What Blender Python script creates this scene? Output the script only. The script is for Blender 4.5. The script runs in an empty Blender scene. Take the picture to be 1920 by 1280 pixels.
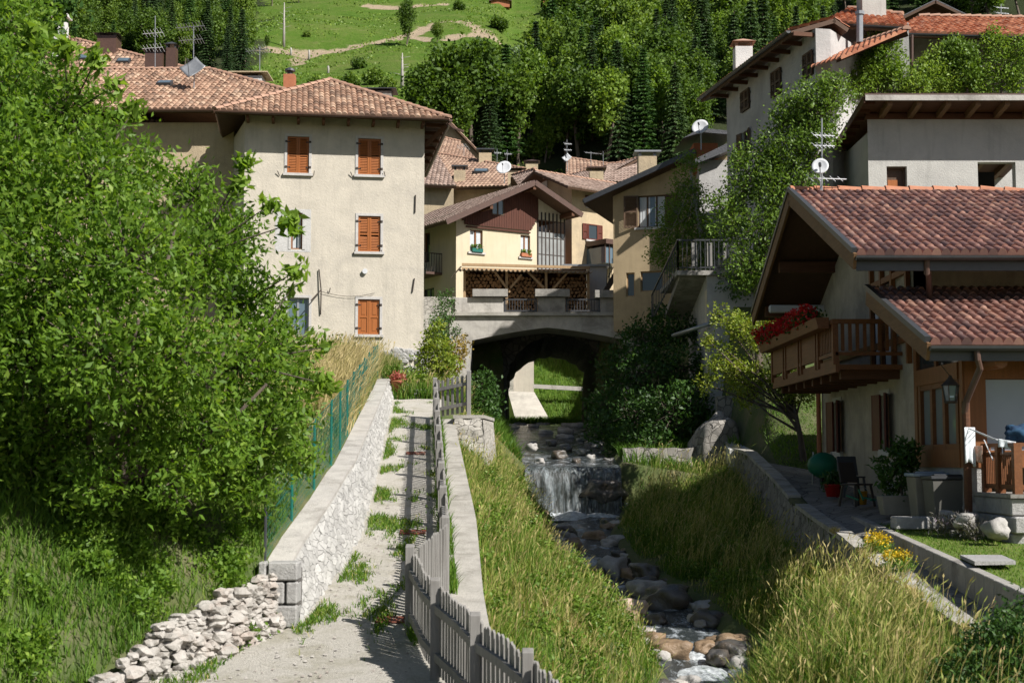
import bpy, bmesh, math, random
import numpy as np
from mathutils import Vector, noise
R = math.radians
sc = bpy.context.scene
COL = sc.collection
# ------------------------------------------------------------------ camera
FPX = 2667.0; PITCH = math.atan(222.0 / FPX); CP, SP = math.cos(PITCH), math.sin(PITCH)
cam = bpy.data.cameras.new('camera'); cam.lens = 50.0; cam.sensor_width = 36.0
cam.clip_start = 0.1; cam.clip_end = 3000
camo = bpy.data.objects.new('camera', cam); COL.objects.link(camo)
camo.rotation_euler = (R(90) + PITCH, 0, 0); sc.camera = camo
cam.dof.use_dof = True; cam.dof.focus_distance = 48; cam.dof.aperture_fstop = 3.2
# ------------------------------------------------------------------ light
SUN_AZ, SUN_EL = 50.0, 41.0            # azimuth: degrees from -Y towards +X
wd = bpy.data.worlds.new('World'); sc.world = wd; wd.use_nodes = True
nt = wd.node_tree; bg = nt.nodes['Background']; sky = nt.nodes.new('ShaderNodeTexSky')
sky.sky_type = 'NISHITA'; sky.sun_disc = False
sky.sun_elevation = R(SUN_EL); sky.sun_rotation = R(180 - SUN_AZ)
nt.links.new(sky.outputs[0], bg.inputs[0]); bg.inputs[1].default_value = 0.05
sl = bpy.data.lights.new('sun', 'SUN'); sl.energy = 5.0; sl.angle = R(0.5); sl.color = (1.0, 0.96, 0.91)
so = bpy.data.objects.new('sun', sl); COL.objects.link(so)
sdir = Vector((math.sin(R(SUN_AZ)) * math.cos(R(SUN_EL)), -math.cos(R(SUN_AZ)) * math.cos(R(SUN_EL)), math.sin(R(SUN_EL))))
so.rotation_euler = sdir.to_track_quat('Z', 'Y').to_euler()
sc.view_settings.view_transform = 'Standard'; sc.view_settings.look = 'None'
sc.view_settings.exposure = 0.62; sc.view_settings.gamma = 1.0
sc.render.engine = 'CYCLES'; sc.cycles.max_bounces = 5; sc.cycles.transparent_max_bounces = 8
sc.cycles.diffuse_bounces = 3; sc.cycles.glossy_bounces = 2; sc.cycles.transmission_bounces = 3
sc.cycles.use_denoising = True

def W(px, py, Y):
    """world point on the photo ray (1920x1280 pixels) at forward distance Y"""
    u = px - 960.0; v = 640.0 - py; den = FPX * CP - v * SP
    return Vector((u * Y / den, Y, (FPX * SP + v * CP) * Y / den))
def ray(px, py):
    return W(px, py, 1.0)
# ------------------------------------------------------------------ materials
def _n(nt, t, **k):
    n = nt.nodes.new(t)
    for a, b in k.items(): setattr(n, a, b)
    return n
def _ramp(nt, stops):
    r = _n(nt, 'ShaderNodeValToRGB'); e = r.color_ramp.elements
    e[0].position = stops[0][0]; e[0].color = (*stops[0][1], 1)
    e[1].position = stops[-1][0]; e[1].color = (*stops[-1][1], 1)
    for p, c in stops[1:-1]:
        x = e.new(p); x.color = (*c, 1)
    return r
def _mix(nt, fac, a, b, mode='MIX'):
    m = _n(nt, 'ShaderNodeMix', data_type='RGBA', blend_type=mode)
    for s, v in ((0, fac), (6, a), (7, b)):
        if hasattr(v, 'is_linked') or hasattr(v, 'links'): nt.links.new(v, m.inputs[s])
        elif isinstance(v, tuple): m.inputs[s].default_value = (*v, 1)
        else: m.inputs[s].default_value = v
    return m.outputs[2]
def _math(nt, op, a, b=None, clamp=False):
    m = _n(nt, 'ShaderNodeMath', operation=op); m.use_clamp = clamp
    for i, v in ((0, a), (1, b)):
        if v is None: continue
        if hasattr(v, 'links'): nt.links.new(v, m.inputs[i])
        else: m.inputs[i].default_value = v
    return m.outputs[0]
def _noise(nt, vec, scale, detail=4, rough=.6, dist=0):
    n = _n(nt, 'ShaderNodeTexNoise'); n.inputs['Scale'].default_value = scale
    n.inputs['Detail'].default_value = detail; n.inputs['Roughness'].default_value = rough
    n.inputs['Distortion'].default_value = dist
    nt.links.new(vec, n.inputs['Vector']); return n.outputs['Fac']
def _pos(nt, sc3=None):
    g = _n(nt, 'ShaderNodeNewGeometry'); v = g.outputs['Position']
    if sc3:
        m = _n(nt, 'ShaderNodeMapping'); m.inputs['Scale'].default_value = sc3
        nt.links.new(v, m.inputs['Vector']); v = m.outputs[0]
    return v
def new_mat(name):
    m = bpy.data.materials.new(name); m.use_nodes = True
    nt = m.node_tree; return m, nt, nt.nodes['Principled BSDF']
def pm(name, c1, c2=None, scale=4., rough=.85, bump=0., bscale=25., stain=None, sscale=.6, samt=.5, stretch=None, metal=0., spec=.3, streak=None):
    m, nt, bs = new_mat(name)
    v = _pos(nt, stretch)
    c2 = c2 or tuple(x * .8 for x in c1)
    n1 = _noise(nt, v, scale, 6, .65)
    r = _ramp(nt, [(.3, c1), (.7, c2)]); nt.links.new(n1, r.inputs[0]); out = r.outputs[0]
    if stain:
        n2 = _noise(nt, _pos(nt), sscale, 7, .7, .4)
        rr = _ramp(nt, [(.48, (0, 0, 0)), (.66, (1, 1, 1))]); nt.links.new(n2, rr.inputs[0])
        f = _math(nt, 'MULTIPLY', rr.outputs[0], samt)
        out = _mix(nt, f, out, stain)
    if streak is None and name.startswith('plaster'): streak = .45
    if streak:
        n4 = _noise(nt, _pos(nt, (3.2, 3.2, .28)), 1.5, 6, .7); n5 = _noise(nt, _pos(nt), .35, 3, .6)
        rr = _ramp(nt, [(.52, (0, 0, 0)), (.70, (1, 1, 1))]); nt.links.new(n4, rr.inputs[0])
        out = _mix(nt, _math(nt, 'MULTIPLY', _math(nt, 'MULTIPLY', rr.outputs[0], n5), streak), out, tuple(x * .45 for x in c2))
    nt.links.new(out, bs.inputs['Base Color'])
    bs.inputs['Roughness'].default_value = rough; bs.inputs['Metallic'].default_value = metal
    bs.inputs['Specular IOR Level'].default_value = spec
    if bump:
        n3 = _noise(nt, v, bscale, 5, .7)
        b = _n(nt, 'ShaderNodeBump'); b.inputs['Strength'].default_value = min(1, bump); b.inputs['Distance'].default_value = .03 * max(1, bump)
        nt.links.new(n3, b.inputs['Height']); nt.links.new(b.outputs[0], bs.inputs['Normal'])
    return m
def stone_mat(name, c1, c2, joint, scale=3.5, stretch=(1, 1, 1.3), bump=.9, jw=.06, rand=1.):
    m, nt, bs = new_mat(name)
    v = _pos(nt, stretch)
    nz = _n(nt, 'ShaderNodeTexNoise'); nz.inputs['Scale'].default_value = 3.; nt.links.new(v, nz.inputs['Vector'])
    vm = _n(nt, 'ShaderNodeVectorMath', operation='SCALE'); vm.inputs['Scale'].default_value = .16
    nt.links.new(nz.outputs['Color'], vm.inputs[0])
    va = _n(nt, 'ShaderNodeVectorMath', operation='ADD'); nt.links.new(v, va.inputs[0]); nt.links.new(vm.outputs[0], va.inputs[1])
    ve = _n(nt, 'ShaderNodeTexVoronoi', feature='DISTANCE_TO_EDGE'); ve.inputs['Scale'].default_value = scale; ve.inputs['Randomness'].default_value = rand
    vc = _n(nt, 'ShaderNodeTexVoronoi'); vc.inputs['Scale'].default_value = scale; vc.inputs['Randomness'].default_value = rand
    nt.links.new(va.outputs[0], ve.inputs['Vector']); nt.links.new(va.outputs[0], vc.inputs['Vector'])
    sep = _n(nt, 'ShaderNodeSeparateColor'); nt.links.new(vc.outputs['Color'], sep.inputs[0])
    fine = _noise(nt, v, 18, 6, .7)
    f = _math(nt, 'ADD', _math(nt, 'MULTIPLY', sep.outputs[0], .6), _math(nt, 'MULTIPLY', fine, .5))
    r = _ramp(nt, [(.2, c1), (.85, c2)]); nt.links.new(f, r.inputs[0])
    jr = _ramp(nt, [(jw * .3, (0, 0, 0)), (jw, (1, 1, 1))]); nt.links.new(ve.outputs['Distance'], jr.inputs[0])
    nt.links.new(_mix(nt, jr.outputs[0], joint, r.outputs[0]), bs.inputs['Base Color'])
    h = _math(nt, 'ADD', _math(nt, 'MULTIPLY', jr.outputs[0], .8), _math(nt, 'MULTIPLY', fine, .45))
    b = _n(nt, 'ShaderNodeBump'); b.inputs['Strength'].default_value = bump; b.inputs['Distance'].default_value = .05
    nt.links.new(h, b.inputs['Height']); nt.links.new(b.outputs[0], bs.inputs['Normal'])
    bs.inputs['Roughness'].default_value = .9; bs.inputs['Specular IOR Level'].default_value = .25
    return m
def wood_mat(name, c1, c2, axis='Z', rough=.7, plank=0., dark=None):
    """grain runs along axis; plank>0 draws board joints that wide across X+Y"""
    m, nt, bs = new_mat(name)
    s = {'Z': (14, 14, .9), 'X': (.9, 14, 14), 'Y': (14, .9, 14)}[axis]
    v = _pos(nt, s); n1 = _noise(nt, v, 1.6, 6, .7, .3)
    r = _ramp(nt, [(.25, c1), (.75, c2)]); nt.links.new(n1, r.inputs[0]); out = r.outputs[0]
    big = _noise(nt, _pos(nt), 1.3, 5, .7)
    d = dark or tuple(x * .45 for x in c1)
    rr = _ramp(nt, [(.5, (0, 0, 0)), (.72, (1, 1, 1))]); nt.links.new(big, rr.inputs[0])
    out = _mix(nt, _math(nt, 'MULTIPLY', rr.outputs[0], .5), out, d)
    nt.links.new(out, bs.inputs['Base Color']); bs.inputs['Roughness'].default_value = rough
    bs.inputs['Specular IOR Level'].default_value = .3
    b = _n(nt, 'ShaderNodeBump'); b.inputs['Strength'].default_value = .4; b.inputs['Distance'].default_value = .01
    nt.links.new(n1, b.inputs['Height']); nt.links.new(b.outputs[0], bs.inputs['Normal'])
    return m
def tile_mat(name, stops, dirt=(.08, .06, .05), damt=.5, rough=.75):
    m, nt, bs = new_mat(name)
    uv = _n(nt, 'ShaderNodeUVMap'); uv.uv_map = 'UVMap'
    fl = _n(nt, 'ShaderNodeVectorMath', operation='FLOOR'); nt.links.new(uv.outputs[0], fl.inputs[0])
    wn = _n(nt, 'ShaderNodeTexWhiteNoise', noise_dimensions='3D'); nt.links.new(fl.outputs[0], wn.inputs[0])
    r = _ramp(nt, stops); nt.links.new(wn.outputs['Value'], r.inputs[0])
    n2 = _noise(nt, _pos(nt), 2.2, 7, .75); n3 = _noise(nt, _pos(nt), 22, 5, .7)
    rr = _ramp(nt, [(.45, (0, 0, 0)), (.7, (1, 1, 1))]); nt.links.new(_math(nt, 'ADD', _math(nt, 'MULTIPLY', n2, .6), _math(nt, 'MULTIPLY', n3, .4)), rr.inputs[0])
    nt.links.new(_mix(nt, _math(nt, 'MULTIPLY', rr.outputs[0], damt), r.outputs[0], dirt), bs.inputs['Base Color'])
    bs.inputs['Roughness'].default_value = rough; bs.inputs['Specular IOR Level'].default_value = .3
    b = _n(nt, 'ShaderNodeBump'); b.inputs['Strength'].default_value = .35; b.inputs['Distance'].default_value = .01
    nt.links.new(n3, b.inputs['Height']); nt.links.new(b.outputs[0], bs.inputs['Normal'])
    return m
def leaf_mat(name, stops, trans=.35, rough=.5, treevar=.25, spec=.35):
    m, nt, bs = new_mat(name)
    a = _n(nt, 'ShaderNodeAttribute', attribute_name='rnd')
    oi = _n(nt, 'ShaderNodeObjectInfo')
    f = _math(nt, 'ADD', a.outputs['Fac'], _math(nt, 'MULTIPLY', _math(nt, 'SUBTRACT', oi.outputs['Random'], .5), treevar))
    r = _ramp(nt, stops); nt.links.new(f, r.inputs[0])
    nt.links.new(r.outputs[0], bs.inputs['Base Color']); bs.inputs['Roughness'].default_value = rough
    bs.inputs['Specular IOR Level'].default_value = spec
    tr = _n(nt, 'ShaderNodeBsdfTranslucent')
    tc = _mix(nt, 1., r.outputs[0], (1.25, 1.25, .55), 'MULTIPLY'); nt.links.new(tc, tr.inputs[0])
    ms = _n(nt, 'ShaderNodeMixShader'); ms.inputs[0].default_value = trans
    nt.links.new(bs.outputs[0], ms.inputs[1]); nt.links.new(tr.outputs[0], ms.inputs[2])
    nt.links.new(ms.outputs[0], nt.nodes['Material Output'].inputs[0])
    return m
def glass_mat(name, c=(.03, .04, .045), rough=.06):
    m, nt, bs = new_mat(name); bs.inputs['Base Color'].default_value = (*c, 1)
    bs.inputs['Roughness'].default_value = rough; bs.inputs['Specular IOR Level'].default_value = .8
    return m
M = {}
M['plaster_beige'] = pm('plaster_beige', (.55, .50, .415), (.46, .42, .35), 2., .92, .5, 14, (.38, .35, .30), .8, .6)
M['plaster_tan'] = pm('plaster_tan', (.50, .40, .26), (.40, .32, .21), 2.5, .92, .8, 20, (.25, .21, .16), .5, .5)
M['plaster_yellow'] = pm('plaster_yellow', (.57, .50, .36), (.52, .455, .325), 1.2, .9, .2, 30, (.5, .40, .24), .4, .3)
M['plaster_ochre'] = pm('plaster_ochre', (.46, .36, .22), (.38, .295, .18), 1.6, .9, .4, 25, (.28, .22, .14), .5, .5)
M['plaster_grey'] = pm('plaster_grey', (.46, .45, .43), (.36, .35, .34), 1.8, .95, .6, 12, (.24, .23, .22), .5, .5)
M['plaster_pale'] = pm('plaster_pale', (.50, .49, .45), (.43, .42, .39), 1.5, .92, .5, 20, (.3, .29, .27), .5, .5)
M['plaster_white'] = pm('plaster_white', (.66, .65, .62), (.55, .54, .52), 1.5, .9, .5, 20, (.35, .33, .3), .7, .4)
M['plaster_chalet'] = pm('plaster_chalet', (.46, .40, .32), (.36, .315, .25), 1.6, .92, 1., 14, (.20, .18, .15), .8, .6)
M['plaster_patch'] = pm('plaster_patch', (.52, .51, .49), (.44, .43, .41), 4, .9, .6, 20)
M['stone_trim'] = pm('stone_trim', (.52, .50, .47), (.42, .40, .38), 8, .85, .4, 40)
M['concrete'] = pm('concrete', (.36, .34, .305), (.26, .25, .225), 3, .9, .5, 25, (.10, .09, .08), 1.1, .75, streak=.7)
M['concrete_light'] = pm('concrete_light', (.48, .455, .41), (.38, .36, .33), 3, .9, .5, 25, (.19, .175, .15), 1.1, .7, streak=.7)
M['slab'] = pm('slab', (.42, .395, .35), (.30, .285, .25), 3, .9, .6, 20, (.16, .15, .12), 1.5, .6)
M['soffit'] = wood_mat('soffit', (.11, .06, .035), (.06, .035, .02), 'Y')
M['wood_dark'] = wood_mat('wood_dark', (.13, .055, .025), (.07, .03, .015), 'X')
M['wood_chalet'] = wood_mat('wood_chalet', (.27, .105, .036), (.15, .06, .02), 'Z', .55)
M['wood_rail'] = wood_mat('wood_rail', (.22, .085, .03), (.13, .05, .02), 'Y', .55)
M['wood_gable'] = wood_mat('wood_gable', (.10, .032, .017), (.055, .019, .012), 'Z')
M['wood_shutter'] = wood_mat('wood_shutter', (.37, .125, .032), (.25, .08, .02), 'Z', .5, dark=(.24, .07, .02))
M['wood_shutter_dark'] = wood_mat('wood_shutter_dark', (.14, .035, .02), (.09, .022, .015), 'Z', .5)
M['wood_shutter_brown'] = wood_mat('wood_shutter_brown', (.12, .07, .04), (.07, .045, .03), 'Z', .6)
M['wood_grey'] = wood_mat('wood_grey', (.27, .26, .24), (.17, .16, .148), 'Z', .85, dark=(.14, .13, .115))
M['wood_raw'] = wood_mat('wood_raw', (.46, .32, .18), (.33, .22, .12), 'Z', .8)
M['wood_verge'] = wood_mat('wood_verge', (.22, .12, .055), (.12, .065, .03), 'Y', .7)
M['metal_dark'] = pm('metal_dark', (.035, .038, .042), (.05, .052, .056), 8, .45, spec=.5)
M['metal_brown'] = pm('metal_brown', (.10, .055, .04), (.07, .04, .03), 6, .4, spec=.5)
M['metal_grey'] = pm('metal_grey', (.35, .36, .37), (.28, .29, .30), 6, .4, metal=.5)
M['metal_white'] = pm('metal_white', (.62, .63, .64), (.5, .51, .52), 6, .45)
M['metal_iron'] = pm('metal_iron', (.03, .028, .026), (.06, .04, .03), 10, .6)
M['glass'] = glass_mat('glass'); M['glass_sky'] = glass_mat('glass_sky', (.10, .14, .17), .08)
M['glass_blind'] = pm('glass_blind', (.30, .36, .42), (.26, .32, .38), 1.5, .3, spec=.6)
M['curtain'] = pm('curtain', (.55, .57, .58), (.42, .45, .47), 9, .6, stretch=(4, 4, .5))
M['dark'] = pm('dark', (.012, .011, .010), (.02, .018, .016), 4, .9)
M['terracotta'] = pm('terracotta', (.42, .16, .08), (.32, .12, .06), 8, .8)
M['tile_brown'] = tile_mat('tile_brown', [(0, (.16, .10, .07)), (.3, (.27, .165, .11)), (.6, (.35, .21, .14)), (.88, (.47, .33, .23)), (1, (.20, .135, .10))], (.10, .075, .055), .6)
M['tile_far'] = tile_mat('tile_far', [(0, (.22, .14, .10)), (.5, (.31, .20, .14)), (1, (.40, .28, .20))], (.2, .14, .11), .6)
M['tile_old'] = tile_mat('tile_old', [(0, (.2, .14, .11)), (.5, (.28, .2, .16)), (1, (.36, .27, .22))], (.12, .1, .085), .6)
M['tile_red'] = tile_mat('tile_red', [(0, (.30, .11, .06)), (.4, (.44, .17, .09)), (.8, (.54, .25, .14)), (1, (.36, .18, .12))], (.16, .09, .065), .55)
M['tile_chalet'] = tile_mat('tile_chalet', [(0, (.13, .075, .065)), (.3, (.20, .105, .085)), (.7, (.28, .14, .105)), (.92, (.40, .23, .165)), (1, (.15, .09, .08))], (.07, .055, .055), .6, .5)
M['slate'] = pm('slate', (.055, .058, .065), (.09, .092, .10), 6, .5, .6, 14, stretch=(1, 1, 2.))
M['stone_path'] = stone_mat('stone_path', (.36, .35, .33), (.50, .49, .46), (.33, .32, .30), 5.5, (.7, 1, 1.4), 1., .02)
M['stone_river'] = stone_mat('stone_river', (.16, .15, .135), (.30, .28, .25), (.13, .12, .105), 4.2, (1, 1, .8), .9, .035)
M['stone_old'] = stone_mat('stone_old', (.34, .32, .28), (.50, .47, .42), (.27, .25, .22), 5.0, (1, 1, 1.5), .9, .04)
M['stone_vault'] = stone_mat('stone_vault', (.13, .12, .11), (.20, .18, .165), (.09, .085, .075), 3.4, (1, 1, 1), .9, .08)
M['stone_block'] = pm('stone_block', (.42, .41, .39), (.30, .295, .28), 14, .9, 1., 22, (.22, .21, .2), 2., .4)
M['rock'] = pm('rock', (.42, .40, .37), (.26, .25, .235), 3, .8, 1., 9, (.13, .12, .10), 1.7, .6)
M['rock_pale'] = pm('rock_pale', (.48, .45, .41), (.30, .28, .25), 5, .85, 1., 16, (.34, .25, .20), 2.5, .5)
M['rock_wet'] = pm('rock_wet', (.10, .095, .085), (.055, .05, .045), 3, .3, 1., 9, (.12, .07, .03), 1.6, .5, spec=.6)
M['rock_ochre'] = pm('rock_ochre', (.29, .20, .12), (.20, .135, .08), 4, .5, 1., 9, (.12, .08, .05), 2.2, .5, spec=.5)
M['rock_pink'] = pm('rock_pink', (.55, .40, .31), (.46, .36, .29), 4, .8, 1., 9, (.38, .33, .28), 1.7, .5)
M['bark'] = pm('bark', (.14, .11, .085), (.07, .055, .045), 6, .95, 1., 20, stretch=(1, 1, .3))
M['bark_pale'] = pm('bark_pale', (.42, .40, .36), (.25, .23, .2), 6, .9, .5, 20, stretch=(1, 1, .5))
# ------------------------------------------------------------------ object helpers
ORG = {}
def _link(o, parent=None):
    COL.objects.link(o)
    if parent is not None:
        o.parent = parent; ORG[o.name] = ORG[parent.name]
    return o
def tag(o, label=None, cat=None, group=None, kind=None):
    if label: o['label'] = label
    if cat: o['category'] = cat
    if group: o['group'] = group
    if kind: o['kind'] = kind
    return o
def thing(name, label, cat, loc=(0, 0, 0), group=None):
    o = bpy.data.objects.new(name, None); o.empty_display_size = .2; o.location = loc
    COL.objects.link(o); ORG[o.name] = Vector(loc); return tag(o, label, cat, group)
def copy_tree(o, parent=None):
    c = o.copy(); COL.objects.link(c)
    if parent is not None: c.parent = parent
    for ch in list(o.children): copy_tree(ch, c)
    return c
class MB:
    def __init__(s): s.v = []; s.f = []; s.uv = None
    def add(s, vs, fs):
        b = len(s.v); s.v += [tuple(v) for v in vs]; s.f += [tuple(b + i for i in f) for f in fs]; return s
    def hexa(s, p):     # p: 4 bottom (ccw) + 4 top
        return s.add(p, [(3, 2, 1, 0), (4, 5, 6, 7), (0, 1, 5, 4), (1, 2, 6, 5), (2, 3, 7, 6), (3, 0, 4, 7)])
    def box(s, c, size, rz=0., tilt=None):
        hx, hy, hz = size[0] / 2, size[1] / 2, size[2] / 2; ca, sa = math.cos(rz), math.sin(rz); out = []
        for z in (-hz, hz):
            for x, y in ((-hx, -hy), (hx, -hy), (hx, hy), (-hx, hy)):
                q = Vector((x, y, z))
                if tilt: q.rotate(tilt)
                out.append((c[0] + q.x * ca - q.y * sa, c[1] + q.x * sa + q.y * ca, c[2] + q.z))
        return s.hexa(out)
    def bar(s, a, b, w, h=None, up=(0, 0, 1)):
        a = Vector(a); b = Vector(b); d = (b - a).normalized(); up = Vector(up)
        if abs(d.dot(up)) > .98: up = Vector((0, 1, 0))
        x = d.cross(up).normalized() * w / 2; y = x.cross(d).normalized() * (h or w) / 2
        return s.hexa([a - x - y, a + x - y, a + x + y, a - x + y, b - x - y, b + x - y, b + x + y, b - x + y])
    def tube(s, pts, rad, n=8, cap=True):
        pts = [Vector(p) for p in pts]; k = len(pts)
        if not hasattr(rad, '__len__'): rad = [rad] * k
        vs = []; prev = None
        for i, p in enumerate(pts):
            d = (pts[min(i + 1, k - 1)] - pts[max(i - 1, 0)])
            d = d.normalized() if d.length > 1e-9 else Vector((0, 0, 1))
            a = prev if prev is not None else (Vector((1, 0, 0)) if abs(d.x) < .9 else Vector((0, 1, 0)))
            x = (a - d * a.dot(d)).normalized(); prev = x; y = d.cross(x)
            for j in range(n):
                t = 2 * math.pi * j / n; vs.append(p + (x * math.cos(t) + y * math.sin(t)) * rad[i])
        fs = [(i * n + j, i * n + (j + 1) % n, (i + 1) * n + (j + 1) % n, (i + 1) * n + j) for i in range(k - 1) for j in range(n)]
        if cap: fs += [tuple(range(n - 1, -1, -1)), tuple((k - 1) * n + j for j in range(n))]
        return s.add(vs, fs)
    def prism(s, poly, vec):     # poly: 3D points, extruded by vec
        n = len(poly); poly = [Vector(p) for p in poly]; vec = Vector(vec)
        return s.add(poly + [p + vec for p in poly], [tuple(range(n - 1, -1, -1)), tuple(n + i for i in range(n))] + [(i, (i + 1) % n, n + (i + 1) % n, n + i) for i in range(n)])
    def lathe(s, prof, c, n=16):
        pts = [(c[0], c[1], c[2] + z) for r, z in prof]; vs = []
        for r, z in prof:
            for j in range(n):
                t = 2 * math.pi * j / n; vs.append((c[0] + r * math.cos(t), c[1] + r * math.sin(t), c[2] + z))
        k = len(prof)
        fs = [(i * n + j, i * n + (j + 1) % n, (i + 1) * n + (j + 1) % n, (i + 1) * n + j) for i in range(k - 1) for j in range(n)]
        fs += [tuple(range(n - 1, -1, -1)), tuple((k - 1) * n + j for j in range(n))]
        return s.add(vs, fs)
    def build(s, name, m, parent=None, smooth=False, bevel=0.):
        o0 = ORG[parent.name] if parent is not None else Vector((0, 0, 0))
        me = bpy.data.meshes.new(name)
        me.from_pydata([(v[0] - o0.x, v[1] - o0.y, v[2] - o0.z) for v in s.v], [], s.f)
        me.materials.append(m if not isinstance(m, str) else M[m]); me.update()
        bm = bmesh.new(); bm.from_mesh(me); bmesh.ops.recalc_face_normals(bm, faces=bm.faces)
        if bevel: bmesh.ops.bevel(bm, geom=list(bm.edges), offset=bevel, segments=1, affect='EDGES')
        bm.to_mesh(me); bm.free()
        if smooth: me.shade_smooth()
        o = bpy.data.objects.new(name, me); _link(o, parent)
        if parent is None: ORG[o.name] = Vector((0, 0, 0))
        return o
def np_mesh(name, V, F, m, parent=None, rnd=None, smooth=False, offset=None):
    """V (n,3) array, F (m,k) int array with k = 3 or 4"""
    me = bpy.data.meshes.new(name); V = np.asarray(V, np.float32)
    if parent is not None and offset is None:
        o0 = ORG[parent.name]; V = V - np.array([o0.x, o0.y, o0.z], np.float32)
    k = F.shape[1]; me.vertices.add(len(V)); me.vertices.foreach_set('co', V.ravel())
    me.loops.add(F.size); me.loops.foreach_set('vertex_index', F.astype(np.int32).ravel())
    me.polygons.add(len(F)); me.polygons.foreach_set('loop_start', np.arange(0, F.size, k, dtype=np.int32))
    me.polygons.foreach_set('loop_total', np.full(len(F), k, np.int32))
    me.materials.append(M[m] if isinstance(m, str) else m)
    if rnd is not None:
        a = me.attributes.new('rnd', 'FLOAT', 'POINT'); a.data.foreach_set('value', np.asarray(rnd, np.float32))
    me.update(calc_edges=True); me.validate()
    if smooth: me.shade_smooth()
    o = bpy.data.objects.new(name, me); _link(o, parent)
    if parent is None: ORG[o.name] = Vector((0, 0, 0))
    return o
# ------------------------------------------------------------------ facades
class Facade:
    """vertical plane through two ground points; s runs along it, n points out of the wall"""
    def __init__(f, p0, p1):
        f.o = Vector((p0[0], p0[1], 0)); d = Vector((p1[0] - p0[0], p1[1] - p0[1], 0)); f.L = d.length
        f.a = d.normalized(); f.n = Vector((f.a.y, -f.a.x, 0))
    def st(f, px, py):
        r = ray(px, py); t = f.o.dot(f.n) / r.dot(f.n); p = r * t
        return (p - f.o).dot(f.a), p.z
    def P(f, s, z, d=0.): q = f.o + f.a * s + f.n * d; return Vector((q.x, q.y, z))
    def rect(f, x0, y0, x1, y1):
        s0, zt = f.st(x0, (y0 + y1) / 2)[0], f.st((x0 + x1) / 2, y0)[1]
        s1, zb = f.st(x1, (y0 + y1) / 2)[0], f.st((x0 + x1) / 2, y1)[1]
        return s0, s1, zb, zt
    def box(f, mb, s0, s1, z0, z1, d0, d1):
        mb.hexa([f.P(s0, z0, d0), f.P(s1, z0, d0), f.P(s1, z0, d1), f.P(s0, z0, d1), f.P(s0, z1, d0), f.P(s1, z1, d0), f.P(s1, z1, d1), f.P(s0, z1, d1)])
    def panel(f, mb, s0, s1, z0, z1, holes, depth=.22):
        ss = sorted({s0, s1, *[min(max(h[i], s0), s1) for h in holes for i in (0, 1)]}); zz = sorted({z0, z1, *[min(max(h[i], z0), z1) for h in holes for i in (2, 3)]})
        for i in range(len(ss) - 1):
            for j in range(len(zz) - 1):
                cs, cz = (ss[i] + ss[i + 1]) / 2, (zz[j] + zz[j + 1]) / 2
                if any(h[0] < cs < h[1] and h[2] < cz < h[3] for h in holes): continue
                mb.add([f.P(ss[i], zz[j]), f.P(ss[i + 1], zz[j]), f.P(ss[i + 1], zz[j + 1]), f.P(ss[i], zz[j + 1])], [(0, 1, 2, 3)])
        for a, b, c, d in holes:
            for q in (((a, c), (b, c)), ((b, c), (b, d)), ((b, d), (a, d)), ((a, d), (a, c))):
                mb.add([f.P(*q[0]), f.P(*q[1]), f.P(*q[1], -depth), f.P(*q[0], -depth)], [(0, 1, 2, 3)])
def leaf_panel(F, mb, s0, s1, z0, z1, d, louvre=True, t=.04):
    """one shutter leaf in the plane of facade F at offset d"""
    fw = min(.07, (s1 - s0) * .16)
    F.box(mb, s0, s0 + fw, z0, z1, d, d + t); F.box(mb, s1 - fw, s1, z0, z1, d, d + t)
    zs = [z0, (z0 + z1) / 2 - fw / 2, z1 - fw]
    for z in zs: F.box(mb, s0 + fw, s1 - fw, z, z + fw, d + .001, d + t - .001)
    if louvre:
        z = z0 + fw + .02
        while z < z1 - fw - .03:
            if abs(z - zs[1]) > .06: mb.hexa([F.P(s0 + fw, z, d + t * .9), F.P(s1 - fw, z, d + t * .9), F.P(s1 - fw, z, d + t * .6), F.P(s0 + fw, z, d + t * .6), F.P(s0 + fw, z + .045, d + t * .35), F.P(s1 - fw, z + .045, d + t * .35), F.P(s1 - fw, z + .045, d + .002), F.P(s0 + fw, z + .045, d + .002)])
            z += .055
    else:
        for a, b in ((zs[0] + fw, zs[1]), (zs[1] + fw, zs[2])):
            F.box(mb, s0 + fw, s1 - fw, a, b, d + .004, d + t * .45)
            F.box(mb, s0 + fw * 2, s1 - fw * 2, a + fw, b - fw, d + .005, d + t * .75)
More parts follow.
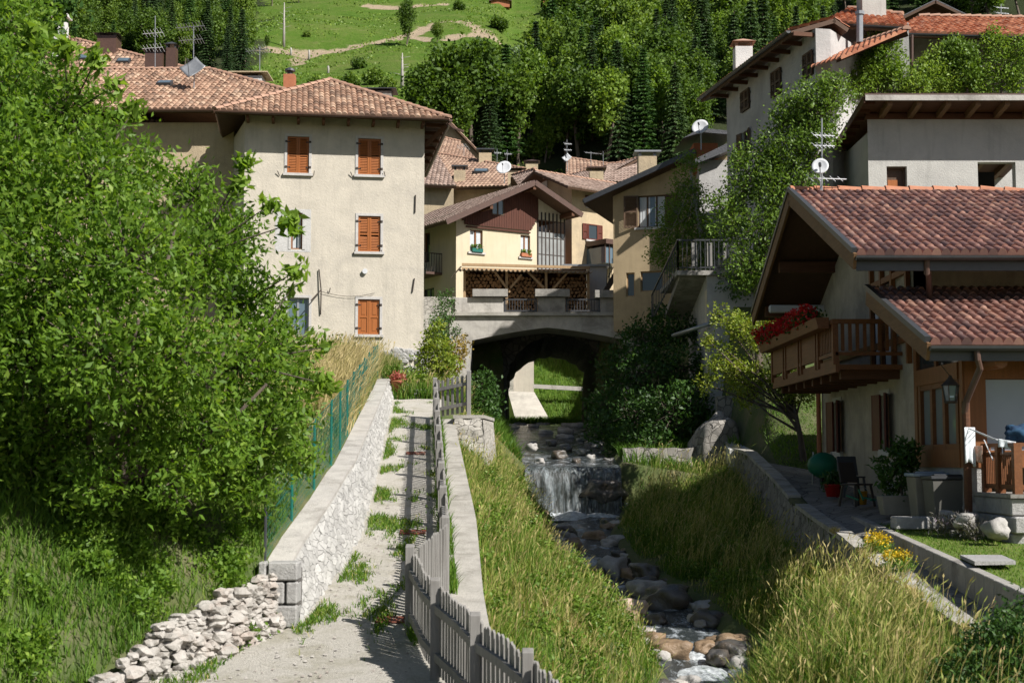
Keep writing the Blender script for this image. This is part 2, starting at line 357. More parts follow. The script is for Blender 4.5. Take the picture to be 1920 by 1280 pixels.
def window(F, root, rect, style='glass', surround=None, sill='stone_trim', shut='wood_shutter', frame='wood_chalet', glass='glass', louvre=True, curtain=False, rec=.16, bars=1, label=None, swing=None):
    """builds one window into a hole of facade F; rect in photo pixels; returns the hole"""
    s0, s1, z0, z1 = F.rect(*rect); w = s1 - s0; sm = (s0 + s1) / 2
    fr = MB(); t = .05
    if style == 'closed':
        F.box(fr, s0, s1, z0, z1, -rec - .02, -rec)
        fo = fr.build('window', frame, root)
    else:
        F.box(fr, s0, s0 + t, z0, z1, -rec, -rec + .06); F.box(fr, s1 - t, s1, z0, z1, -rec, -rec + .06)
        F.box(fr, s0 + t, s1 - t, z0, z0 + t, -rec, -rec + .058); F.box(fr, s0 + t, s1 - t, z1 - t, z1, -rec, -rec + .058)
        for i in range(bars):
            c = s0 + w * (i + 1) / (bars + 1); F.box(fr, c - t * .7, c + t * .7, z0 + t, z1 - t, -rec + .002, -rec + .056)
        fo = fr.build('window', frame, root)
        g = MB(); F.box(g, s0 + t, s1 - t, z0 + t, z1 - t, -rec + .01, -rec + .025)
        g.build('pane', glass, fo)
        if curtain:
            c = MB(); n = 10; a, b = s0 + t * 1.1, s0 + t + (w - 2 * t) * .42
            for (a, b) in ((s0 + t * 1.1, s0 + w * .42), (s0 + w * .6, s1 - t * 1.1)):
                vs = []
                for i in range(n + 1):
                    q = a + (b - a) * i / n; dd = -rec + .034 + .005 * math.sin(i * 2.4)
                    vs += [F.P(q, z0 + t, dd), F.P(q, z1 - t, dd)]
                c.add(vs, [(2 * i, 2 * i + 2, 2 * i + 3, 2 * i + 1) for i in range(n)])
            c.build('curtain', 'curtain', fo)
    if label: fo['label'] = label
    if surround:
        b = MB(); q = .09
        F.box(b, s0 - q, s0, z0 - .01, z1 + q, -.02, .025); F.box(b, s1, s1 + q, z0 - .01, z1 + q, -.02, .025); F.box(b, s0, s1, z1, z1 + q, -.02, .023)
        b.build('surround', surround, fo)
    if sill:
        b = MB(); F.box(b, s0 - .13, s1 + .13, z0 - .09, z0 - .001, -.1, .09); b.build('sill', sill, fo)
    if style == 'closed':
        for (a, b_) in ((s0 + .005, sm - .004), (sm + .004, s1 - .005)):
            m = MB(); leaf_panel(F, m, a, b_, z0 + .01, z1 - .01, -rec + .09, louvre); so_ = m.build('shutter', shut, fo)
        h = MB()
        for zz in (z0 + .2, z1 - .2):
            for sg, q in ((1, s0), (-1, s1)):
                F.box(h, min(q, q + sg * .1), max(q, q + sg * .1), zz, zz + .03, -rec + .13, -rec + .142)
                F.box(h, min(q, q - sg * .07), max(q, q - sg * .07), zz - .02, zz + .05, .02, .045)
        h.build('hinge', 'metal_iron', fo)
    if style == 'open':
        lw = w / 2
        for sg, q in ((-1, s0), (1, s1)):
            if swing is None:
                m = MB(); a, b_ = (q - lw - .02, q - .02) if sg < 0 else (q + .02, q + lw + .02)
                leaf_panel(F, m, a, b_, z0, z1, .03, louvre); m.build('shutter', shut, fo)
            else:          # leaf stands off the wall by the angle swing
                p = F.P(q, 0, .02); c, sn = math.cos(swing), math.sin(swing)
                G2 = Facade(p, p + (F.a * sg * c + F.n * sn)); m = MB()
                leaf_panel(G2, m, .0, lw, z0, z1, -.02, louvre); m.build('shutter', shut, fo)
    return (s0, s1, z0, z1)
# ------------------------------------------------------------------ roofs
def tile_sheet(name, mat, parent, poly, w=.19, c=.33, amp=.028, lift=.03, seed=0, nper=6, up=.0):
    """poly[0]->poly[1] is the eave; rows of round tiles clipped to the polygon"""
    poly = [Vector(p) for p in poly]; o = poly[0]; u = (poly[1] - o).normalized()
    n = Vector((0, 0, 0))
    for i in range(len(poly)):
        a, b = poly[i], poly[(i + 1) % len(poly)]; n += (a - o).cross(b - o)
    n.normalize()
    if n.z < 0: n = -n
    v = n.cross(u).normalized(); pu = [(p - o).dot(u) for p in poly]; pv = [(p - o).dot(v) for p in poly]
    if max(pv) < -min(pv): v = -v; pv = [-x for x in pv]
    u0, u1, v0, v1 = min(pu) - w, max(pu) + w, min(min(pv), 0), max(pv) + c
    u0 = math.floor(u0 / w) * w; nu = int(math.ceil((u1 - u0) / w)) * nper + 1; rng = random.Random(seed)
    nv = int(math.ceil((v1 - v0) / c)); vs = []; uvs = []; fs = []
    jit = {}
    for r_ in range(nv):
        for e in (0, 1):
            vv = v0 + (r_ + e) * c
            for i in range(nu):
                uu = u0 + i * w / nper; k = i // nper
                if (r_, k) not in jit: jit[(r_, k)] = (rng.uniform(-.2, .2) * lift, rng.uniform(-.035, .035) * c)
                j = jit[(r_, k)]
                ph = (i % nper) / nper; z = amp * (math.sqrt(max(0, 1 - ((ph - .5) / .42) ** 2)) * 1.7 - .7 if abs(ph - .5) < .42 else -.9) + up + amp
                z += (lift + j[0]) if e == 0 else 0
                q = vv + (j[1] if e == 0 else 0) if r_ > 0 else vv
                p = o + u * uu + v * q + n * z; vs.append(p); uvs.append(((i / nper) + .001, r_ + .5))
        b = r_ * 2 * nu
        for i in range(nu - 1):
            fs.append((b + i, b + i + 1, b + nu + i + 1, b + nu + i))
            if r_ < nv - 1: fs.append((b + nu + i, b + nu + i + 1, b + 2 * nu + i + 1, b + 2 * nu + i))
        # eave lip
        if r_ == 0:
            bb = len(vs)
    base = len(vs)
    for i in range(nu):
        uu = u0 + i * w / nper; vs.append(o + u * uu + v * v0 + n * (up - .01)); uvs.append((i / nper + .001, .5))
    for i in range(nu - 1): fs.append((base + i, base + i + 1, i + 1, i))
    me = bpy.data.meshes.new(name); o0 = ORG[parent.name]
    me.from_pydata([tuple(p - o0) for p in vs], [], fs); uvl = me.uv_layers.new(name='UVMap')
    li = np.empty(len(me.loops), np.int32); me.loops.foreach_get('vertex_index', li)
    # each face takes the uv cell of its first vertex
    U = np.array(uvs, np.float32)[li].reshape(-1, 4, 2); U[:, :, 0] = U[:, :, 0].min(1, keepdims=True) + .01; U[:, :, 1] = U[:, :, 1].min(1, keepdims=True)
    uvl.data.foreach_set('uv', U.ravel())
    bm = bmesh.new(); bm.from_mesh(me)
    cen = sum(poly, Vector()) / len(poly)
    for i in range(1, len(poly)):
        a, b = poly[i], poly[(i + 1) % len(poly)]; e = (b - a).normalized(); pn = e.cross(n)
        if pn.dot(cen - a) > 0: pn = -pn
        bmesh.ops.bisect_plane(bm, geom=bm.verts[:] + bm.edges[:] + bm.faces[:], plane_co=a - o0, plane_no=pn, clear_outer=True)
    bm.to_mesh(me); bm.free(); me.materials.append(M[mat])
    me.shade_smooth(); me.update()
    try: me.set_sharp_from_angle(angle=R(50))
    except Exception: pass
    ob = bpy.data.objects.new(name, me); _link(ob, parent); return ob
def ridge_caps(mb, a, b, r=.11, L=.36, up=.06):
    a = Vector(a); b = Vector(b); n = max(1, int((b - a).length / L)); d = (b - a) / n
    side = d.cross(Vector((0, 0, 1))).normalized(); upv = side.cross(d).normalized()
    if upv.z < 0: upv = -upv
    for i in range(n):
        p, q = a + d * i - d * .06, a + d * (i + 1); vs = []
        for k, (pp, rr, l) in enumerate(((p, r * 1.12, .02), (q, r * .95, 0))):
            for j in range(7):
                t = math.pi * j / 6; vs.append(pp + side * math.cos(t) * rr + upv * (math.sin(t) * rr * .8 + up + l - .03))
        mb.add(vs, [(j, j + 1, 8 + j, 7 + j) for j in range(6)] + [tuple(range(7)), tuple(range(13, 6, -1))])
def slab_under(mb, poly, t=.1, gap=.02):
    poly = [Vector(p) for p in poly]; n = Vector((0, 0, 0)); o = poly[0]
    for i in range(len(poly)): n += (poly[i] - o).cross(poly[(i + 1) % len(poly)] - o)
    n.normalize(); n = n if n.z > 0 else -n
    mb.prism([p - n * gap for p in poly], -n * t)
def gutter(mb, a, b, r=.07, down=.04, out=(0, -1, 0)):
    a = Vector(a); b = Vector(b); o = Vector(out).normalized(); vs = []; n = 7
    for p in (a, b):
        for j in range(n):
            t = math.pi * j / (n - 1); vs.append(p + o * (r - math.cos(t) * r) + Vector((0, 0, -math.sin(t) * r - down)))
    for p in (a, b):
        for j in range(n):
            t = math.pi * j / (n - 1); vs.append(p + o * (r - math.cos(t) * (r - .012)) + Vector((0, 0, -math.sin(t) * (r - .012) - down)))
    m = 2 * n
    fs = [(j, j + 1, n + j + 1, n + j) for j in range(n - 1)] + [(m + j, m + j + 1, m + n + j + 1, m + n + j) for j in range(n - 1)]
    fs += [(0, n, m + n, m), (n - 1, 2 * n - 1, m + 2 * n - 1, m + n - 1)]
    fs += [tuple(range(n)), tuple(range(n, 2 * n))]
    mb.add(vs, fs)
# ------------------------------------------------------------------ foliage
def leaf_quads(C, D, L, Wd, rng, fold=.25):
    """C centers, D directions (n,3); rhombic folded leaves"""
    n = len(C); D = D / (np.linalg.norm(D, axis=1, keepdims=True) + 1e-9)
    r = rng.normal(size=(n, 3)); S = np.cross(D, r); S /= (np.linalg.norm(S, axis=1, keepdims=True) + 1e-9)
    N = np.cross(S, D); L = np.broadcast_to(L, n)[:, None]; Wd = np.broadcast_to(Wd, n)[:, None]
    V = np.stack([C - D * L * .5, C + S * Wd * .5 + N * Wd * fold - D * L * .05, C + D * L * .5 - N * L * .08, C - S * Wd * .5 + N * Wd * fold - D * L * .05], 1).reshape(-1, 3)
    F = np.arange(4 * n).reshape(-1, 4); return V, F
def crown_pts(blobs, n_tw, rng, shell=.6):
    """twig points spread through ellipsoid blobs, denser near the shell"""
    vol = np.array([b[1][0] * b[1][1] * b[1][2] for b in blobs]) ** .7; vol /= vol.sum()
    idx = rng.choice(len(blobs), n_tw, p=vol); c = np.array([b[0] for b in blobs], float)[idx]; r = np.array([b[1] for b in blobs], float)[idx]
    d = rng.normal(size=(n_tw, 3)); d /= np.linalg.norm(d, axis=1, keepdims=True)
    rad = shell + (1.08 - shell) * rng.random(n_tw) ** .8
    rad = np.where(rng.random(n_tw) < .25, rng.random(n_tw) ** .5, rad)
    return c + d * r * rad[:, None], d, idx
def foliage(blobs, n_tw, k, spread, L, Wd, rng, shell=.6, droop=.2, upb=.3):
    P, d, idx = crown_pts(blobs, n_tw, rng, shell)
    C = np.repeat(P, k, 0) + rng.normal(size=(n_tw * k, 3)) * spread
    D = np.repeat(d, k, 0) * .6 + rng.normal(size=(n_tw * k, 3)) * .7; D[:, 2] += upb - droop
    Ls = L * rng.uniform(.7, 1.25, len(C)); V, F = leaf_quads(C, D, Ls, Ls * Wd / L, rng)
    base = np.repeat(rng.normal(.5, .13, n_tw), k) + rng.normal(0, .1, len(C))
    return V, F, np.repeat(np.clip(base, 0, 1), 4), P, idx
def wood_of(base, top, r0, blobs, P, idx, rng, mb, limb_r=.35, twigs=.3, n=6):
    base = Vector(base); top = Vector(top)
    mid = base.lerp(top, .5) + Vector((rng.normal() * .05, rng.normal() * .05, 0)) * (top - base).length
    mb.tube([base - Vector((0, 0, .3)), base, mid, top], [r0 * 1.5, r0 * 1.15, r0 * .85, r0 * .55], n)
    for i, b in enumerate(blobs):
        c = Vector(b[0]); st = mid.lerp(top, rng.uniform(.1, 1.))
        q = st.lerp(c, .5) + Vector((rng.normal(), rng.normal(), -.3)) * .07 * (c - st).length
        mb.tube([st, q, c], [r0 * limb_r * 1.2, r0 * limb_r * .8, r0 * limb_r * .45], 5, False)
    for j in range(len(P)):
        if rng.random() < twigs:
            c = Vector(blobs[idx[j]][0]); p = Vector(P[j]); q = c.lerp(p, .5) + Vector((rng.normal(), rng.normal(), rng.normal() - .3)) * .06 * (p - c).length
            mb.tube([c, q, p], [r0 * .16, r0 * .1, r0 * .04], 3, False)
def rand_blobs(c, rad, n, rng, br=(.35, .55)):
    out = []
    for i in range(n):
        d = rng.normal(size=3); d /= np.linalg.norm(d); t = rng.random() ** .45 * .72; f = rng.uniform(*br)
        out.append((tuple(np.array(c) + d * np.array(rad) * t), tuple(np.array(rad) * f * rng.uniform(.8, 1.2, 3))))
    return out
def plant(name, label, cat, base, blobs, n_tw=300, k=10, L=.12, Wd=.06, spread=.1, mat='leaf_mid', bark='bark', r0=.06, top=None, seed=0, group=None, shell=.6, twigs=.3, droop=.2, crown='crown', stem='trunk', limb_r=.35, upb=.3):
    rng = np.random.default_rng(seed); root = thing(name, label, cat, base, group)
    V, F, rd, P, idx = foliage(blobs, n_tw, k, spread, L, Wd, rng, shell, droop, upb)
    np_mesh(crown, V, F, mat, root, rd)
    mb = MB(); cz = Vector(np.mean([b[0] for b in blobs], 0))
    wood_of(base, top or Vector(base).lerp(cz, .75), r0, blobs, P, idx, rng, mb, limb_r, twigs); mb.build(stem, bark, root, True)
    return root
M['leaf_walnut'] = leaf_mat('leaf_walnut', [(0, (.05, .11, .012)), (.5, (.14, .255, .028)), (1, (.31, .43, .07))], .5, .5, 0, .3)
M['leaf_mid'] = leaf_mat('leaf_mid', [(0, (.05, .10, .012)), (.5, (.115, .20, .026)), (1, (.23, .34, .055))])
M['leaf_hill'] = leaf_mat('leaf_hill', [(0, (.04, .085, .010)), (.5, (.10, .175, .022)), (1, (.20, .29, .04))], .4, .6, .5)
M['leaf_light'] = leaf_mat('leaf_light', [(0, (.07, .14, .016)), (.5, (.16, .26, .034)), (1, (.30, .40, .075))], .4, .5, .3)
M['leaf_silver'] = leaf_mat('leaf_silver', [(0, (.08, .13, .06)), (.5, (.15, .22, .10)), (1, (.26, .33, .19))], .2)
M['leaf_spruce'] = leaf_mat('leaf_spruce', [(0, (.014, .035, .009)), (.5, (.032, .07, .015)), (1, (.075, .13, .028))], .2, .7, .4)
M['leaf_larch'] = leaf_mat('leaf_larch', [(0, (.02, .06, .010)), (.5, (.045, .11, .016)), (1, (.09, .17, .03))], .2, .7, .4)
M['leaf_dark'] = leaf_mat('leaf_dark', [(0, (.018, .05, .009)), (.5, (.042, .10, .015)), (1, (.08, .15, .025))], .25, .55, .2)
M['leaf_yellow'] = leaf_mat('leaf_yellow', [(0, (.10, .17, .015)), (.5, (.22, .29, .035)), (1, (.38, .38, .07))], .4, .5, .1)
M['leaf_red'] = leaf_mat('leaf_red', [(0, (.35, .004, .006)), (1, (.62, .02, .02))], .3)
M['leaf_flower_yellow'] = leaf_mat('leaf_flower_yellow', [(0, (.5, .32, .01)), (1, (.75, .55, .03))], .3)
M['leaf_lavender'] = leaf_mat('leaf_lavender', [(0, (.15, .16, .12)), (.6, (.25, .22, .22)), (1, (.33, .25, .35))], .2)
gst = [(0, (.04, .10, .010)), (.35, (.085, .18, .016)), (.6, (.17, .265, .034)), (.8, (.34, .33, .10)), (1, (.50, .38, .19))]
M['grass_blade'] = leaf_mat('grass_blade', gst, .35, .6, 0, .2)
M['grass_dry'] = leaf_mat('grass_dry', [(0, (.06, .13, .015)), (.4, (.17, .21, .05)), (.7, (.38, .32, .13)), (1, (.58, .46, .25))], .35, .6, 0, .2)
M['grass_lush'] = leaf_mat('grass_lush', [(0, (.05, .12, .012)), (.6, (.12, .22, .025)), (1, (.24, .32, .06))], .35, .55, 0, .25)
def blades(X, Y, Z, h, w, lean, rng, rnd):
    """curved grass blades: 5 vertices each as quad+tri -> padded quads"""
    n = len(X); B = np.stack([X, Y, Z], 1); th = rng.random(n) * 2 * np.pi
    dr = np.stack([np.cos(th), np.sin(th), np.zeros(n)], 1); ld = rng.random(n) * 2 * np.pi
    ln = np.stack([np.cos(ld), np.sin(ld), np.zeros(n)], 1) * (lean * rng.random(n))[:, None] * h[:, None]
    up = np.array([0, 0, 1.])[None] * h[:, None]; ww = (w * dr.T).T if np.ndim(w) else dr * w
    m = B + up * .55 + ln * .3; t = B + up * .95 + ln
    V = np.stack([B - ww, B + ww, m + ww * .8, m - ww * .8, t + ww * .08, t - ww * .08], 1).reshape(-1, 3)
    i = np.arange(n)[:, None] * 6; F = np.concatenate([i + [0, 1, 2, 3], i + [3, 2, 4, 5]], 0)
    return V, F, np.repeat(rnd, 6)
def stems(X, Y, Z, h, rng, rnd, head=.14, hw=.012):
    """thin straw stems with a seed head"""
    n = len(X); B = np.stack([X, Y, Z], 1); th = rng.random(n) * 2 * np.pi
    dr = np.stack([np.cos(th), np.sin(th), np.zeros(n)], 1); ld = rng.normal(.4, 1., n)
    ln = np.stack([np.cos(ld), np.sin(ld) * .6, np.zeros(n)], 1) * (h * rng.uniform(.05, .4, n))[:, None]
    up = np.array([0, 0, 1.])[None] * h[:, None]; t = B + up * .97 + ln; m = B + up * .6 + ln * .35; a = (t - m) / np.linalg.norm(t - m, axis=1, keepdims=True)
    w = .0028; hd = head * rng.uniform(.6, 1.3, n)[:, None]; t2 = t + a * hd + ln * .25; c = (t + t2) / 2
    V = np.stack([B - dr * w, B + dr * w, m + dr * w, m - dr * w, t + dr * w, t - dr * w, t, c + dr * hw, t2, c - dr * hw], 1).reshape(-1, 3)
    i = np.arange(n)[:, None] * 10; F = np.concatenate([i + [0, 1, 2, 3], i + [3, 2, 4, 5], i + [6, 7, 8, 9]], 0)
    return V, F, np.repeat(rnd, 10)
def vcat(parts):
    V, F, Rr, b = [], [], [], 0
    for v, f, r in parts: V.append(v); F.append(f + b); Rr.append(r); b += len(v)
    return np.concatenate(V), np.concatenate(F), np.concatenate(Rr)
# ------------------------------------------------------------------ terrain
def tab(*pts):
    xs_ = [p[0] for p in pts]; ys_ = [p[1] for p in pts]
    return lambda y: float(np.interp(y, xs_, ys_))
pathz = lambda Y: min(-2 + .162 * (Y - 17.5), 1.70) if Y < 40.4 else 1.70
wallfoot = tab((8, -7.5), (12.5, -5.8), (14, -4.6), (15.4, -3.67), (16.5, -3.06), (17.3, -2.75), (17.5, -2.52), (20.1, -2.36), (22.6, -2.32), (25.7, -2.48), (30.4, -2.74), (40, -3.3), (46, -3.4), (60, -3.5))
wallh = tab((8, .1), (14.2, .1), (14.9, .2), (15.5, .5), (17.4, .6), (17.5, .72), (18.3, .85), (20, 1.0), (22, 1.12), (28, .98), (38, .66), (41, .6), (46, 1.25), (58, 4.0))
fenceX = tab((8, 1.6), (12.17, .35), (12.83, .14), (13.49, -.10), (14.03, -.358), (14.72, -.563), (15.36, -.81), (15.93, -.985), (17.0, -1.2), (18.7, -.87), (36, -1.95), (42, -2.0), (58, -2.4), (78, -2.4))
copedge = tab((8, 1.9), (12.17, .65), (14, -.0), (17, -.28), (18.7, -.40), (23.6, -.62), (36, -1.5), (42, -1.4), (50, -1.4), (58, -1.4), (78, -1.4))
SL = tab((8, .8), (12, .95), (18, 1.3), (21.5, 2.1), (23.2, 2.5), (26.1, 2.35), (28.4, 1.75), (31, .95), (33.5, 1.0), (38.2, 1.1), (41.9, .35), (43, .2), (50, -.1), (58, -.3), (76, -.4), (80, .3))
SR = tab((8, 1.5), (12, 1.7), (18, 2.5), (21.5, 3.5), (23.2, 4.35), (26.1, 4.2), (28.4, 3.95), (31, 3.5), (33.5, 2.9), (38.2, 2.7), (41.9, 3.25), (43, 3.3), (50, 3.3), (58, 3.6), (76, 3.7), (80, 4.0))
waterz = lambda Y: 1.45 + (Y - 60) * .028 if Y > 60 else (-3.6 + .111 * (Y - 23.5)) if Y < 42.05 else (-.22 + .093 * (Y - 42.05) if Y > 42.15 else -1.55 + (Y - 42.05) / .1 * 1.33)
RW = tab((8, 5.1), (17, 5.42), (20, 5.5), (25, 5.85), (30, 6.1), (37, 6.4), (40, 6.6), (44, 6.4), (50, 6.0), (58, 4.4), (78, 4.4))
copz = tab((8, -2.7), (17, -2.0), (25.2, -1.36), (30.6, -.95), (35, -.30), (40, .25), (42, .35), (46, 1.3), (60.5, 3.0), (60.9, 5.86), (78, 5.9))
curbz = lambda Y: -2.353 + .0455 * Y
pavz0 = tab((20, -1.55), (23, -1.27), (28.6, -.93), (32, -.72), (37, -.34), (40, .1))
FARZ = tab((8, -2.1), (23, -1.4), (28.6, -1.06), (32, -.85), (37.5, -.40), (40, .8), (46, 5.), (60, 7.), (78, 6.2))
def section(Y):
    p = pathz(Y); w = wallfoot(Y); h = wallh(Y); f = fenceX(Y); c = copedge(Y); a, b = SL(Y), SR(Y); wz = waterz(Y); r = RW(Y); cz = copz(Y)
    up = tab((8, .62), (17, .72), (24, .4), (38, .26), (46, .10), (60, .1))(Y)
    zt = p + h
    if Y > 60.8: p = zt = 5.86; 
    pr = p - .02 if Y < 40 else (p if Y > 60.8 else tab((40, p - .1), (46, 1.6), (60.8, 2.4))(Y))
    lo = tab((8, 1.0), (20, .45), (36, .4), (42, .5), (60.7, .6), (60.8, .05), (78, .05))(Y)
    mid = .5
    bz = cz - tab((8, .45), (18, .45), (23, .7), (28, 1.1), (30, 1.15), (38, 1.1), (44, .9), (60.6, 1.2), (60.8, .05), (78, .05))(Y)
    P = [(-34, zt + up * 4.5 + (3 if Y < 46 else 0)), (-13, zt + up * 4.2), (w - 3.6, zt + up * 3.3), (w - .62, zt + .12), (w - .46, zt - .04), (w - .30, zt - .05), (w - .24, p), (w, p), (f + .02, p), (c - .02, pr), (c + .02, pr - lo),
         ((c + a) / 2, (pr - lo) * mid + (wz + .15) * (1 - mid) + tab((8, .1), (20, .25), (60, .2), (60.8, 0))(Y)), (a, wz + .12), (a + .3, wz - .3), (b - .3, wz - .3), (b, wz + .12), (b + (r - b) * .55, (wz + .15) * tab((8, .14), (20, .18), (28, .35), (78, .35))(Y) + bz * (1 - tab((8, .14), (20, .18), (28, .35), (78, .35))(Y)) + .05), (r - .06, bz), (r - .02, cz - .06), (r + .36, cz - .06), (r + .40, cz - .14), (max(r + .9, 7.2), FARZ(Y)), (12, FARZ(Y)), (50, FARZ(Y) + (0 if Y < 38 else 3))]
    if Y > 60.8:       # sheer stone sides of the covered channel
        P[9] = (a - .35, 5.86); P[10] = (a - .34, 5.86); P[11] = (a - .06, 4.2); P[16] = (b + .06, 4.2); P[17] = (b + .34, 5.86); P[18] = (b + .36, 5.86)
        P[8] = (a - .5, 5.86); P[7] = (min(w, a - .6), 5.86); P[19] = (r + .3, 5.86); P[20] = (r + .4, 5.86); P[21] = (8, 5.9)
    xs_ = [P[0][0]]
    for i in range(1, len(P)): P[i] = (max(P[i][0], P[i - 1][0] + .004), P[i][1])
    return P
def G(x, Y):
    P = section(Y); return float(np.interp(x, [p[0] for p in P], [p[1] for p in P]))
ys = list(np.arange(5, 17.4, .3)) + [17.35, 17.5] + list(np.arange(17.8, 42, .4)) + [42.0, 42.05, 42.15, 42.2] + list(np.arange(42.6, 60.6, .5)) + [60.75, 60.85] + list(np.arange(61.5, 78.1, 1.))
ys = sorted(ys)
sub = [2, 6, 6, 1, 1, 1, 1, 4, 1, 1, 5, 5, 1, 3, 1, 4, 4, 1, 1, 1, 2, 4, 4]
V = []; nx = sum(sub) + 1
for Y in ys:
    P = section(Y); row = []
    for i in range(len(P) - 1):
        for k in range(sub[i]):
            t = k / sub[i]; x = P[i][0] * (1 - t) + P[i + 1][0] * t; z = P[i][1] * (1 - t) + P[i + 1][1] * t
            if sub[i] > 3 and k and i != 7: z += .07 * noise.noise(Vector((x * 1.3, Y * 1.3, 0)))
            row.append((x, Y, z))
    row.append((P[-1][0], Y, P[-1][1])); V += row
F = np.array([(r * nx + i, r * nx + i + 1, (r + 1) * nx + i + 1, (r + 1) * nx + i) for r in range(len(ys) - 1) for i in range(nx - 1)])
M['ground'] = pm('ground', (.05, .085, .02), (.10, .105, .04), 1.5, .95, 1., 12, (.16, .13, .085), 1.2, .6)
g = np_mesh('ground', V, F, 'ground', smooth=True); tag(g, kind='structure', label='grassy banks and terraces on both sides of the stream')
# gravel path sheet
M['gravel'] = pm('gravel', (.60, .565, .50), (.44, .415, .36), 26, .95, 1.3, 60, (.24, .22, .12), 1.6, .45)
V = []; pys = list(np.arange(10, 40.4, .3)); nn = 9
for Y in pys:
    a = wallfoot(Y) - (.1 if Y > 17.4 else -.05); b = fenceX(Y) + .06 if Y > 12.2 else .4
    if Y < 17: b = max(b, fenceX(Y) + .3)
    for k in range(nn):
        x = a + (b - a) * k / (nn - 1); V.append((x, Y, pathz(Y) + .02 + .02 * noise.noise(Vector((x * 2, Y * 2, 5))) * (0 < k < nn - 1)))
F = np.array([(r * nn + i, r * nn + i + 1, (r + 1) * nn + i + 1, (r + 1) * nn + i) for r in range(len(pys) - 1) for i in range(nn - 1)])
tag(np_mesh('path', V, F, 'gravel', smooth=True), kind='structure', label='pale gravel footpath climbing beside the wooden fence')
# concrete strip right of the fence
mb = MB(); cy = list(np.arange(12.6, 35.9, .9)) + [35.9]
for a, b in zip(cy[:-1], cy[1:]):
    e = .012; A = [(fenceX(a) + .09, copedge(a)), (fenceX(b) + .09, copedge(b))]
    za, zb = pathz(a) - .45, pathz(b) - .45; ta, tb = pathz(a) + .05, pathz(b) + .05
    if a > 17.0: mb.hexa([(A[0][0], a + e, za), (A[0][1] + .03, a + e, za), (A[1][1] + .03, b, zb), (A[1][0], b, zb), (A[0][0], a + e, ta), (A[0][1] + .03, a + e, ta), (A[1][1] + .03, b, tb), (A[1][0], b, tb)])
o = mb.build('retaining_kerb', 'slab'); tag(o, 'long flat concrete kerb strip between the wooden fence and the stream bank', 'kerb')
# stream water
V = []; wys = sorted(list(np.arange(8, 42, .25)) + [42.0] + list(np.arange(42.3, 80, .5))); nn = 11
def wsurf(x, Y):
    z = waterz(Y) if not (42.0 < Y < 42.2) else -1.55
    return z
for Y in wys:
    a, b = SL(Y) - .15, SR(Y) + .15
    for k in range(nn):
        x = a + (b - a) * k / (nn - 1); st_ = .10 * (noise.noise(Vector((x * 1.1, Y * .9, 3)))); V.append((x, Y, waterz(Y) + st_ * (1 if Y < 41.5 else .4)))
F = np.array([(r * nn + i, r * nn + i + 1, (r + 1) * nn + i + 1, (r + 1) * nn + i) for r in range(len(wys) - 1) for i in range(nn - 1)])
m, nt, bs = new_mat('water'); v = _pos(nt)
n1 = _noise(nt, _pos(nt, (1.6, .9, 1)), 2.2, 5, .65, .6); n2 = _noise(nt, _pos(nt, (2, .8, 1)), 9, 5, .7)
r_ = _ramp(nt, [(.53, (0, 0, 0)), (.68, (1, 1, 1))]); nt.links.new(_math(nt, 'ADD', _math(nt, 'MULTIPLY', n1, .75), _math(nt, 'MULTIPLY', n2, .3)), r_.inputs[0])
nt.links.new(_mix(nt, _math(nt, 'MULTIPLY', r_.outputs[0], .8), (.035, .042, .042), (.55, .60, .64)), bs.inputs['Base Color'])
bs.inputs['Roughness'].default_value = .12; bs.inputs['Specular IOR Level'].default_value = .6
b_ = _n(nt, 'ShaderNodeBump'); b_.inputs['Strength'].default_value = .8; b_.inputs['Distance'].default_value = .05
nt.links.new(n2, b_.inputs['Height']); nt.links.new(b_.outputs[0], bs.inputs['Normal']); M['water'] = m
tag(np_mesh('stream_water', V, F, 'water', smooth=True), kind='structure', label='clear mountain stream running over rocks toward the camera')
m, nt, bs = new_mat('foam')
n1 = _noise(nt, _pos(nt, (9, 9, .8)), 1.8, 6, .75); n2 = _noise(nt, _pos(nt, (2, 2, 1.5)), 1.8, 4, .6)
r_ = _ramp(nt, [(.46, (.03, .034, .03)), (.62, (.20, .23, .24)), (.78, (.75, .8, .82))]); nt.links.new(_math(nt, 'ADD', _math(nt, 'MULTIPLY', n1, .72), _math(nt, 'MULTIPLY', n2, .28)), r_.inputs[0])
nt.links.new(r_.outputs[0], bs.inputs['Base Color']); bs.inputs['Roughness'].default_value = .2
b_ = _n(nt, 'ShaderNodeBump'); b_.inputs['Strength'].default_value = .8; b_.inputs['Distance'].default_value = .06
nt.links.new(n1, b_.inputs['Height']); nt.links.new(b_.outputs[0], bs.inputs['Normal']); M['foam'] = m
M['foam_white'] = pm('foam_white', (.70, .74, .76), (.16, .18, .18), 9, .3, 1., 22)
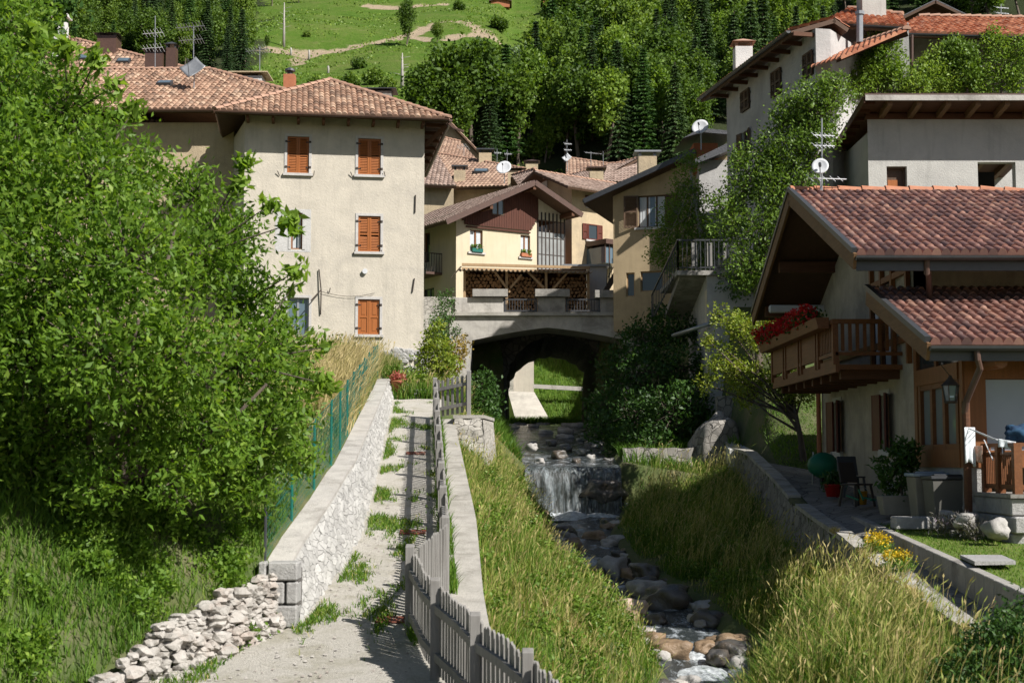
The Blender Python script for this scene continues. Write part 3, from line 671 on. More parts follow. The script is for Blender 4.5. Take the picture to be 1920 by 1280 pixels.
# waterfall sheet over the weir
V = []; nn = 60; prof = [(42.6, -.165), (42.2, -.19), (41.98, -.24), (41.86, -.40), (41.80, -.7), (41.76, -1.1), (41.72, -1.5), (41.66, -1.62)]
for j, (Y, z) in enumerate(prof):
    for k in range(nn):
        x = .38 + (3.2 - .38) * k / (nn - 1); w_ = (.05 * noise.noise(Vector((x * 7, 0, z * .6))) + .03 * noise.noise(Vector((x * 22, 1, z)))) * (j > 1)
        V.append((x, Y + w_ * 2.2, z + .02 * noise.noise(Vector((x * 4, 3, 0)))))
F = np.array([(r * nn + i, r * nn + i + 1, (r + 1) * nn + i + 1, (r + 1) * nn + i) for r in range(len(prof) - 1) for i in range(nn - 1)])
tag(np_mesh('waterfall', V, F, 'foam', smooth=True), kind='structure', label='low waterfall spilling over the stone weir')
def foam_patch(x, Y, rx, ry, h, seed):
    mb_ = MB(); n = 14; vs = []
    for j in range(n):
        for i in range(n):
            a, b = i / (n - 1) * 2 - 1, j / (n - 1) * 2 - 1; q = max(0, 1 - a * a - b * b); x_, y_ = x + a * rx, Y + b * ry
            z = waterz(min(y_, 41.9)) - .03 + q * h * .55 * (.75 + .5 * noise.noise(Vector((x_ * 3, y_ * 3, seed)))) + .05 * noise.noise(Vector((x_ * 12, y_ * 12, seed))) * q; vs.append((x_, y_, z))
    return mb_.add(vs, [(j * n + i, j * n + i + 1, (j + 1) * n + i + 1, (j + 1) * n + i) for j in range(n - 1) for i in range(n - 1)])
mb = MB()
for q in [(1.7, 41.3, .6, .6, .42, 1), (2.5, 41.45, .7, .35, .22, 2), (1.0, 41.4, .6, .3, .22, 3), (1.62, 34.2, .55, .5, .22, 4), (1.5, 33.2, .4, .4, .15, 5), (2.2, 29.3, .6, .3, .14, 6), (3.2, 24.2, .45, .5, .14, 7), (3.2, 25.4, .25, .6, .18, 8), (2.0, 31.3, .5, .25, .12, 9), (2.7, 27.4, .5, .25, .12, 12), (1.9, 38.8, .5, .3, .1, 13)]:
    p = foam_patch(*q); mb.add(p.v, p.f)
tag(mb.build('whitewater', 'foam_white', None, True), 'white churned water among the rocks below the waterfall and along the stream', None, None, 'stuff')
# ------------------------------------------------------------------ hillside
def hz(x, y):
    s = min(1, max(0, (abs(x - 2.3) - 2.4) / 2.5)); s = s * s * (3 - 2 * s)
    if y < 94: z = (1.95 + (y - 77) * .035 + max(0, y - 86) * .6) * (1 - s) + (5.9 + (y - 77) * .20) * s
    else:
        z0 = (1.95 + 17 * .035 + 4.8) * (1 - s) + (5.9 + 17 * .2) * s
        if y < 125: z = z0 + (y - 94) * .62
        else:
            z = z0 + 31 * .62 + (y - 125) * .415
    t = min(1, max(0, (y - 100) / 60)); z += t * (4.5 * noise.noise(Vector((x * .018, y * .018, 1))) + 1.2 * noise.noise(Vector((x * .07, y * .07, 2))))
    if y > 125: z += max(0, x - 35) * .10 * min(1, (y - 125) / 50)
    return z
def hill_hit(px, py, y0=96):
    r = ray(px, py); y = y0
    while y < 480:
        if hz(r.x * y, y) > r.z * y: return Vector((r.x * y, y, hz(r.x * y, y)))
        y += .7
    return None
tracks = []
for pl in [[(560, 112), (600, 98), (660, 88), (745, 72)], [(505, 92), (560, 97), (600, 97)], [(780, 66), (835, 38), (905, 58), (925, 70)], [(690, 12), (760, 15), (835, 8)], [(840, 72), (905, 62), (930, 72)], [(400, 60), (412, 22)], [(770, 65), (800, 75)]]:
    q = [hill_hit(*p) for p in pl]; q = [a for a in q if a is not None]; tracks.append([(a.x, a.y) for a in q])
def track_d(x, y):
    best = 99
    for t in tracks:
        for (ax, ay), (bx, by) in zip(t[:-1], t[1:]):
            dx, dy = bx - ax, by - ay; k = max(0, min(1, ((x - ax) * dx + (y - ay) * dy) / (dx * dx + dy * dy + 1e-6)))
            d = math.hypot((x - ax - dx * k), (y - ay - dy * k) * .55); best = min(best, d)
    return best
xs_ = np.concatenate([np.arange(-190, -75, 5), np.arange(-75, 30, 1.1), np.arange(30, 220, 5)]); yy = np.concatenate([np.arange(77.5, 125, 1.0), np.arange(125, 300, 1.3), np.arange(300, 620, 8)])
V = []; A = []; Wd = []
for y in yy:
    for x in xs_:
        z = hz(x, y); d = 9
        if -70 < x < 20 and 120 < y < 300: d = track_d(x, y) + 1.3 * noise.noise(Vector((x * .5, y * .5, 7)))
        if d < 1.2: z -= .25
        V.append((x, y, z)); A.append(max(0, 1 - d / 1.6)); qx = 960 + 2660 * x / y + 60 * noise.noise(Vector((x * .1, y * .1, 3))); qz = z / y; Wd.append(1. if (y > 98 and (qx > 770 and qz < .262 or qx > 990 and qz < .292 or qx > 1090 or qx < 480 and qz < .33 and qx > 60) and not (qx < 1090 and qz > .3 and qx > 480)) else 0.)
nx = len(xs_); F = np.array([(r * nx + i, r * nx + i + 1, (r + 1) * nx + i + 1, (r + 1) * nx + i) for r in range(len(yy) - 1) for i in range(nx - 1)])
m, nt, bs = new_mat('meadow'); v = _pos(nt)
n1 = _noise(nt, _pos(nt, (1, .6, 1)), .16, 8, .68); n2 = _noise(nt, v, .75, 7, .75); n3 = _noise(nt, v, 3.5, 4, .7)
r1 = _ramp(nt, [(.3, (.04, .085, .010)), (.45, (.072, .135, .016)), (.6, (.11, .15, .032)), (.72, (.17, .155, .065))]); nt.links.new(_math(nt, 'ADD', _math(nt, 'MULTIPLY', n1, .6), _math(nt, 'MULTIPLY', n2, .4)), r1.inputs[0])
r2 = _ramp(nt, [(.60, (0, 0, 0)), (.72, (1, 1, 1))]); nt.links.new(n2, r2.inputs[0])
c = _mix(nt, _math(nt, 'MULTIPLY', r2.outputs[0], .75), r1.outputs[0], (.22, .18, .11))
at = _n(nt, 'ShaderNodeAttribute', attribute_name='rnd')
r3 = _ramp(nt, [(.25, (0, 0, 0)), (.5, (1, 1, 1))]); nt.links.new(_math(nt, 'ADD', at.outputs['Fac'], _math(nt, 'MULTIPLY', _math(nt, 'SUBTRACT', n3, .5), .7)), r3.inputs[0])
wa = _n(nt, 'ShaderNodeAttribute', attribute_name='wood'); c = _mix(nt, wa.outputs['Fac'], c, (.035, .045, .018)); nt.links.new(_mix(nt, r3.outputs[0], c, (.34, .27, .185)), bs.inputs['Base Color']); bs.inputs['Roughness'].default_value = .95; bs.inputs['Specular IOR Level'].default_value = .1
b_ = _n(nt, 'ShaderNodeBump'); b_.inputs['Strength'].default_value = 1; b_.inputs['Distance'].default_value = .5
nt.links.new(n2, b_.inputs['Height']); nt.links.new(b_.outputs[0], bs.inputs['Normal']); M['meadow'] = m
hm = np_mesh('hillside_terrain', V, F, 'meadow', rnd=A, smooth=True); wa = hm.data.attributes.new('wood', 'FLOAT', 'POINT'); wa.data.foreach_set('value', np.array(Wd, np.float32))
tag(hm, kind='structure', label='green alpine meadow slope with dirt tracks rising behind the village')
# ------------------------------------------------------------------ stone work near the path
def stone_lump(rng, size, sub_=2, jag=.25):
    bm = bmesh.new(); bmesh.ops.create_icosphere(bm, subdivisions=sub_, radius=1); off = Vector(rng.normal(size=3) * 9)
    vs = []
    for v in bm.verts:
        p = v.co.copy(); q = 1 + jag * noise.noise(p * 1.3 + off) * 1.6 + jag * .5 * noise.noise(p * 3.1 + off)
        m_ = max(abs(p.x), abs(p.y), abs(p.z)); p = p.lerp(p / m_ * .85, .45) * q
        vs.append((p.x * size[0], p.y * size[1], p.z * size[2]))
    fs = [tuple(v.index for v in f.verts) for f in bm.faces]; bm.free(); return vs, fs
def add_lump(mb, rng, c, size, rot=0, sub_=2, jag=.25):
    vs, fs = stone_lump(rng, size, sub_, jag); ca, sa = math.cos(rot), math.sin(rot)
    mb.add([(c[0] + x * ca - y * sa, c[1] + x * sa + y * ca, c[2] + z) for x, y, z in vs], fs)
rng = np.random.default_rng(3)
wall = thing('stone_wall', 'long whitish stone retaining wall with pale flat top along the left edge of the gravel path', 'wall', (wallfoot(17.5), 17.5, pathz(17.5)))
V = []; F = []; ysn = np.arange(17.5, 41.3, .08); nz = 14
for Y in ysn:
    x = wallfoot(Y); zt = pathz(Y) + wallh(Y) - .05
    for k in range(nz):
        t = k / (nz - 1); z = (pathz(Y) - .15) * (1 - t) + zt * t; p = Vector((Y * 3.2, z * 5.5, 1)); c = noise.voronoi(p)[0]
        d = min(1, (c[1] - c[0]) * 3.5); V.append((x - .22 * t + .06 * d - .045 + .02 * noise.noise(Vector((Y * 9, z * 9, 4))), Y, z))
F = np.array([(r * nz + i, (r + 1) * nz + i, (r + 1) * nz + i + 1, r * nz + i + 1) for r in range(len(ysn) - 1) for i in range(nz - 1)])
np_mesh('masonry_face', V, F, 'stone_path', wall)
mb = MB()
for a, b in zip(ysn[:-1:6], list(ysn[6::6])):
    for (Y, Z) in ((a, b),):
        x0, x1 = wallfoot(Y), wallfoot(Z); z0, z1 = pathz(Y) + wallh(Y), pathz(Z) + wallh(Z)
        mb.hexa([(x0 - .58, Y, z0 - .055), (x0 - .19, Y, z0 - .055), (x1 - .19, Z, z1 - .055), (x1 - .58, Z, z1 - .055), (x0 - .58, Y, z0), (x0 - .19, Y, z0), (x1 - .19, Z, z1), (x1 - .58, Z, z1)])
mb.build('coping', 'concrete_light', wall)
mb = MB(); x = wallfoot(17.5) - .06; z = pathz(17.5) - .12; rows = [.10, .28, .28, .24]; sp = [[.5], [.17, .33], [.34, .16], [.12, .38]]
for i, h in enumerate(rows):
    xx = x - .50
    for w_ in sp[i]:
        mb.add(*(lambda q: (q.v, q.f))(MB().box((xx + w_ / 2, 17.5 + .02 * rng.random(), z + h / 2), (w_ - .022, .34 + .04 * rng.random(), h - .02)))); xx += w_
    z += h
mb.build('quoin_blocks', 'stone_block', wall, bevel=.018)
mb = MB(); mb.box((x - .25, 17.62, pathz(17.5) + .28), (.47, .3, .8)); mb.build('mortar', pm('mortar', (.12, .11, .10)), wall)
# dry stone low wall beside the clearing
dw = MB(); Y = 17.3; rng = np.random.default_rng(8)
while Y > 14.7:
    x = wallfoot(Y); dx = (wallfoot(Y - .2) - x) / .2; h = wallh(Y) + .04
    z = pathz(Y) - .05; lev = 0
    while z < pathz(Y) + h:
        s = rng.uniform(.045, .10); add_lump(dw, rng, (x - .02 - lev * .022 + rng.normal() * .02, Y + rng.normal() * .06, z + s * .6), (s * rng.uniform(.9, 1.3), s * rng.uniform(.9, 1.6), s * .75), rng.uniform(0, 3), 2, .42)
        z += s * 1.15; lev += 1
    Y -= rng.uniform(.09, .14)
dwo = dw.build('dry_stone_wall', 'rock_pale', None, True); dwo.data.set_sharp_from_angle(angle=R(28)); tag(dwo, 'low tumbled dry stone wall of whitish rocks below the grassy slope at the bottom left', 'wall')
# small stone terrace at the top of the path
st_ = MB(); rng = np.random.default_rng(5)
for r_ in range(4):
    for k in range(9):
        p = W(756 + k * 6 + (r_ % 2) * 3, 752 - r_ * 6.5, 40.8 + r_ * .12); add_lump(st_, rng, p, (.07, .12, .06), 0, 1)
tag(st_.build('garden_stone_edging', 'rock_pale'), 'small rubble stone edging at the top end of the gravel path', 'stone edging')
# masonry block carrying the gate end of the fence
mb = MB(); a = W(850, 782, 35.6); mb2 = MB()
t4 = [W(852, 784, 34.9), W(905, 781, 34.9), W(925, 790, 37.6), W(858, 778, 37.8)]; zt = t4[0].z
b4 = [Vector((p.x + (.10 if i in (1, 2) else 0), p.y - (.1 if i < 2 else 0), zt - 1.15)) for i, p in enumerate(t4)]
ab = thing('stone_abutment', 'rough stone pier under the short fence panel at the stream bank', 'stone pier', tuple(b4[0]))
n = 12; vs = []
for j in range(n):
    for i in range(n):
        t = i / (n - 1); u_ = j / (n - 1); top = Vector((t4[0].x, t4[0].y, zt)).lerp(Vector((t4[1].x, t4[1].y, zt)), t); bot = b4[0].lerp(b4[1], t); p = bot.lerp(top, u_)
        p.y += .06 * noise.noise(p * 4); vs.append(p)
mb.add(vs, [(j * n + i, j * n + i + 1, (j + 1) * n + i + 1, (j + 1) * n + i) for j in range(n - 1) for i in range(n - 1)])
tt = [Vector((p.x, p.y, zt)) for p in t4]; mb.add(b4 + tt, [(1, 2, 6, 5), (2, 3, 7, 6), (3, 0, 4, 7)])
mb.build('masonry', 'stone_old', ab); mb2.prism([Vector((p.x + (.03 if i in (1, 2) else -.03), p.y, zt + .002)) for i, p in enumerate(t4)], (0, 0, .08)); mb2.build('capstone', 'slab', ab)
# ------------------------------------------------------------------ river wall on the chalet side
rwall = thing('river_wall', 'long stone retaining wall with flat coping between the stream and the chalet path', 'wall', (RW(20), 20, copz(20) - 1))
V = []; ysn = np.arange(16.6, 43.6, .1); nz = 12
for Y in ysn:
    x = RW(Y); z0 = copz(Y) - 1.6; z1 = copz(Y) - .09
    for k in range(nz):
        t = k / (nz - 1); z = z0 * (1 - t) + z1 * t; c = noise.voronoi(Vector((Y * 2.6, z * 4.5, 9)))[0]; d = min(1, (c[1] - c[0]) * 3)
        V.append((x - .20 * (1 - t) - .05 * d + .03 * noise.noise(Vector((Y * 5, z * 5, 2))), Y, z))
F = np.array([(r * nz + i, r * nz + i + 1, (r + 1) * nz + i + 1, (r + 1) * nz + i) for r in range(len(ysn) - 1) for i in range(nz - 1)])
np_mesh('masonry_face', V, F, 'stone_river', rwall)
mb = MB(); Y = 16.6; rng = np.random.default_rng(4)
while Y < 43:
    Z = min(Y + rng.uniform(.8, 1.3), 43.4); g_ = .012
    if not (30.0 < Y < 31.0):
        x0, x1 = RW(Y), RW(Z); j = rng.normal() * .008
        mb.hexa([(x0 - .05, Y + g_, copz(Y) - .085), (x0 + .25, Y + g_, copz(Y) - .085), (x1 + .25, Z, copz(Z) - .085), (x1 - .05, Z, copz(Z) - .085), (x0 - .05, Y + g_, copz(Y) + j), (x0 + .25, Y + g_, copz(Y) + j), (x1 + .25, Z, copz(Z) + j), (x1 - .05, Z, copz(Z) + j)])
    Y = Z
mb.build('coping', 'slab', rwall)
# garden curb and lawn (chalet terrace)
M['lawn'] = pm('lawn', (.09, .15, .022), (.15, .18, .04), 5, .95, .8, 40, (.17, .15, .06), 1.8, .5)
cx = tab((8, 5.6), (17, 6.05), (21.2, 6.27), (28, 6.62))
gc = MB(); Y = 10.2
while Y < 27.8:
    Z = min(Y + .45, 28); gc.hexa([(cx(Y), Y + .008, curbz(Y) - .55), (cx(Y) + .18, Y + .008, curbz(Y) - .55), (cx(Z) + .18, Z, curbz(Z) - .55), (cx(Z), Z, curbz(Z) - .55), (cx(Y) + .02, Y + .008, curbz(Y)), (cx(Y) + .18, Y + .008, curbz(Y)), (cx(Z) + .18, Z, curbz(Z)), (cx(Z) + .02, Z, curbz(Z))]); Y = Z
tag(gc.build('garden_curb', 'concrete', None, bevel=.01), 'low grey block curb holding the lawn beside the narrow path', 'curb')
V = []; ly = np.arange(10.2, 26.6, .4); n = 14
for Y in ly:
    for k in range(n): x = cx(Y) + .15 + (15 - cx(Y)) * k / (n - 1); V.append((x, Y, curbz(Y) - .03 + .02 * noise.noise(Vector((x, Y, 0)))))
F = np.array([(r * n + i, r * n + i + 1, (r + 1) * n + i + 1, (r + 1) * n + i) for r in range(len(ly) - 1) for i in range(n - 1)])
tag(np_mesh('lawn', V, F, 'lawn', smooth=True), kind='structure', label='mown lawn in front of the chalet')
M['paving'] = stone_mat('paving', (.16, .15, .135), (.25, .235, .21), (.09, .085, .075), 2.2, (1, 1, 1), .5, .04)
V = []; py_ = np.arange(9, 37.6, .5)
for Y in py_:
    a = RW(Y) + .27; b = cx(Y) + .02 if Y < 25.6 else 12.5
    for k in range(6): x = a + (b - a) * k / 5; zl_ = copz(Y) - .045; V.append((x, Y, zl_ if Y < 25.6 else (zl_ + (pavz0(Y) - zl_) * min(1, (x - a) / 1.0))))
F = np.array([(r * 6 + i, r * 6 + i + 1, (r + 1) * 6 + i + 1, (r + 1) * 6 + i) for r in range(len(py_) - 1) for i in range(5)])
tag(np_mesh('paved_footpath', V, F, 'paving', smooth=True), kind='structure', label='shaded stone paved path along the chalet')
mb = MB(); q = W(1800, 1052, 14.2); mb.prism([(6.35 * .72, 14.0, -.90), (5.05, 13.85, -.90), (5.35, 15.0, -.90), (4.85, 15.1, -.90)][:0] or [W(1828, 1059, 19.5), W(1905, 1058, 19.5), W(1878, 1046, 20.8), W(1800, 1046, 20.8)], (0, 0, .05))
o = mb.build('manhole_slab', 'stone_block'); tag(o, 'flat grey stone slab lying on the lawn at the right edge', 'stone slab')
# cross wall right of the waterfall, buttress and retaining wall panel
cw = MB(); rng = np.random.default_rng(9); n = 30; vs = []
p0, p1 = W(1168, 890, 42.6), W(1312, 880, 43.2)
for j in range(8):
    for i in range(n):
        t = i / (n - 1); x = p0.x + (p1.x - p0.x) * t; z = -1.4 + (.36 + 1.4 + .05 * noise.noise(Vector((x * 3, 0, 0)))) * j / 7; vs.append((x, 42.6 + .6 * t + .07 * noise.noise(Vector((x * 4, z * 5, 1))), z))
cw.add(vs, [(j * n + i, j * n + i + 1, (j + 1) * n + i + 1, (j + 1) * n + i) for j in range(7) for i in range(n - 1)])
cw.add([vs[7 * n], vs[8 * n - 1], (p1.x, 44, .36), (p0.x, 44, .36)], [(0, 1, 2, 3)])
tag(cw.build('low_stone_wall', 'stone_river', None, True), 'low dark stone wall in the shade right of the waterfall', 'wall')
bt = MB(); rng = np.random.default_rng(12); vs = []; n = 16; m_ = 18
ctr = W(1338, 812, 43.3)
add_lump(bt, rng, (ctr.x, 43.6, .15), (.75, .8, 1.2), .2, 4, .22)
for v_i, v in enumerate(bt.v):
    k = max(0, min(1, (v[2] + 1.2) / 2.7)); bt.v[v_i] = (ctr.x + (v[0] - ctr.x) * (1.15 - .3 * k) + .12 * k, v[1], v[2])
tag(bt.build('stone_buttress', 'stone_river', None, True), 'big rounded grey stone buttress at the foot of the terrace block', 'buttress')
mb = MB(); F1 = Facade(W(1345, 800, 44.5), W(1466, 800, 44.5)); F1.box(mb, 0, F1.L, -.4, F1.st(1400, 742)[1], -.4, 0); mb.build
o = mb.build('rubble_wall', M['stone_river']); tag(o, 'dark rubble wall behind the white gravel yard below the terrace', 'wall')
mb = MB(); F2 = Facade(W(1466, 800, 44.3), W(1540, 800, 44.3)); F2.box(mb, .0, F2.L, -.4, F2.st(1500, 742)[1], -.4, 0)
tag(mb.build('concrete_wall', 'concrete'), 'board marked concrete wall behind the small tree trunk', 'wall')
M['white_gravel'] = pm('white_gravel', (.62, .62, .62), (.45, .45, .46), 20, .9, .8, 50)
yd = MB(); yd.add([W(1368, 845, 41.5), W(1466, 845, 41.5), W(1466, 823, 44.4), W(1352, 823, 44.4)], [(0, 1, 2, 3)])
for i, v in enumerate(yd.v): yd.v[i] = (v[0], v[1], v[2] + .03)
yd.add([(v[0], v[1], v[2] - 1.0) for v in yd.v[:4]], [(0, 1, 2, 3)]); yd.f += [(0, 1, 5, 4), (0, 3, 7, 4), (1, 2, 6, 5)]
tag(yd.build('gravel_yard', 'white_gravel'), 'small white gravel yard', None, None, 'structure')
# ------------------------------------------------------------------ wooden picket fence
fe = thing('picket_fence', 'weathered grey wooden picket fence winding along the right edge of the gravel path', 'fence', (fenceX(17), 17, pathz(17)))
def run(pts, side=1, pitch=.105, h=1.0):
    """rails and pickets between consecutive points; pickets on the stream side"""
    pk, rl = MB(), MB(); rg = random.Random(len(pts))
    for (a, b) in zip(pts[:-1], pts[1:]):
        a = Vector(a); b = Vector(b); d = b - a; dh = Vector((d.x, d.y, 0)).normalized(); nrm = Vector((dh.y, -dh.x, 0)) * side
        for zr in (.26, .76): rl.bar(a + Vector((0, 0, zr)), b + Vector((0, 0, zr)), .045, .085)
        L = math.hypot(d.x, d.y); k = max(1, int(L / pitch))
        for i in range(k):
            p = a + d * ((i + .5) / k) + nrm * .042; hh = h + rg.uniform(-.02, .02); w = .066; t = .022; dz = rg.uniform(-.01, .01)
            q = dh * w / 2; r_ = nrm * t / 2; z0, z1, z2 = p.z + .06, p.z + hh - .03, p.z + hh
            V_ = [p - q - r_, p + q - r_, p + q + r_, p - q + r_]
            lo = [Vector((v.x, v.y, z0)) for v in V_]; hi = [Vector((v.x + dz, v.y, z1)) for v in V_]; m0 = p + Vector((dz, 0, 0)); 
            pk.add(lo + hi + [Vector((m0.x, m0.y, z2)) - r_ , Vector((m0.x, m0.y, z2)) + r_], [(3, 2, 1, 0), (0, 1, 5, 4), (1, 2, 6, 5), (2, 3, 7, 6), (3, 0, 4, 7), (4, 5, 8), (7, 6, 9), (5, 6, 9, 8), (7, 4, 8, 9)])
    return pk, rl
gp = lambda Y: (fenceX(Y), Y, pathz(Y))
near = [gp(y) for y in (11.2, 12.17, 12.83, 13.49, 14.03, 14.72, 15.36, 15.93, 16.5)] + [(-1.21, 17.0, pathz(17.0))]
step = [(-1.21, 17.0, pathz(17.0)), (-.87, 18.7, pathz(18.7))]
far = [gp(y) for y in np.linspace(18.7, 36, 9)]
e0 = Vector(gp(36)); e1 = W(879, 775, 35.6); end = [tuple(e0), tuple(e1)]
allp, allr = MB(), MB()
for pts, s_, pt_ in ((near, 1, .095), (step, 1, .115), (far, 1, .15), (end, -1, .13)):
    p_, r_ = run(pts, s_, pt_); allp.add(p_.v, p_.f); allr.add(r_.v, r_.f)
allp.build('pickets', 'wood_grey', fe); allr.build('rails', 'wood_grey', fe)
posts = [gp(y) for y in (12.83, 14.03, 15.4)] + [(-1.21, 17.0, pathz(17.0)), (-.87, 18.7, pathz(18.7))] + [gp(y) for y in np.linspace(18.7, 36, 9)[1:]] + [tuple(e1)]
rg = random.Random(2)
for x, y, z in posts:
    mb = MB(); s = .052; mb.add([(x - s, y - s, z - .2), (x + s, y - s, z - .2), (x + s, y + s, z - .2), (x - s, y + s, z - .2), (x - s, y - s, z + 1.06), (x + s, y - s, z + 1.06), (x + s, y + s, z + 1.09), (x - s, y + s, z + 1.09)], [(3, 2, 1, 0), (4, 5, 6, 7), (0, 1, 5, 4), (1, 2, 6, 5), (2, 3, 7, 6), (3, 0, 4, 7)])
    mb.build('post', 'wood_grey', fe, bevel=.006)
# rusty drain covers in the gravel
for i, (Y, l_) in enumerate(((17.6, 'rusty iron drain cover in the path at the fence corner'), (22.6, 'rusty iron drain cover halfway up the shaded path edge'), (30.5, 'rusty iron drain cover near the top of the gravel path'))):
    x = fenceX(Y) - .45 if Y > 18 else -1.45; t = thing('drain_grate', l_, 'drain cover', (x, Y, pathz(Y) + .03)); mb = MB()
    for s_ in (-1, 1): mb.bar((x - .21, Y + s_ * .11, pathz(Y + s_ * .11) + .045), (x + .21, Y + s_ * .11, pathz(Y + s_ * .11) + .045), .03, .02)
    mb.build('rim', M.setdefault('rust', pm('rust', (.22, .07, .04), (.13, .045, .03), 12, .8)), t); mb = MB()
    for k in range(11): xx = x - .19 + k * .038; mb.bar((xx, Y - .1, pathz(Y - .1) + .04), (xx, Y + .1, pathz(Y + .1) + .04), .018, .015)
    mb.build('grille', 'rust', t)
# ------------------------------------------------------------------ green mesh fence on the wall
M['green_mesh'] = pm('green_mesh', (.012, .13, .10), (.01, .10, .08), 6, .5)
gf = thing('mesh_fence', 'green wire mesh fence with slim posts standing on top of the white stone wall', 'fence', (wallfoot(18) - .55, 18, pathz(18) + wallh(18)))
ge = lambda Y: Vector((wallfoot(Y) - .52, Y, pathz(Y) + wallh(Y)))
pyv = [17.62, 19.1, 20.7, 22.4, 24.2, 26.1, 28.1, 30.3, 32.7, 35.2, 37.8, 40.4]
for Y in pyv: mb = MB(); p = ge(Y); mb.tube([p - Vector((0, 0, .3)), p + Vector((0, 0, 1.05))], .019, 6); mb.build('post', 'metal_dark' if Y < 18 else 'green_mesh', gf)
wm = MB()
for a, b in zip(pyv[:-1], pyv[1:]):
    pa, pb = ge(a), ge(b)
    for zz in (.03, .5, 1.0): wm.bar(pa + Vector((0, 0, zz)), pb + Vector((0, 0, zz)), .006)
    n = int((b - a) / .075)
    for k in range(n):
        p = pa.lerp(pb, k / n); wm.bar(p + Vector((0, 0, .03)), p + Vector((0, 0, 1.0)), .0022)
    for k in range(1, 13): wm.bar(pa + Vector((0, 0, k * .078)), pb + Vector((0, 0, k * .078)), .0022)
wm.build('wire_mesh', 'green_mesh', gf)
sh = MB(); sy = np.arange(32, 40.4, .4); vs = []
for Y in sy:
    for zz in (.02, .3, .6, .92): p = ge(Y); vs.append((p.x - .03 + .05 * noise.noise(Vector((Y * 2, zz * 3, 0))), Y, p.z + zz))
sh.add(vs, [(r * 4 + i, r * 4 + i + 1, (r + 1) * 4 + i + 1, (r + 1) * 4 + i) for r in range(len(sy) - 1) for i in range(3)])
M['shade_net'] = pm('shade_net', (.02, .17, .15), (.03, .13, .12), 30, .8)
sh.build('shade_net', 'shade_net', gf)
# ------------------------------------------------------------------ road bridge
br = thing('bridge', 'concrete road bridge with angular opening in front of an old stone arch across the stream', 'bridge', (1.6, 58, 2))
YB = 58.0
B = lambda px, py, Y=YB: W(px, py, Y)
out = [B(843, 594), B(843, 700), B(874, 740), B(884, 638), B(1045, 613), B(1166, 634), B(1172, 740), B(1240, 740), B(1240, 600)]
zt = B(900, 592).z
L0, L1, I0, PK, I1, R0 = B(843, 594).x, B(1240, 594).x, B(885, 638), B(1045, 614), B(1168, 636), B(1178, 740)
il = B(872, 740).x
def face(Y0, Y1, mat, nm):
    mb = MB(); zb = .8; segs = [((L0, zb), (il, zb), (I0.x, I0.z), (L0, zt)), ((L1, zt), (I1.x, I1.z), (I1.x + .15, zb), (L1, zb))]; N_ = 12
    cv = lambda t: (I0.x + (I1.x - I0.x) * t, I0.z + (I1.z - I0.z) * t + (PK.z - (I0.z + I1.z) / 2) * (.55 * (1 - abs(2 * t - 1)) + .45 * math.sin(math.pi * t)))
    tp = lambda t: (L0 + (L1 - L0) * t, zt)
    for i in range(N_): segs.append((tp(i / N_), cv(i / N_), cv((i + 1) / N_), tp((i + 1) / N_)))
    for a, b, c, d in segs:
        q = [(p[0], Y0, p[1]) for p in (a, b, c, d)]; mb.prism(q, (0, Y1 - Y0, 0))
    return mb.build(nm, mat, br)
face(YB, YB + 2.6, 'concrete_light', 'portal')
mb = MB(); mb.box(((L0 + L1) / 2 - .05, YB + 9, zt + .07), (L1 - L0 + .25, 18.3, .14)); mb.build('deck', 'slab', br)
# stone barrel vault behind the portal
cx0, cxz, rad = 2.02, 3.35, 2.25; mb = MB(); n = 24
for Y0, Y1 in ((62.2, 75.8),):
    inn, outp = [], []
    for i in range(n + 1):
        t = math.pi * i / n; jx = .05 * math.sin(i * 2.7); inn.append((cx0 - math.cos(t) * (rad + jx), cxz + math.sin(t) * (rad * .93 + jx)))
    prof = [(cx0 - rad - .05, .9)] + inn + [(cx0 + rad + .05, .9)]
    top = [(cx0 - rad - 1.6, .9)] + [(cx0 - rad - 1.6 + (2 * rad + 3.2) * i / n, zt - .01) for i in range(n + 1)] + [(cx0 + rad + 1.6, .9)]
    for i in range(len(prof) - 1):
        a, b, c, d = prof[i], prof[i + 1], top[i + 1], top[i]; mb.prism([(p[0], Y0, p[1]) for p in (a, b, c, d)], (0, Y1 - Y0, 0))
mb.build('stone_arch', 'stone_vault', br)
def slabseg(px0, px1, y0, y1, Y=YB + .25, t=.22, nm='parapet', mat='concrete'):
    mb = MB(); a, b = B(px0, y1, Y), B(px1, y0, Y); mb.box(((a.x + b.x) / 2, Y, (a.z + b.z) / 2), (b.x - a.x, t, b.z - a.z)); return mb.build(nm, mat, br, bevel=.015)
slabseg(853, 944, 558, 588, mat='concrete_light'); slabseg(1008, 1060, 558, 588); slabseg(1126, 1221, 558, 589)
for a, b in ((945, 1007), (1061, 1125)):
    mb = MB(); p, q = B(a, 588, YB + .3), B(b, 560, YB + .3)
    for z in (p.z + .12, q.z - .03): mb.bar((p.x, p.y, z), (q.x, q.y, z), .05)
    for x in (p.x + .04, q.x - .04): mb.bar((x, p.y, p.z), (x, p.y, q.z), .07)
    k = 12
    for i in range(1, k): x = p.x + (q.x - p.x) * i / k; mb.bar((x, p.y, p.z + .12), (x, p.y, q.z), .025)
    mb.build('railing', 'metal_dark', br)
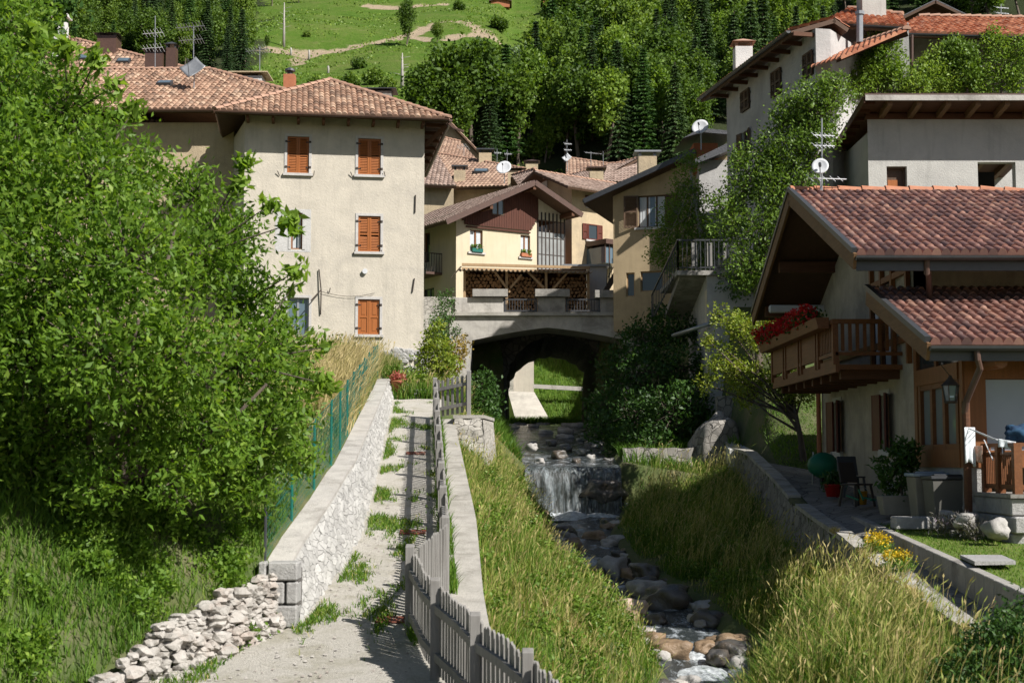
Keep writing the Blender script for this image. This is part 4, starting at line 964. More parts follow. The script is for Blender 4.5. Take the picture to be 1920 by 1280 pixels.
for i, (a, b, y0, y1, l_) in enumerate(((886, 952, 543, 557, 'long stained concrete planter on the parapet in front of the log shed'), (1003, 1068, 543, 557, 'concrete planter on the middle of the bridge parapet'), (1115, 1182, 545, 559, 'concrete planter box at the shaded right end of the bridge parapet'))):
    pl = thing('concrete_planter', l_, 'planter', tuple(B((a + b) / 2, y1, YB + .2)), 'planters on the bridge parapet'); mb = MB(); p, q = B(a, y1 + .6, YB + .2), B(b, y0, YB + .2)
    w = .5; z0 = p.z + .012
    for (x0, x1, ya, yb) in ((p.x, q.x, -w / 2, -w / 2 + .06), (p.x, q.x, w / 2 - .06, w / 2), (p.x, p.x + .06, -w / 2 + .06, w / 2 - .06), (q.x - .06, q.x, -w / 2 + .06, w / 2 - .06)):
        mb.box(((x0 + x1) / 2, YB + .2 + (ya + yb) / 2, (z0 + q.z) / 2), (x1 - x0, yb - ya, q.z - z0))
    mb.build('tub', 'concrete', pl, bevel=.012); mb = MB(); mb.box(((p.x + q.x) / 2, YB + .2, q.z - .06), (q.x - p.x - .13, w - .13, .05)); mb.build('soil', 'bark', pl)
mb = MB(); mb.box((-3.1, 58.6, 4.6), (1.5, .6, 4.2)); tag(mb.build('garden_wall', 'stone_old'), 'old stone wall between the beige house and the bridge parapet', 'wall')
fw_ = MB(); fw_.bar(W(1000, 724, 87.5) , W(1112, 730, 87.5), .3, .25); tag(fw_.build('field_curb', 'concrete_light'), 'thin pale curb line across the meadow seen through the arch', 'curb')
# stones and bank beyond the arch
M['slabstone'] = pm('slabstone', (.50, .47, .41), (.38, .35, .31), 2, .9, .8, 14, (.2, .19, .17), 1.2, .5)
mb = MB(); q = [W(952, 733, 86.5), W(1002, 735, 86.5), W(1032, 789, 83.5), W(968, 791, 83)]; mb.prism(q, (-.25, .35, -.4))
tag(mb.build('leaning_slab', 'slabstone'), 'sloping concrete slab of the bank seen through the arch', 'slab')
ba = thing('arch_side_building', 'pale plastered building corner seen through the stone arch', 'building', tuple(W(980, 735, 87)))
mb = MB(); p0, p1 = W(955, 740, 88), W(1001, 740, 88); mb.box(((p0.x + p1.x) / 2, 90, 5.2), (p1.x - p0.x, 4, 6.4)); mb.build('wall', 'plaster_beige', ba)
mb = MB(); p0, p1 = W(930, 740, 87.5), W(963, 740, 87.5); mb.box(((p0.x + p1.x) / 2, 89.6, 5.0), (p1.x - p0.x, 4.2, 6)); mb.build('stone_pier', 'stone_old', ba)
# ------------------------------------------------------------------ tall beige house
def chimney(name, label, px, ytop, ybase, Y, w=.6, mat='plaster_tan', cap='hood', capmat='metal_dark'):
    t = W(px, ytop, Y); b = W(px, ybase, Y); c = thing(name, label, 'chimney', tuple(b)); h = t.z - b.z; mb = MB()
    ch = .32 * min(h, 1.6); zt_ = t.z - ch
    mb.box((b.x, Y, (b.z - .6 + zt_) / 2), (w, w, zt_ - b.z + .6)); mb.build('stack', mat, c)
    mb = MB()
    if cap == 'hood':
        for sx in (-1, 1):
            for sy in (-1, 1): mb.box((b.x + sx * w * .42, Y + sy * w * .42, zt_ + ch * .25), (w * .15, w * .15, ch * .5))
        z = zt_ + ch * .5; s = w * .68; mb.add([(b.x - s, Y - s, z), (b.x + s, Y - s, z), (b.x + s, Y + s, z), (b.x - s, Y + s, z), (b.x, Y - s * .2, t.z), (b.x, Y + s * .2, t.z)], [(3, 2, 1, 0), (0, 1, 4), (1, 2, 5, 4), (2, 3, 5), (3, 0, 4, 5)])
    elif cap == 'slab':
        for sx in (-1, 1): mb.box((b.x + sx * w * .40, Y, zt_ + ch * .35), (w * .14, w * .8, ch * .7))
        mb.box((b.x, Y, zt_ + ch * .85), (w * 1.45, w * 1.3, ch * .3))
    else:
        mb.lathe([(w * .25, 0), (w * .25, ch * .5), (w * .5, ch * .5), (w * .42, ch * .8), (w * .1, ch)], (b.x, Y, zt_), 10)
    mb.build('cowl', capmat, c); return c
A0, A1 = W(453, 640, 47.4), W(794, 640, 48.3); FA = Facade(A0, A1)
A = thing('beige_house', 'tall beige plaster house with orange brown louvred shutters and hipped tile roof', 'house', (A0.x, A0.y, 2.6))
sR = FA.L; zE = FA.st(620, 214)[1]; zE = 11.55
holes = []
kw = dict(surround='stone_trim')
for r_ in ((538.5, 256, 579.5, 325), (671.5, 260, 714, 328), (671.5, 405, 713.5, 472)): holes.append(window(FA, A, r_, 'closed', **kw))
holes.append(window(FA, A, (671, 561, 712, 627), 'closed', louvre=False, label='lowest window with closed panelled shutters', **kw))
holes.append(window(FA, A, (546, 399, 567, 467), 'glass', surround='plaster_patch', sill=None, bars=0, curtain=True, label='narrow window without shutters'))
holes.append(window(FA, A, (538, 558, 579, 640), 'glass', surround='stone_trim', sill=None, frame='metal_grey', bars=1, glass='glass_sky', label='tall glazed door half hidden by leaves'))
mb = MB(); zW = zE + .27; FA.panel(mb, 0, sR, 1.8, zW, holes, .24); D_ = 8.
mb.add([FA.P(0, 1.8), FA.P(0, zW), FA.P(0, zW, -D_), FA.P(0, 1.8, -D_), FA.P(sR, 1.8), FA.P(sR, zW), FA.P(sR, zW, -D_), FA.P(sR, 1.8, -D_)], [(0, 1, 2, 3), (4, 5, 6, 7), (3, 2, 6, 7)])
mb.build('wall', 'plaster_beige', A)
# patches of newer render round the windows
mb = MB(); s0, s1, z0, z1 = FA.rect(516, 392, 583, 472); nseg = 14
vs = [FA.P((s0 + s1) / 2 + (s1 - s0) / 2 * math.cos(t) * (1 + .1 * math.sin(5 * t)) * (1.15 if abs(math.cos(t)) < .7 else 1), (z0 + z1) / 2 + (z1 - z0) / 2 * math.sin(t) * 1.15, .006) for t in [2 * math.pi * i / 22 for i in range(22)]]
a_, b_, c_, d_ = holes[4]; rr_ = [(s0, z0), (s1, z0), (s1, z1), (s0, z1)]
for (q0, q1, q2, q3) in ((s0, a_ - .091, z0, z1), (b_ + .091, s1, z0, z1), (a_ - .09, b_ + .09, z0, c_ - .03), (a_ - .09, b_ + .09, d_ + .092, z1)): FA.box(mb, q0, q1, q2, q3, -.01, .005)
mb.build('render_patch', 'plaster_patch', A)
# roof
ov = .85; e0 = FA.P(-.95, zE + .0, ov); e1 = FA.P(sR + .75, zE, ov); b0 = FA.P(-.95, zE, -D_ - ov); b1 = FA.P(sR + .75, zE, -D_ - ov)
hd = 4.0; pk = FA.P((sR - .1) / 2 - .1, zE + 2.22, ov - hd); pk2 = FA.P((sR - .1) / 2 - .1, zE + 2.22, -D_ + 1)
roofA = MB()
for poly in ([e0, e1, pk], [e1, b1, pk2, pk], [b0, e0, pk, pk2]): slab_under(roofA, poly, .10)
ra = roofA.build('roof', 'soffit', A)
tile_sheet('roof_tiles', 'tile_brown', ra, [e0, e1, pk], .19, .34, .034, .03, 1); tile_sheet('roof_tiles', 'tile_brown', ra, [e1, b1, pk2, pk], .2, .34, .034, .03, 2); tile_sheet('roof_tiles', 'tile_brown', ra, [b0, e0, pk, pk2], .2, .34, .034, .03, 3)
mb = MB(); ridge_caps(mb, e0, pk); ridge_caps(mb, e1, pk); ridge_caps(mb, pk, pk2); mb.build('ridge_tiles', 'tile_brown' if False else pm('ridge_clay', (.42, .26, .18), (.30, .18, .13), 5, .8), ra)
mb = MB(); gutter(mb, e0, e1, .07, .02, FA.n); gutter(mb, e1, b1, .07, .02, FA.a); mb.build('gutter', 'metal_brown', ra)
mb = MB()
ends = [(FA.P(.1 + i * (sR - .2) / 7, zE - .12, -.2), FA.P(.1 + i * (sR - .2) / 7, zE - .12, ov - .1)) for i in range(8)] + [(FA.P(sR + .03, zE - .12, .3 - i * 1.2), FA.P(sR + .7, zE - .12, .3 - i * 1.2)) for i in range(6)] + [(FA.P(sR + .02, zE - .75, -.1), FA.P(sR + .7, zE - .18, .6))]
for a_, b_ in ends: mb = MB(); mb.bar(a_, b_, .09, .13); mb.build('rafter', 'wood_dark', ra)
# rough stone footing, anchors, vent, bracket and cable
mb = MB(); rng = np.random.default_rng(21)
for i in range(60):
    px = rng.uniform(672, 796); py = rng.uniform(655 + abs(px - 740) * .12, 712); s, z = FA.st(px, py); p = FA.P(s, z, .02); r_ = rng.uniform(.10, .2); add_lump(mb, rng, p, (r_ * 1.2, .09, r_ * .7), 0, 1)
mb.build('stone_footing', 'stone_block', A)
mb = MB()
for (x0, y0, x1, y1) in ((779, 366, 778, 399), (777, 522, 773, 548)): a, b = FA.P(*FA.st(x0, y0), .03), FA.P(*FA.st(x1, y1), .03); mb.bar(a, b, .035)
mb.build('wall_anchor', 'metal_iron', A)
mb = MB(); p = FA.P(*FA.st(684, 509), .0); mb.tube([p, p + FA.n * .1], [.09, .09], 14); mb.build('vent', 'metal_white', A)
mb = MB(); mb.tube([FA.P(*FA.st(598, 505), .05), FA.P(*FA.st(602, 545), .10), FA.P(*FA.st(601, 590), .04)], .02, 6); mb.tube([FA.P(*FA.st(602, 544), .10), FA.P(*FA.st(583, 566), .45)], .022, 6)
pts = [FA.P(*FA.st(603 + i * 11, 547 + 9 * math.sin(math.pi * i / 10)), .06) for i in range(10)]; mb.tube(pts, .008, 4, False); mb.build('cable_bracket', 'metal_iron', A)
mb = MB()
for (x, y) in ((524, 330), (588, 330), (661, 332), (722, 331), (662, 478), (718, 478), (617, 549)): a = FA.P(*FA.st(x, y), .03); mb.bar(a, a + Vector((rng.uniform(-.08, .08), -.06, .16)), .02)
mb.build('shutter_catch', 'metal_iron', A)
# gutter spout off the right eave
mb = MB(); mb.tube([W(841, 232, 47.6), W(850, 240, 47.6), W(870, 247, 47.6)], .04, 6); mb.build('gutter_spout', 'metal_brown', ra)
chimney('chimney', 'thin brick chimney with round metal cowl behind the beige house roof', 543, 127, 172, 53, .42, 'terracotta', 'round')
chimney('chimney', 'flat slab topped chimney poking above the right hip of the beige roof', 715, 171, 186, 51.5, .8, 'concrete', 'slab')
# ------------------------------------------------------------------ long wing with skylight
Bh = thing('wing_house', 'long house behind the walnut tree with wide brown tile roof and a small skylight', 'house', tuple(W(375, 640, 50)))
FB = Facade(W(-120, 640, 50.), W(432, 640, 50.)); zb = 12.0
mb = MB(); FB.box(mb, 0, FB.L, 1.5, zb, -9, 0); mb.build('wall', 'plaster_tan', Bh)
mb = MB(); FBr = Facade(W(432, 640, 50.), FA.P(0, 0, 0)); FBr.box(mb, .03, FBr.L, 2, 11.45, -.3, 0); mb.build('side_wall', 'plaster_beige', Bh)
eB = [W(-140, 206, 49.2), W(402, 207, 49.2)]; zz = eB[0].z; eB = [Vector((p.x, p.y, zz)) for p in eB]
def up_slope(p, d, pitch): return Vector((p[0], p[1] + d, p[2] + d * pitch))
rdg = [up_slope(eB[0], 6.4, .50), up_slope((W(392, 200, 55.6).x, 49.2, zz), 6.4, .50)]
hipr = up_slope((W(548, 200, 51).x, 49.2, zz), 2.4, .50)
poly = [eB[0], eB[1] + Vector((2.6, 0, 0)), hipr, Vector((rdg[1].x, rdg[1].y, rdg[1].z)), rdg[0]]
mb = MB(); slab_under(mb, poly, .1); slab_under(mb, [rdg[0], rdg[1], rdg[1] + Vector((3, 5, -2.5)), rdg[0] + Vector((0, 5, -2.5))], .1); rb = mb.build('roof', 'soffit', Bh)
tile_sheet('roof_tiles', 'tile_brown', rb, poly, .21, .36, .036, .03, 7)
mb = MB(); ridge_caps(mb, hipr, rdg[1]); ridge_caps(mb, rdg[1], rdg[0]); mb.build('ridge_tiles', 'ridge_clay' if 'ridge_clay' in M else bpy.data.materials['ridge_clay'], rb)
mb = MB(); gutter(mb, eB[0], eB[1], .08, .02); mb.build('gutter', 'metal_brown', rb)
def on_plane(px, py, p0, nrm):
    r = ray(px, py); return r * (p0.dot(nrm) / r.dot(nrm))
nB = Vector((0, -.50, 1)).normalized()
def skylight(root, px, py, p0, nrm, w=.55, h=.5):
    c = on_plane(px, py, p0, nrm); u = Vector((1, 0, 0)); v = nrm.cross(u).normalized(); mb = MB()
    q = [c - u * w / 2 - v * h / 2, c + u * w / 2 - v * h / 2, c + u * w / 2 + v * h / 2, c - u * w / 2 + v * h / 2]; mb.prism([p + nrm * .02 for p in q], nrm * .14); f = mb.build('skylight', 'metal_dark', root)
    mb = MB(); mb.prism([c + (p - c) * .8 + nrm * .165 for p in q], nrm * .01); mb.build('pane', 'glass_sky', f)
for px, py in ((309, 161),): skylight(rb, px, py, eB[0], nB)
# back roof
Ch = thing('rear_house', 'house with sloping tile roof rising behind the wing at the upper left', 'house', tuple(W(150, 200, 60)))
pA, pB = W(20, 42, 70), W(345, 128, 62); eC = [Vector((-24.5, 57, 13.0)), Vector((pB.x + 1.5, 57.5, 13.2))]
poly = [Vector((-30, 57, 13.3)), Vector((pB.x + .2, 57, 13.3)), pB, pA, W(-160, 44, 70)]
# make it planar: ridge on one plane
nC = (poly[1] - poly[0]).cross(pA - poly[0]).normalized(); nC = nC if nC.z > 0 else -nC
poly = [poly[0], poly[1], on_plane(345, 128, poly[0], nC), on_plane(34, 47, poly[0], nC), on_plane(-150, 46, poly[0], nC)]
mb = MB(); slab_under(mb, poly, .12); mb.prism([poly[3] + Vector((0, .1, -.2)), poly[2] + Vector((0, .1, -.2)), Vector((poly[2].x, poly[2].y + .1, 8)), Vector((poly[3].x, poly[3].y + .1, 8))], (0, .3, 0)); rc = mb.build('roof', 'soffit', Ch)
tile_sheet('roof_tiles', 'tile_brown', rc, poly, .22, .38, .036, .03, 9)
mb = MB(); ridge_caps(mb, poly[2], poly[3]); mb.build('ridge_tiles', bpy.data.materials['ridge_clay'], rc)
mb = MB(); mb.box((-18, 60.2, 9), (20, 5, 8)); mb.build('wall', 'plaster_tan', Ch)
skylight(rc, 232, 118, poly[0], nC, .6, .5); skylight(rc, 160, 112, poly[0], nC, .7, .6)
chimney('chimney', 'tall white plastered chimney beside the walnut tree top', 113, 30, 86, 63, .55, 'plaster_white', 'slab', 'plaster_white')
chimney('chimney', 'dark hooded chimney on the back roof ridge left of the antenna', 205, 66, 82, 66, .9, 'metal_brown', 'hood')
chimney('chimney', 'wide dark hooded chimney beside the aerial mast', 292, 92, 124, 60, .75, 'metal_brown', 'hood')
chimney('chimney', 'slim dark metal chimney right of the wide hooded one', 322, 79, 120, 60, .42, 'metal_brown', 'hood')
chimney('chimney', 'low white chimney with flat slab cap behind the wing roof', 470, 142, 163, 57, 1.1, 'plaster_white', 'slab', 'plaster_tan')
# ------------------------------------------------------------------ yellow house
cY = W(855, 500, 68.); dY = Vector((.845, .535, 0)); sY = Vector((-.535, .845, 0)); FY = Facade(cY, cY + dY); FS = Facade(cY + sY * 9, cY)
Yh = thing('yellow_house', 'yellow house with dark red brown timber gable behind the log shed', 'house', (cY.x, cY.y, 5.8))
sW, sWr = FY.st(1008, 470)[0], FY.st(1062, 470)[0]; spk, zpk = FY.st(980, 347); zel = FY.st(855, 402)[1]; zer = zel
holes = [window(FY, Yh, r_, 'glass', frame='wood_chalet', bars=1, curtain=True, sill='stone_trim') for r_ in ((881, 431, 905, 473), (976, 441, 994, 482))]
mb = MB(); FY.panel(mb, 0, sW, 5.5, FY.st(930, 425)[1] - .0, holes, .2); zmid = FY.st(930, 425)[1]
pitch = (zpk - zel) / spk
mb.prism([FY.P(0, zmid), FY.P(0, zel), FY.P(spk, zpk - .1), FY.P(sWr - .05, zpk - (sWr - .05 - spk) * pitch - .1), FY.P(sWr - .05, zmid + .6), FY.P(sW, zmid + .6), FY.P(sW, zmid)], -FY.n * .2)
h2 = [window(FS, Yh, (795, 436, 806, 492), 'glass', frame='wood_chalet', bars=0, sill=None), window(FS, Yh, (793, 541, 814, 562), 'glass', frame='metal_dark', bars=1, sill=None)]
FS.panel(mb, 0, 9, 4.5, zel + .1, h2, .2)
mb.build('wall', 'plaster_yellow', Yh)
# timber gable cladding with boards
mb = MB(); pts = [FY.st(*p) for p in ((861, 402), (873, 421), (993, 433), (1008, 407))]; zb_l = pts[1][1]; zb_r = pts[2][1]
s = pts[0][0]; att = FY.rect(920, 374, 943, 404)
while s < pts[3][0]:
    e = min(s + .14, pts[3][0]); c = (s + e) / 2
    top = min(zel + c * pitch, zpk - (c - spk) * pitch) - .16
    bot = zb_l + (c - pts[1][0]) * (zb_r - zb_l) / (pts[2][0] - pts[1][0])
    if c < pts[1][0]: bot = pts[0][1] + (c - pts[0][0]) / (pts[1][0] - pts[0][0]) * (zb_l - pts[0][1])
    if c > pts[2][0]: bot = zb_r + (c - pts[2][0]) / (pts[3][0] - pts[2][0]) * (pts[3][1] - zb_r)
    if top > bot:
        if att[0] < c < att[1]: FY.box(mb, s, e - .012, bot, att[2], .03, .09); FY.box(mb, s, e - .012, att[3], top, .03, .09)
        else: FY.box(mb, s, e - .012, bot, top, .03, .09)
    s = e
FY.box(mb, pts[1][0], pts[2][0], zb_l - .13, zb_l - .06, .02, .1)
mb.build('timber_gable', 'wood_gable', Yh)
window(FY, Yh, (920, 374, 943, 404), 'glass', frame='wood_shutter_brown', bars=1, sill=None, rec=-.05, glass='glass_sky', label='small attic window in the timber gable')
mb = MB()
ovY = 1.1; el = FY.P(-1.2, zel - 1.2 * pitch, ovY); rk = FY.P(spk, zpk, ovY); sE = FY.st(1068, 402)[0]; er = FY.P(sE, zpk - (sE - spk) * pitch, ovY); bk = -sY * -10
PL = [el + sY * 10, el, rk, rk + sY * 10]; PR = [er, er + sY * 10, rk + sY * 10, rk]
slab_under(mb, PL, .14, -.0); slab_under(mb, PR, .14, -.0); ry = mb.build('roof', 'soffit', Yh)
tile_sheet('roof_tiles', 'tile_old', ry, PL, .22, .36, .03, .03, 11, 4); tile_sheet('roof_tiles', 'tile_old', ry, PR, .22, .36, .03, .03, 12, 4)
mb = MB()
for a, b in ((el, rk), (rk, er)): mb.bar(a + FY.n * .04 + Vector((0, 0, -.06)), b + FY.n * .04 + Vector((0, 0, -.06)), .06, .26)
mb.build('barge_board', 'metal_brown', ry); mb = MB()
for s_, z_ in ((spk, zpk - .3), (spk * .35, zel + spk * .35 * pitch - .3), (spk * 1.6, zpk - spk * .6 * pitch - .3)): mb.bar(FY.P(s_, z_, -.1), FY.P(s_, z_, ovY), .16, .2)
mb.build('purlin', 'wood_dark', ry)
lat = MB(); s0, s1, z0, z1 = FY.rect(1008, 400, 1058, 504); z0 = 6.0
for i in range(8): c = s0 + (s1 - s0) * i / 7; FY.box(lat, c - .03, c + .03, z0, min(z1, zpk - (c - spk) * pitch - .3), 0.0, .05)
for i in range(8): z = z0 + (z1 - z0) * i / 7.5; FY.box(lat, s0, s1, z - .02, z + .02, .005, .045)
lf = lat.build('glazed_screen', 'metal_iron', Yh); mb = MB(); FY.box(mb, s0, s1, z0, z1 - 1.0, .015, .03); mb.build('pane', pm('dusty_glass', (.30, .31, .30), (.20, .20, .19), 1.5, .25, spec=.6), lf)
mb = MB(); FY.box(mb, s0, s1 + .2, 5.5, z1 - .9, -3, -1.2); mb.build('inner_wall', 'terracotta', Yh)
# small balcony on the side wall
bl = MB(); s0, s1 = FS.st(790, 490)[0] - .5, FS.st(829, 490)[0]; zf = FS.st(815, 514)[1]; FS.box(bl, s0, s1, zf - .12, zf, 0, .9); bo = bl.build('balcony', 'metal_brown', Yh); mb = MB(); zr = FS.st(825, 478)[1]
for i in range(16): s = s0 + (s1 - s0) * i / 15; FS.box(mb, s - .012, s + .012, zf, zr, .86, .885)
for i in range(6): d = .86 * i / 6; FS.box(mb, s1 - .03, s1 - .005, zf, zr, d, d + .02)
FS.box(mb, s0, s1, zr, zr + .04, .85, .9); FS.box(mb, s1 - .04, s1, zr + .001, zr + .041, 0, .85); mb.build('railing', 'metal_iron', bo)
mb = MB(); FS.box(mb, s1 - 1.6, s1 - .9, zf + .25, zr - .02, .89, .91); tag(mb.build('hanging_towel', 'curtain'), 'white cloth hanging on the small balcony of the yellow house', 'towel')
for i, (F_, px, py, l_) in enumerate(((FY, 893, 470, 'green window box with leaves at the first window of the yellow house'), (FY, 985, 479, 'terracotta window box with red flowers at the second window of the yellow house'))):
    s, z = F_.st(px, py); p = F_.P(s, z, .08); t = thing('window_box', l_, 'flower box', tuple(p)); mb = MB(); F_.box(mb, s - .3, s + .3, z - .08, z + .1, .0, .16); mb.build('box', 'green_mesh' if i == 0 else 'terracotta', t)
    V, F, rd, *_ = foliage([((p.x, p.y, p.z + .18), (.28, .12, .1))], 30, 6, .03, .08, .06, np.random.default_rng(i)); np_mesh('leaves', V, F, 'leaf_mid', t, rd)
# ------------------------------------------------------------------ log shed on the bridge deck
sh = thing('log_shed', 'open timber log shelter with wavy corrugated roof on the bridge', 'shed', (B(871, 590, 61).x, 61, zt + .14))
zd = zt + .14; xl, xr = W(871, 540, 61).x, W(1103, 540, 61).x
for px in (871, 950, 1024, 1103):
    x = W(px, 540, 61).x; mb = MB(); mb.box((x, 61, (zd + W(px, 506, 61).z) / 2), (.11, .11, W(px, 506, 61).z - zd)); mb.build('post', 'wood_raw', sh)
mb = MB()
for (a, b, c, d) in ((926, 507, 956, 548), (978, 515, 957, 540), (986, 506, 1020, 540), (1067, 508, 1034, 545)): mb.bar(W(a, b, 60.93), W(c, d, 60.93), .09)
mb.build('brace', 'wood_raw', sh); mb = MB(); mb.bar(W(866, 504, 61), W(1106, 511, 61), .12, .12); mb.bar(W(866, 496, 63.4), W(1106, 502, 63.4), .12, .12); mb.build('beam', 'wood_raw', sh)
V = []; nu = 260; rows_ = [(60.3, 0), (61.2, .09), (62.2, .2), (63.6, .36)]
a0, a1 = W(858, 504, 60.3), W(1112, 510, 60.3)
for (Y, dz) in rows_:
    for i in range(nu): t = i / (nu - 1); x = a0.x + (a1.x - a0.x) * t; V.append((x, Y, a0.z + (a1.z - a0.z) * t + dz + .045 * math.sin(x * 2 * math.pi / .19) + .04 * noise.noise(Vector((x, Y, 0)))))
F = np.array([(r * nu + i, r * nu + i + 1, (r + 1) * nu + i + 1, (r + 1) * nu + i) for r in range(3) for i in range(nu - 1)])
o = np_mesh('corrugated_roof', V, F, pm('corrugated', (.36, .30, .22), (.24, .20, .15), 3, .8, .3, 20, (.15, .11, .07), 1.5, .6), sh, smooth=True)
o.modifiers.new('t', 'SOLIDIFY').thickness = .015
mb = MB(); mb.prism([W(845, 522, 60.6), W(863, 500, 60.4), W(866, 500, 63.4), W(848, 520, 63.4)], (0, 0, .03)); mb.build('side_awning', 'corrugated' if 'corrugated' in M else bpy.data.materials['corrugated'], sh)
mb = MB(); mb.box(((xl + xr) / 2, 62.6, zd + 1.2), (xr - xl, .06, 2.4)); mb.build('back_boards', 'wood_dark', sh)
M['log_end'] = pm('log_end', (.42, .25, .12), (.24, .13, .06), 9, .85, .4, 30, (.1, .06, .04), 2.5, .6)
rng = np.random.default_rng(31); protos = []
for k in range(5):
    mb = MB(); n = rng.integers(5, 8); prof = [(math.cos(2 * math.pi * i / n + rng.normal() * .2) * .09 * rng.uniform(.75, 1.1), math.sin(2 * math.pi * i / n) * .09 * rng.uniform(.75, 1.1)) for i in range(n)]
    mb.prism([(x, 0, z) for x, z in prof], (0, .5, 0)); me = mb.build('firewood_log', 'log_end'); protos.append(me)
def place_logs(x0, x1, z0, ztop, Y, first=[0], lab='', grp=''):
    z = z0 + .08; row = 0; cnt = 0
    while z < ztop:
        x = x0 + .08 + (row % 2) * .08
        while x < x1 - .06:
            if z < ztop - .15 * abs(math.sin(x * 3.1)):
                o = protos[rng.integers(5)].copy(); COL.objects.link(o); s = rng.uniform(.75, 1.12); o.location = (x + rng.normal() * .012, Y + rng.normal() * .035, z + rng.normal() * .012); o.rotation_euler = (0, rng.uniform(0, 6.28), 0); o.scale = (s, 1, s)
                tag(o, lab, 'firewood log', grp); cnt += 1
            x += .168
        z += .15; row += 1
    return cnt
c1 = place_logs(W(873, 540, 61.7).x, W(947, 540, 61.7).x, zd + .12, W(900, 506, 61.7).z, 61.7, lab='split firewood log stacked in the left bay of the open shelter', grp='firewood in the left bay of the shelter')
c2 = place_logs(W(952, 540, 61.7).x, W(1022, 540, 61.7).x, zd + .12, W(980, 512, 61.7).z, 61.7, lab='split firewood log stacked in the middle bay of the open shelter', grp='firewood in the middle bay of the shelter')
c3 = place_logs(W(1030, 540, 61.7).x, W(1101, 540, 61.7).x, zd + .12, W(1060, 514, 61.7).z, 61.7, lab='split firewood log stacked in the right bay of the open shelter', grp='firewood in the right bay of the shelter')
print('logs', c1, c2, c3)
for p in protos: bpy.data.objects.remove(p)
lb = MB(); lb.box(((xl + xr) / 2, 61.95, zd + .15), (xr - xl - .3, .7, .28)); lb.build('log_rack', 'wood_dark', sh)
# white utility building right of the shed
wu = thing('white_outbuilding', 'small white flat roofed outbuilding right of the log shed', 'outbuilding', tuple(W(1120, 560, 64))); FW = Facade(W(1104, 540, 64), W(1138, 540, 64)); mb = MB(); zz = FW.st(1120, 500)[1]; FW.box(mb, 0, FW.L, zd - .1, zz, -3, 0); mb.build('wall', 'plaster_white', wu); mb = MB(); FW.box(mb, -1.2, FW.L + .1, zz + .01, zz + .1, -3.1, .15); mb.build('roof', 'metal_grey', wu)
# ------------------------------------------------------------------ generic gabled village house
def gable_house(name, label, corner, dirf, wf, depth, zbase, zeave, zpk, ovf, ove, wmat, rmat, tw=.24, pkfrac=.5, root=None, soff='soffit', nper=4, ridge=True):
    """front gable starts at corner and runs along dirf; ridge runs back (left of dirf)"""
    d = Vector(dirf).normalized(); c = Vector((corner[0], corner[1], 0)); F_ = Facade(c, c + d); bk = -F_.n
    t = root or thing(name, label, 'house', (c.x, c.y, zbase)); mb = MB(); sp = wf * pkfrac
    P = F_.P
    mb.prism([P(0, zbase), P(wf, zbase), P(wf, zeave), P(sp, zpk), P(0, zeave)], bk * depth); mb.build('wall', wmat, t)
    pit = (zpk - zeave) / sp; pit2 = (zpk - zeave) / (wf - sp)
    el, rk, er = P(-ove, zeave - ove * pit + .06, ovf), P(sp, zpk + .06, ovf), P(wf + ove, zeave - ove * pit2 + .06, ovf); D = bk * (depth + 2 * ovf)
    mb = MB(); slab_under(mb, [el + D, el, rk, rk + D], .12, -.01); slab_under(mb, [er, er + D, rk + D, rk], .12, -.01); r_ = mb.build('roof', soff, t)
    if rmat.startswith('tile'):
        tile_sheet('roof_tiles', rmat, r_, [el + D, el, rk, rk + D], tw, .38, .035, .03, int(abs(c.x) * 7), nper); tile_sheet('roof_tiles', rmat, r_, [er, er + D, rk + D, rk], tw, .38, .035, .03, int(abs(c.x) * 7) + 1, nper)
    else:
        mb = MB()
        for q in ([el + D, el, rk, rk + D], [er, er + D, rk + D, rk]): mb.prism([p + Vector((0, 0, .02)) for p in q], (0, 0, .05))
        mb.build('roofing', rmat, r_)
    if ridge: mb = MB(); ridge_caps(mb, rk, rk + D); mb.build('ridge_tiles', bpy.data.materials['ridge_clay'], r_)
    return t, F_, r_
# tan house behind, right of the yellow one: dark gable to the left, sunlit long side to the right
cD = W(1072, 400, 73); dL = Vector((.62, -.785, 0)).normalized()   # gable wall faces left-front
cL = cD - dL * 3.5
Dh, FD, rD = gable_house('tan_house', 'narrow tan house with shaded gable and red shutters behind the yellow house', cL, dL, 3.5, 3.6, 7.2, W(1072, 346, 73).z, W(1030, 322, 73).z + .1, 1.1, 1.0, 'plaster_tan', 'tile_old')
FD2 = Facade(cD, cD - FD.n); 
for r_ in ((1102, 368, 1111, 388), (1101, 421, 1119, 450)):
    window(FD2, Dh, r_, 'open', frame='wood_shutter_dark', shut='wood_shutter_dark', rec=-.03, bars=0, sill='stone_trim')
mb = MB(); FD2.box(mb, *FD2.rect(1100, 466, 1147, 500)[:2], FD2.st(1120, 500)[1], FD2.st(1120, 470)[1], .0, 1.4); gl = mb.build('veranda', 'glass_sky', Dh); mb = MB(); s0, s1, z0, z1 = FD2.rect(1098, 466, 1149, 500); FD2.box(mb, s0, s1, z1, z1 + .25, -.1, 1.6)
for i in range(7): q = s0 + .1 + (s1 - s0 - .2) * i / 6; FD2.box(mb, q - .03, q + .03, z0, z1, 1.401, 1.44)
mb.build('fascia', 'metal_brown', gl)
Eh0, FE0, _ = gable_house('cream_house', 'cream house sliver with tile roof between the tan house and the ochre house', W(1118, 400, 90), (.8, .6, 0), 6.0, 6, 9.5, W(1128, 338, 90).z, W(1160, 312, 92).z + .3, .8, .8, 'plaster_yellow', 'tile_old')
for r_ in ((1128, 425, 1134, 458), (1127, 356, 1133, 388)): window(FE0, Eh0, r_, 'closed', frame='wood_shutter_dark', shut='wood_shutter_dark', rec=.02, sill=None)
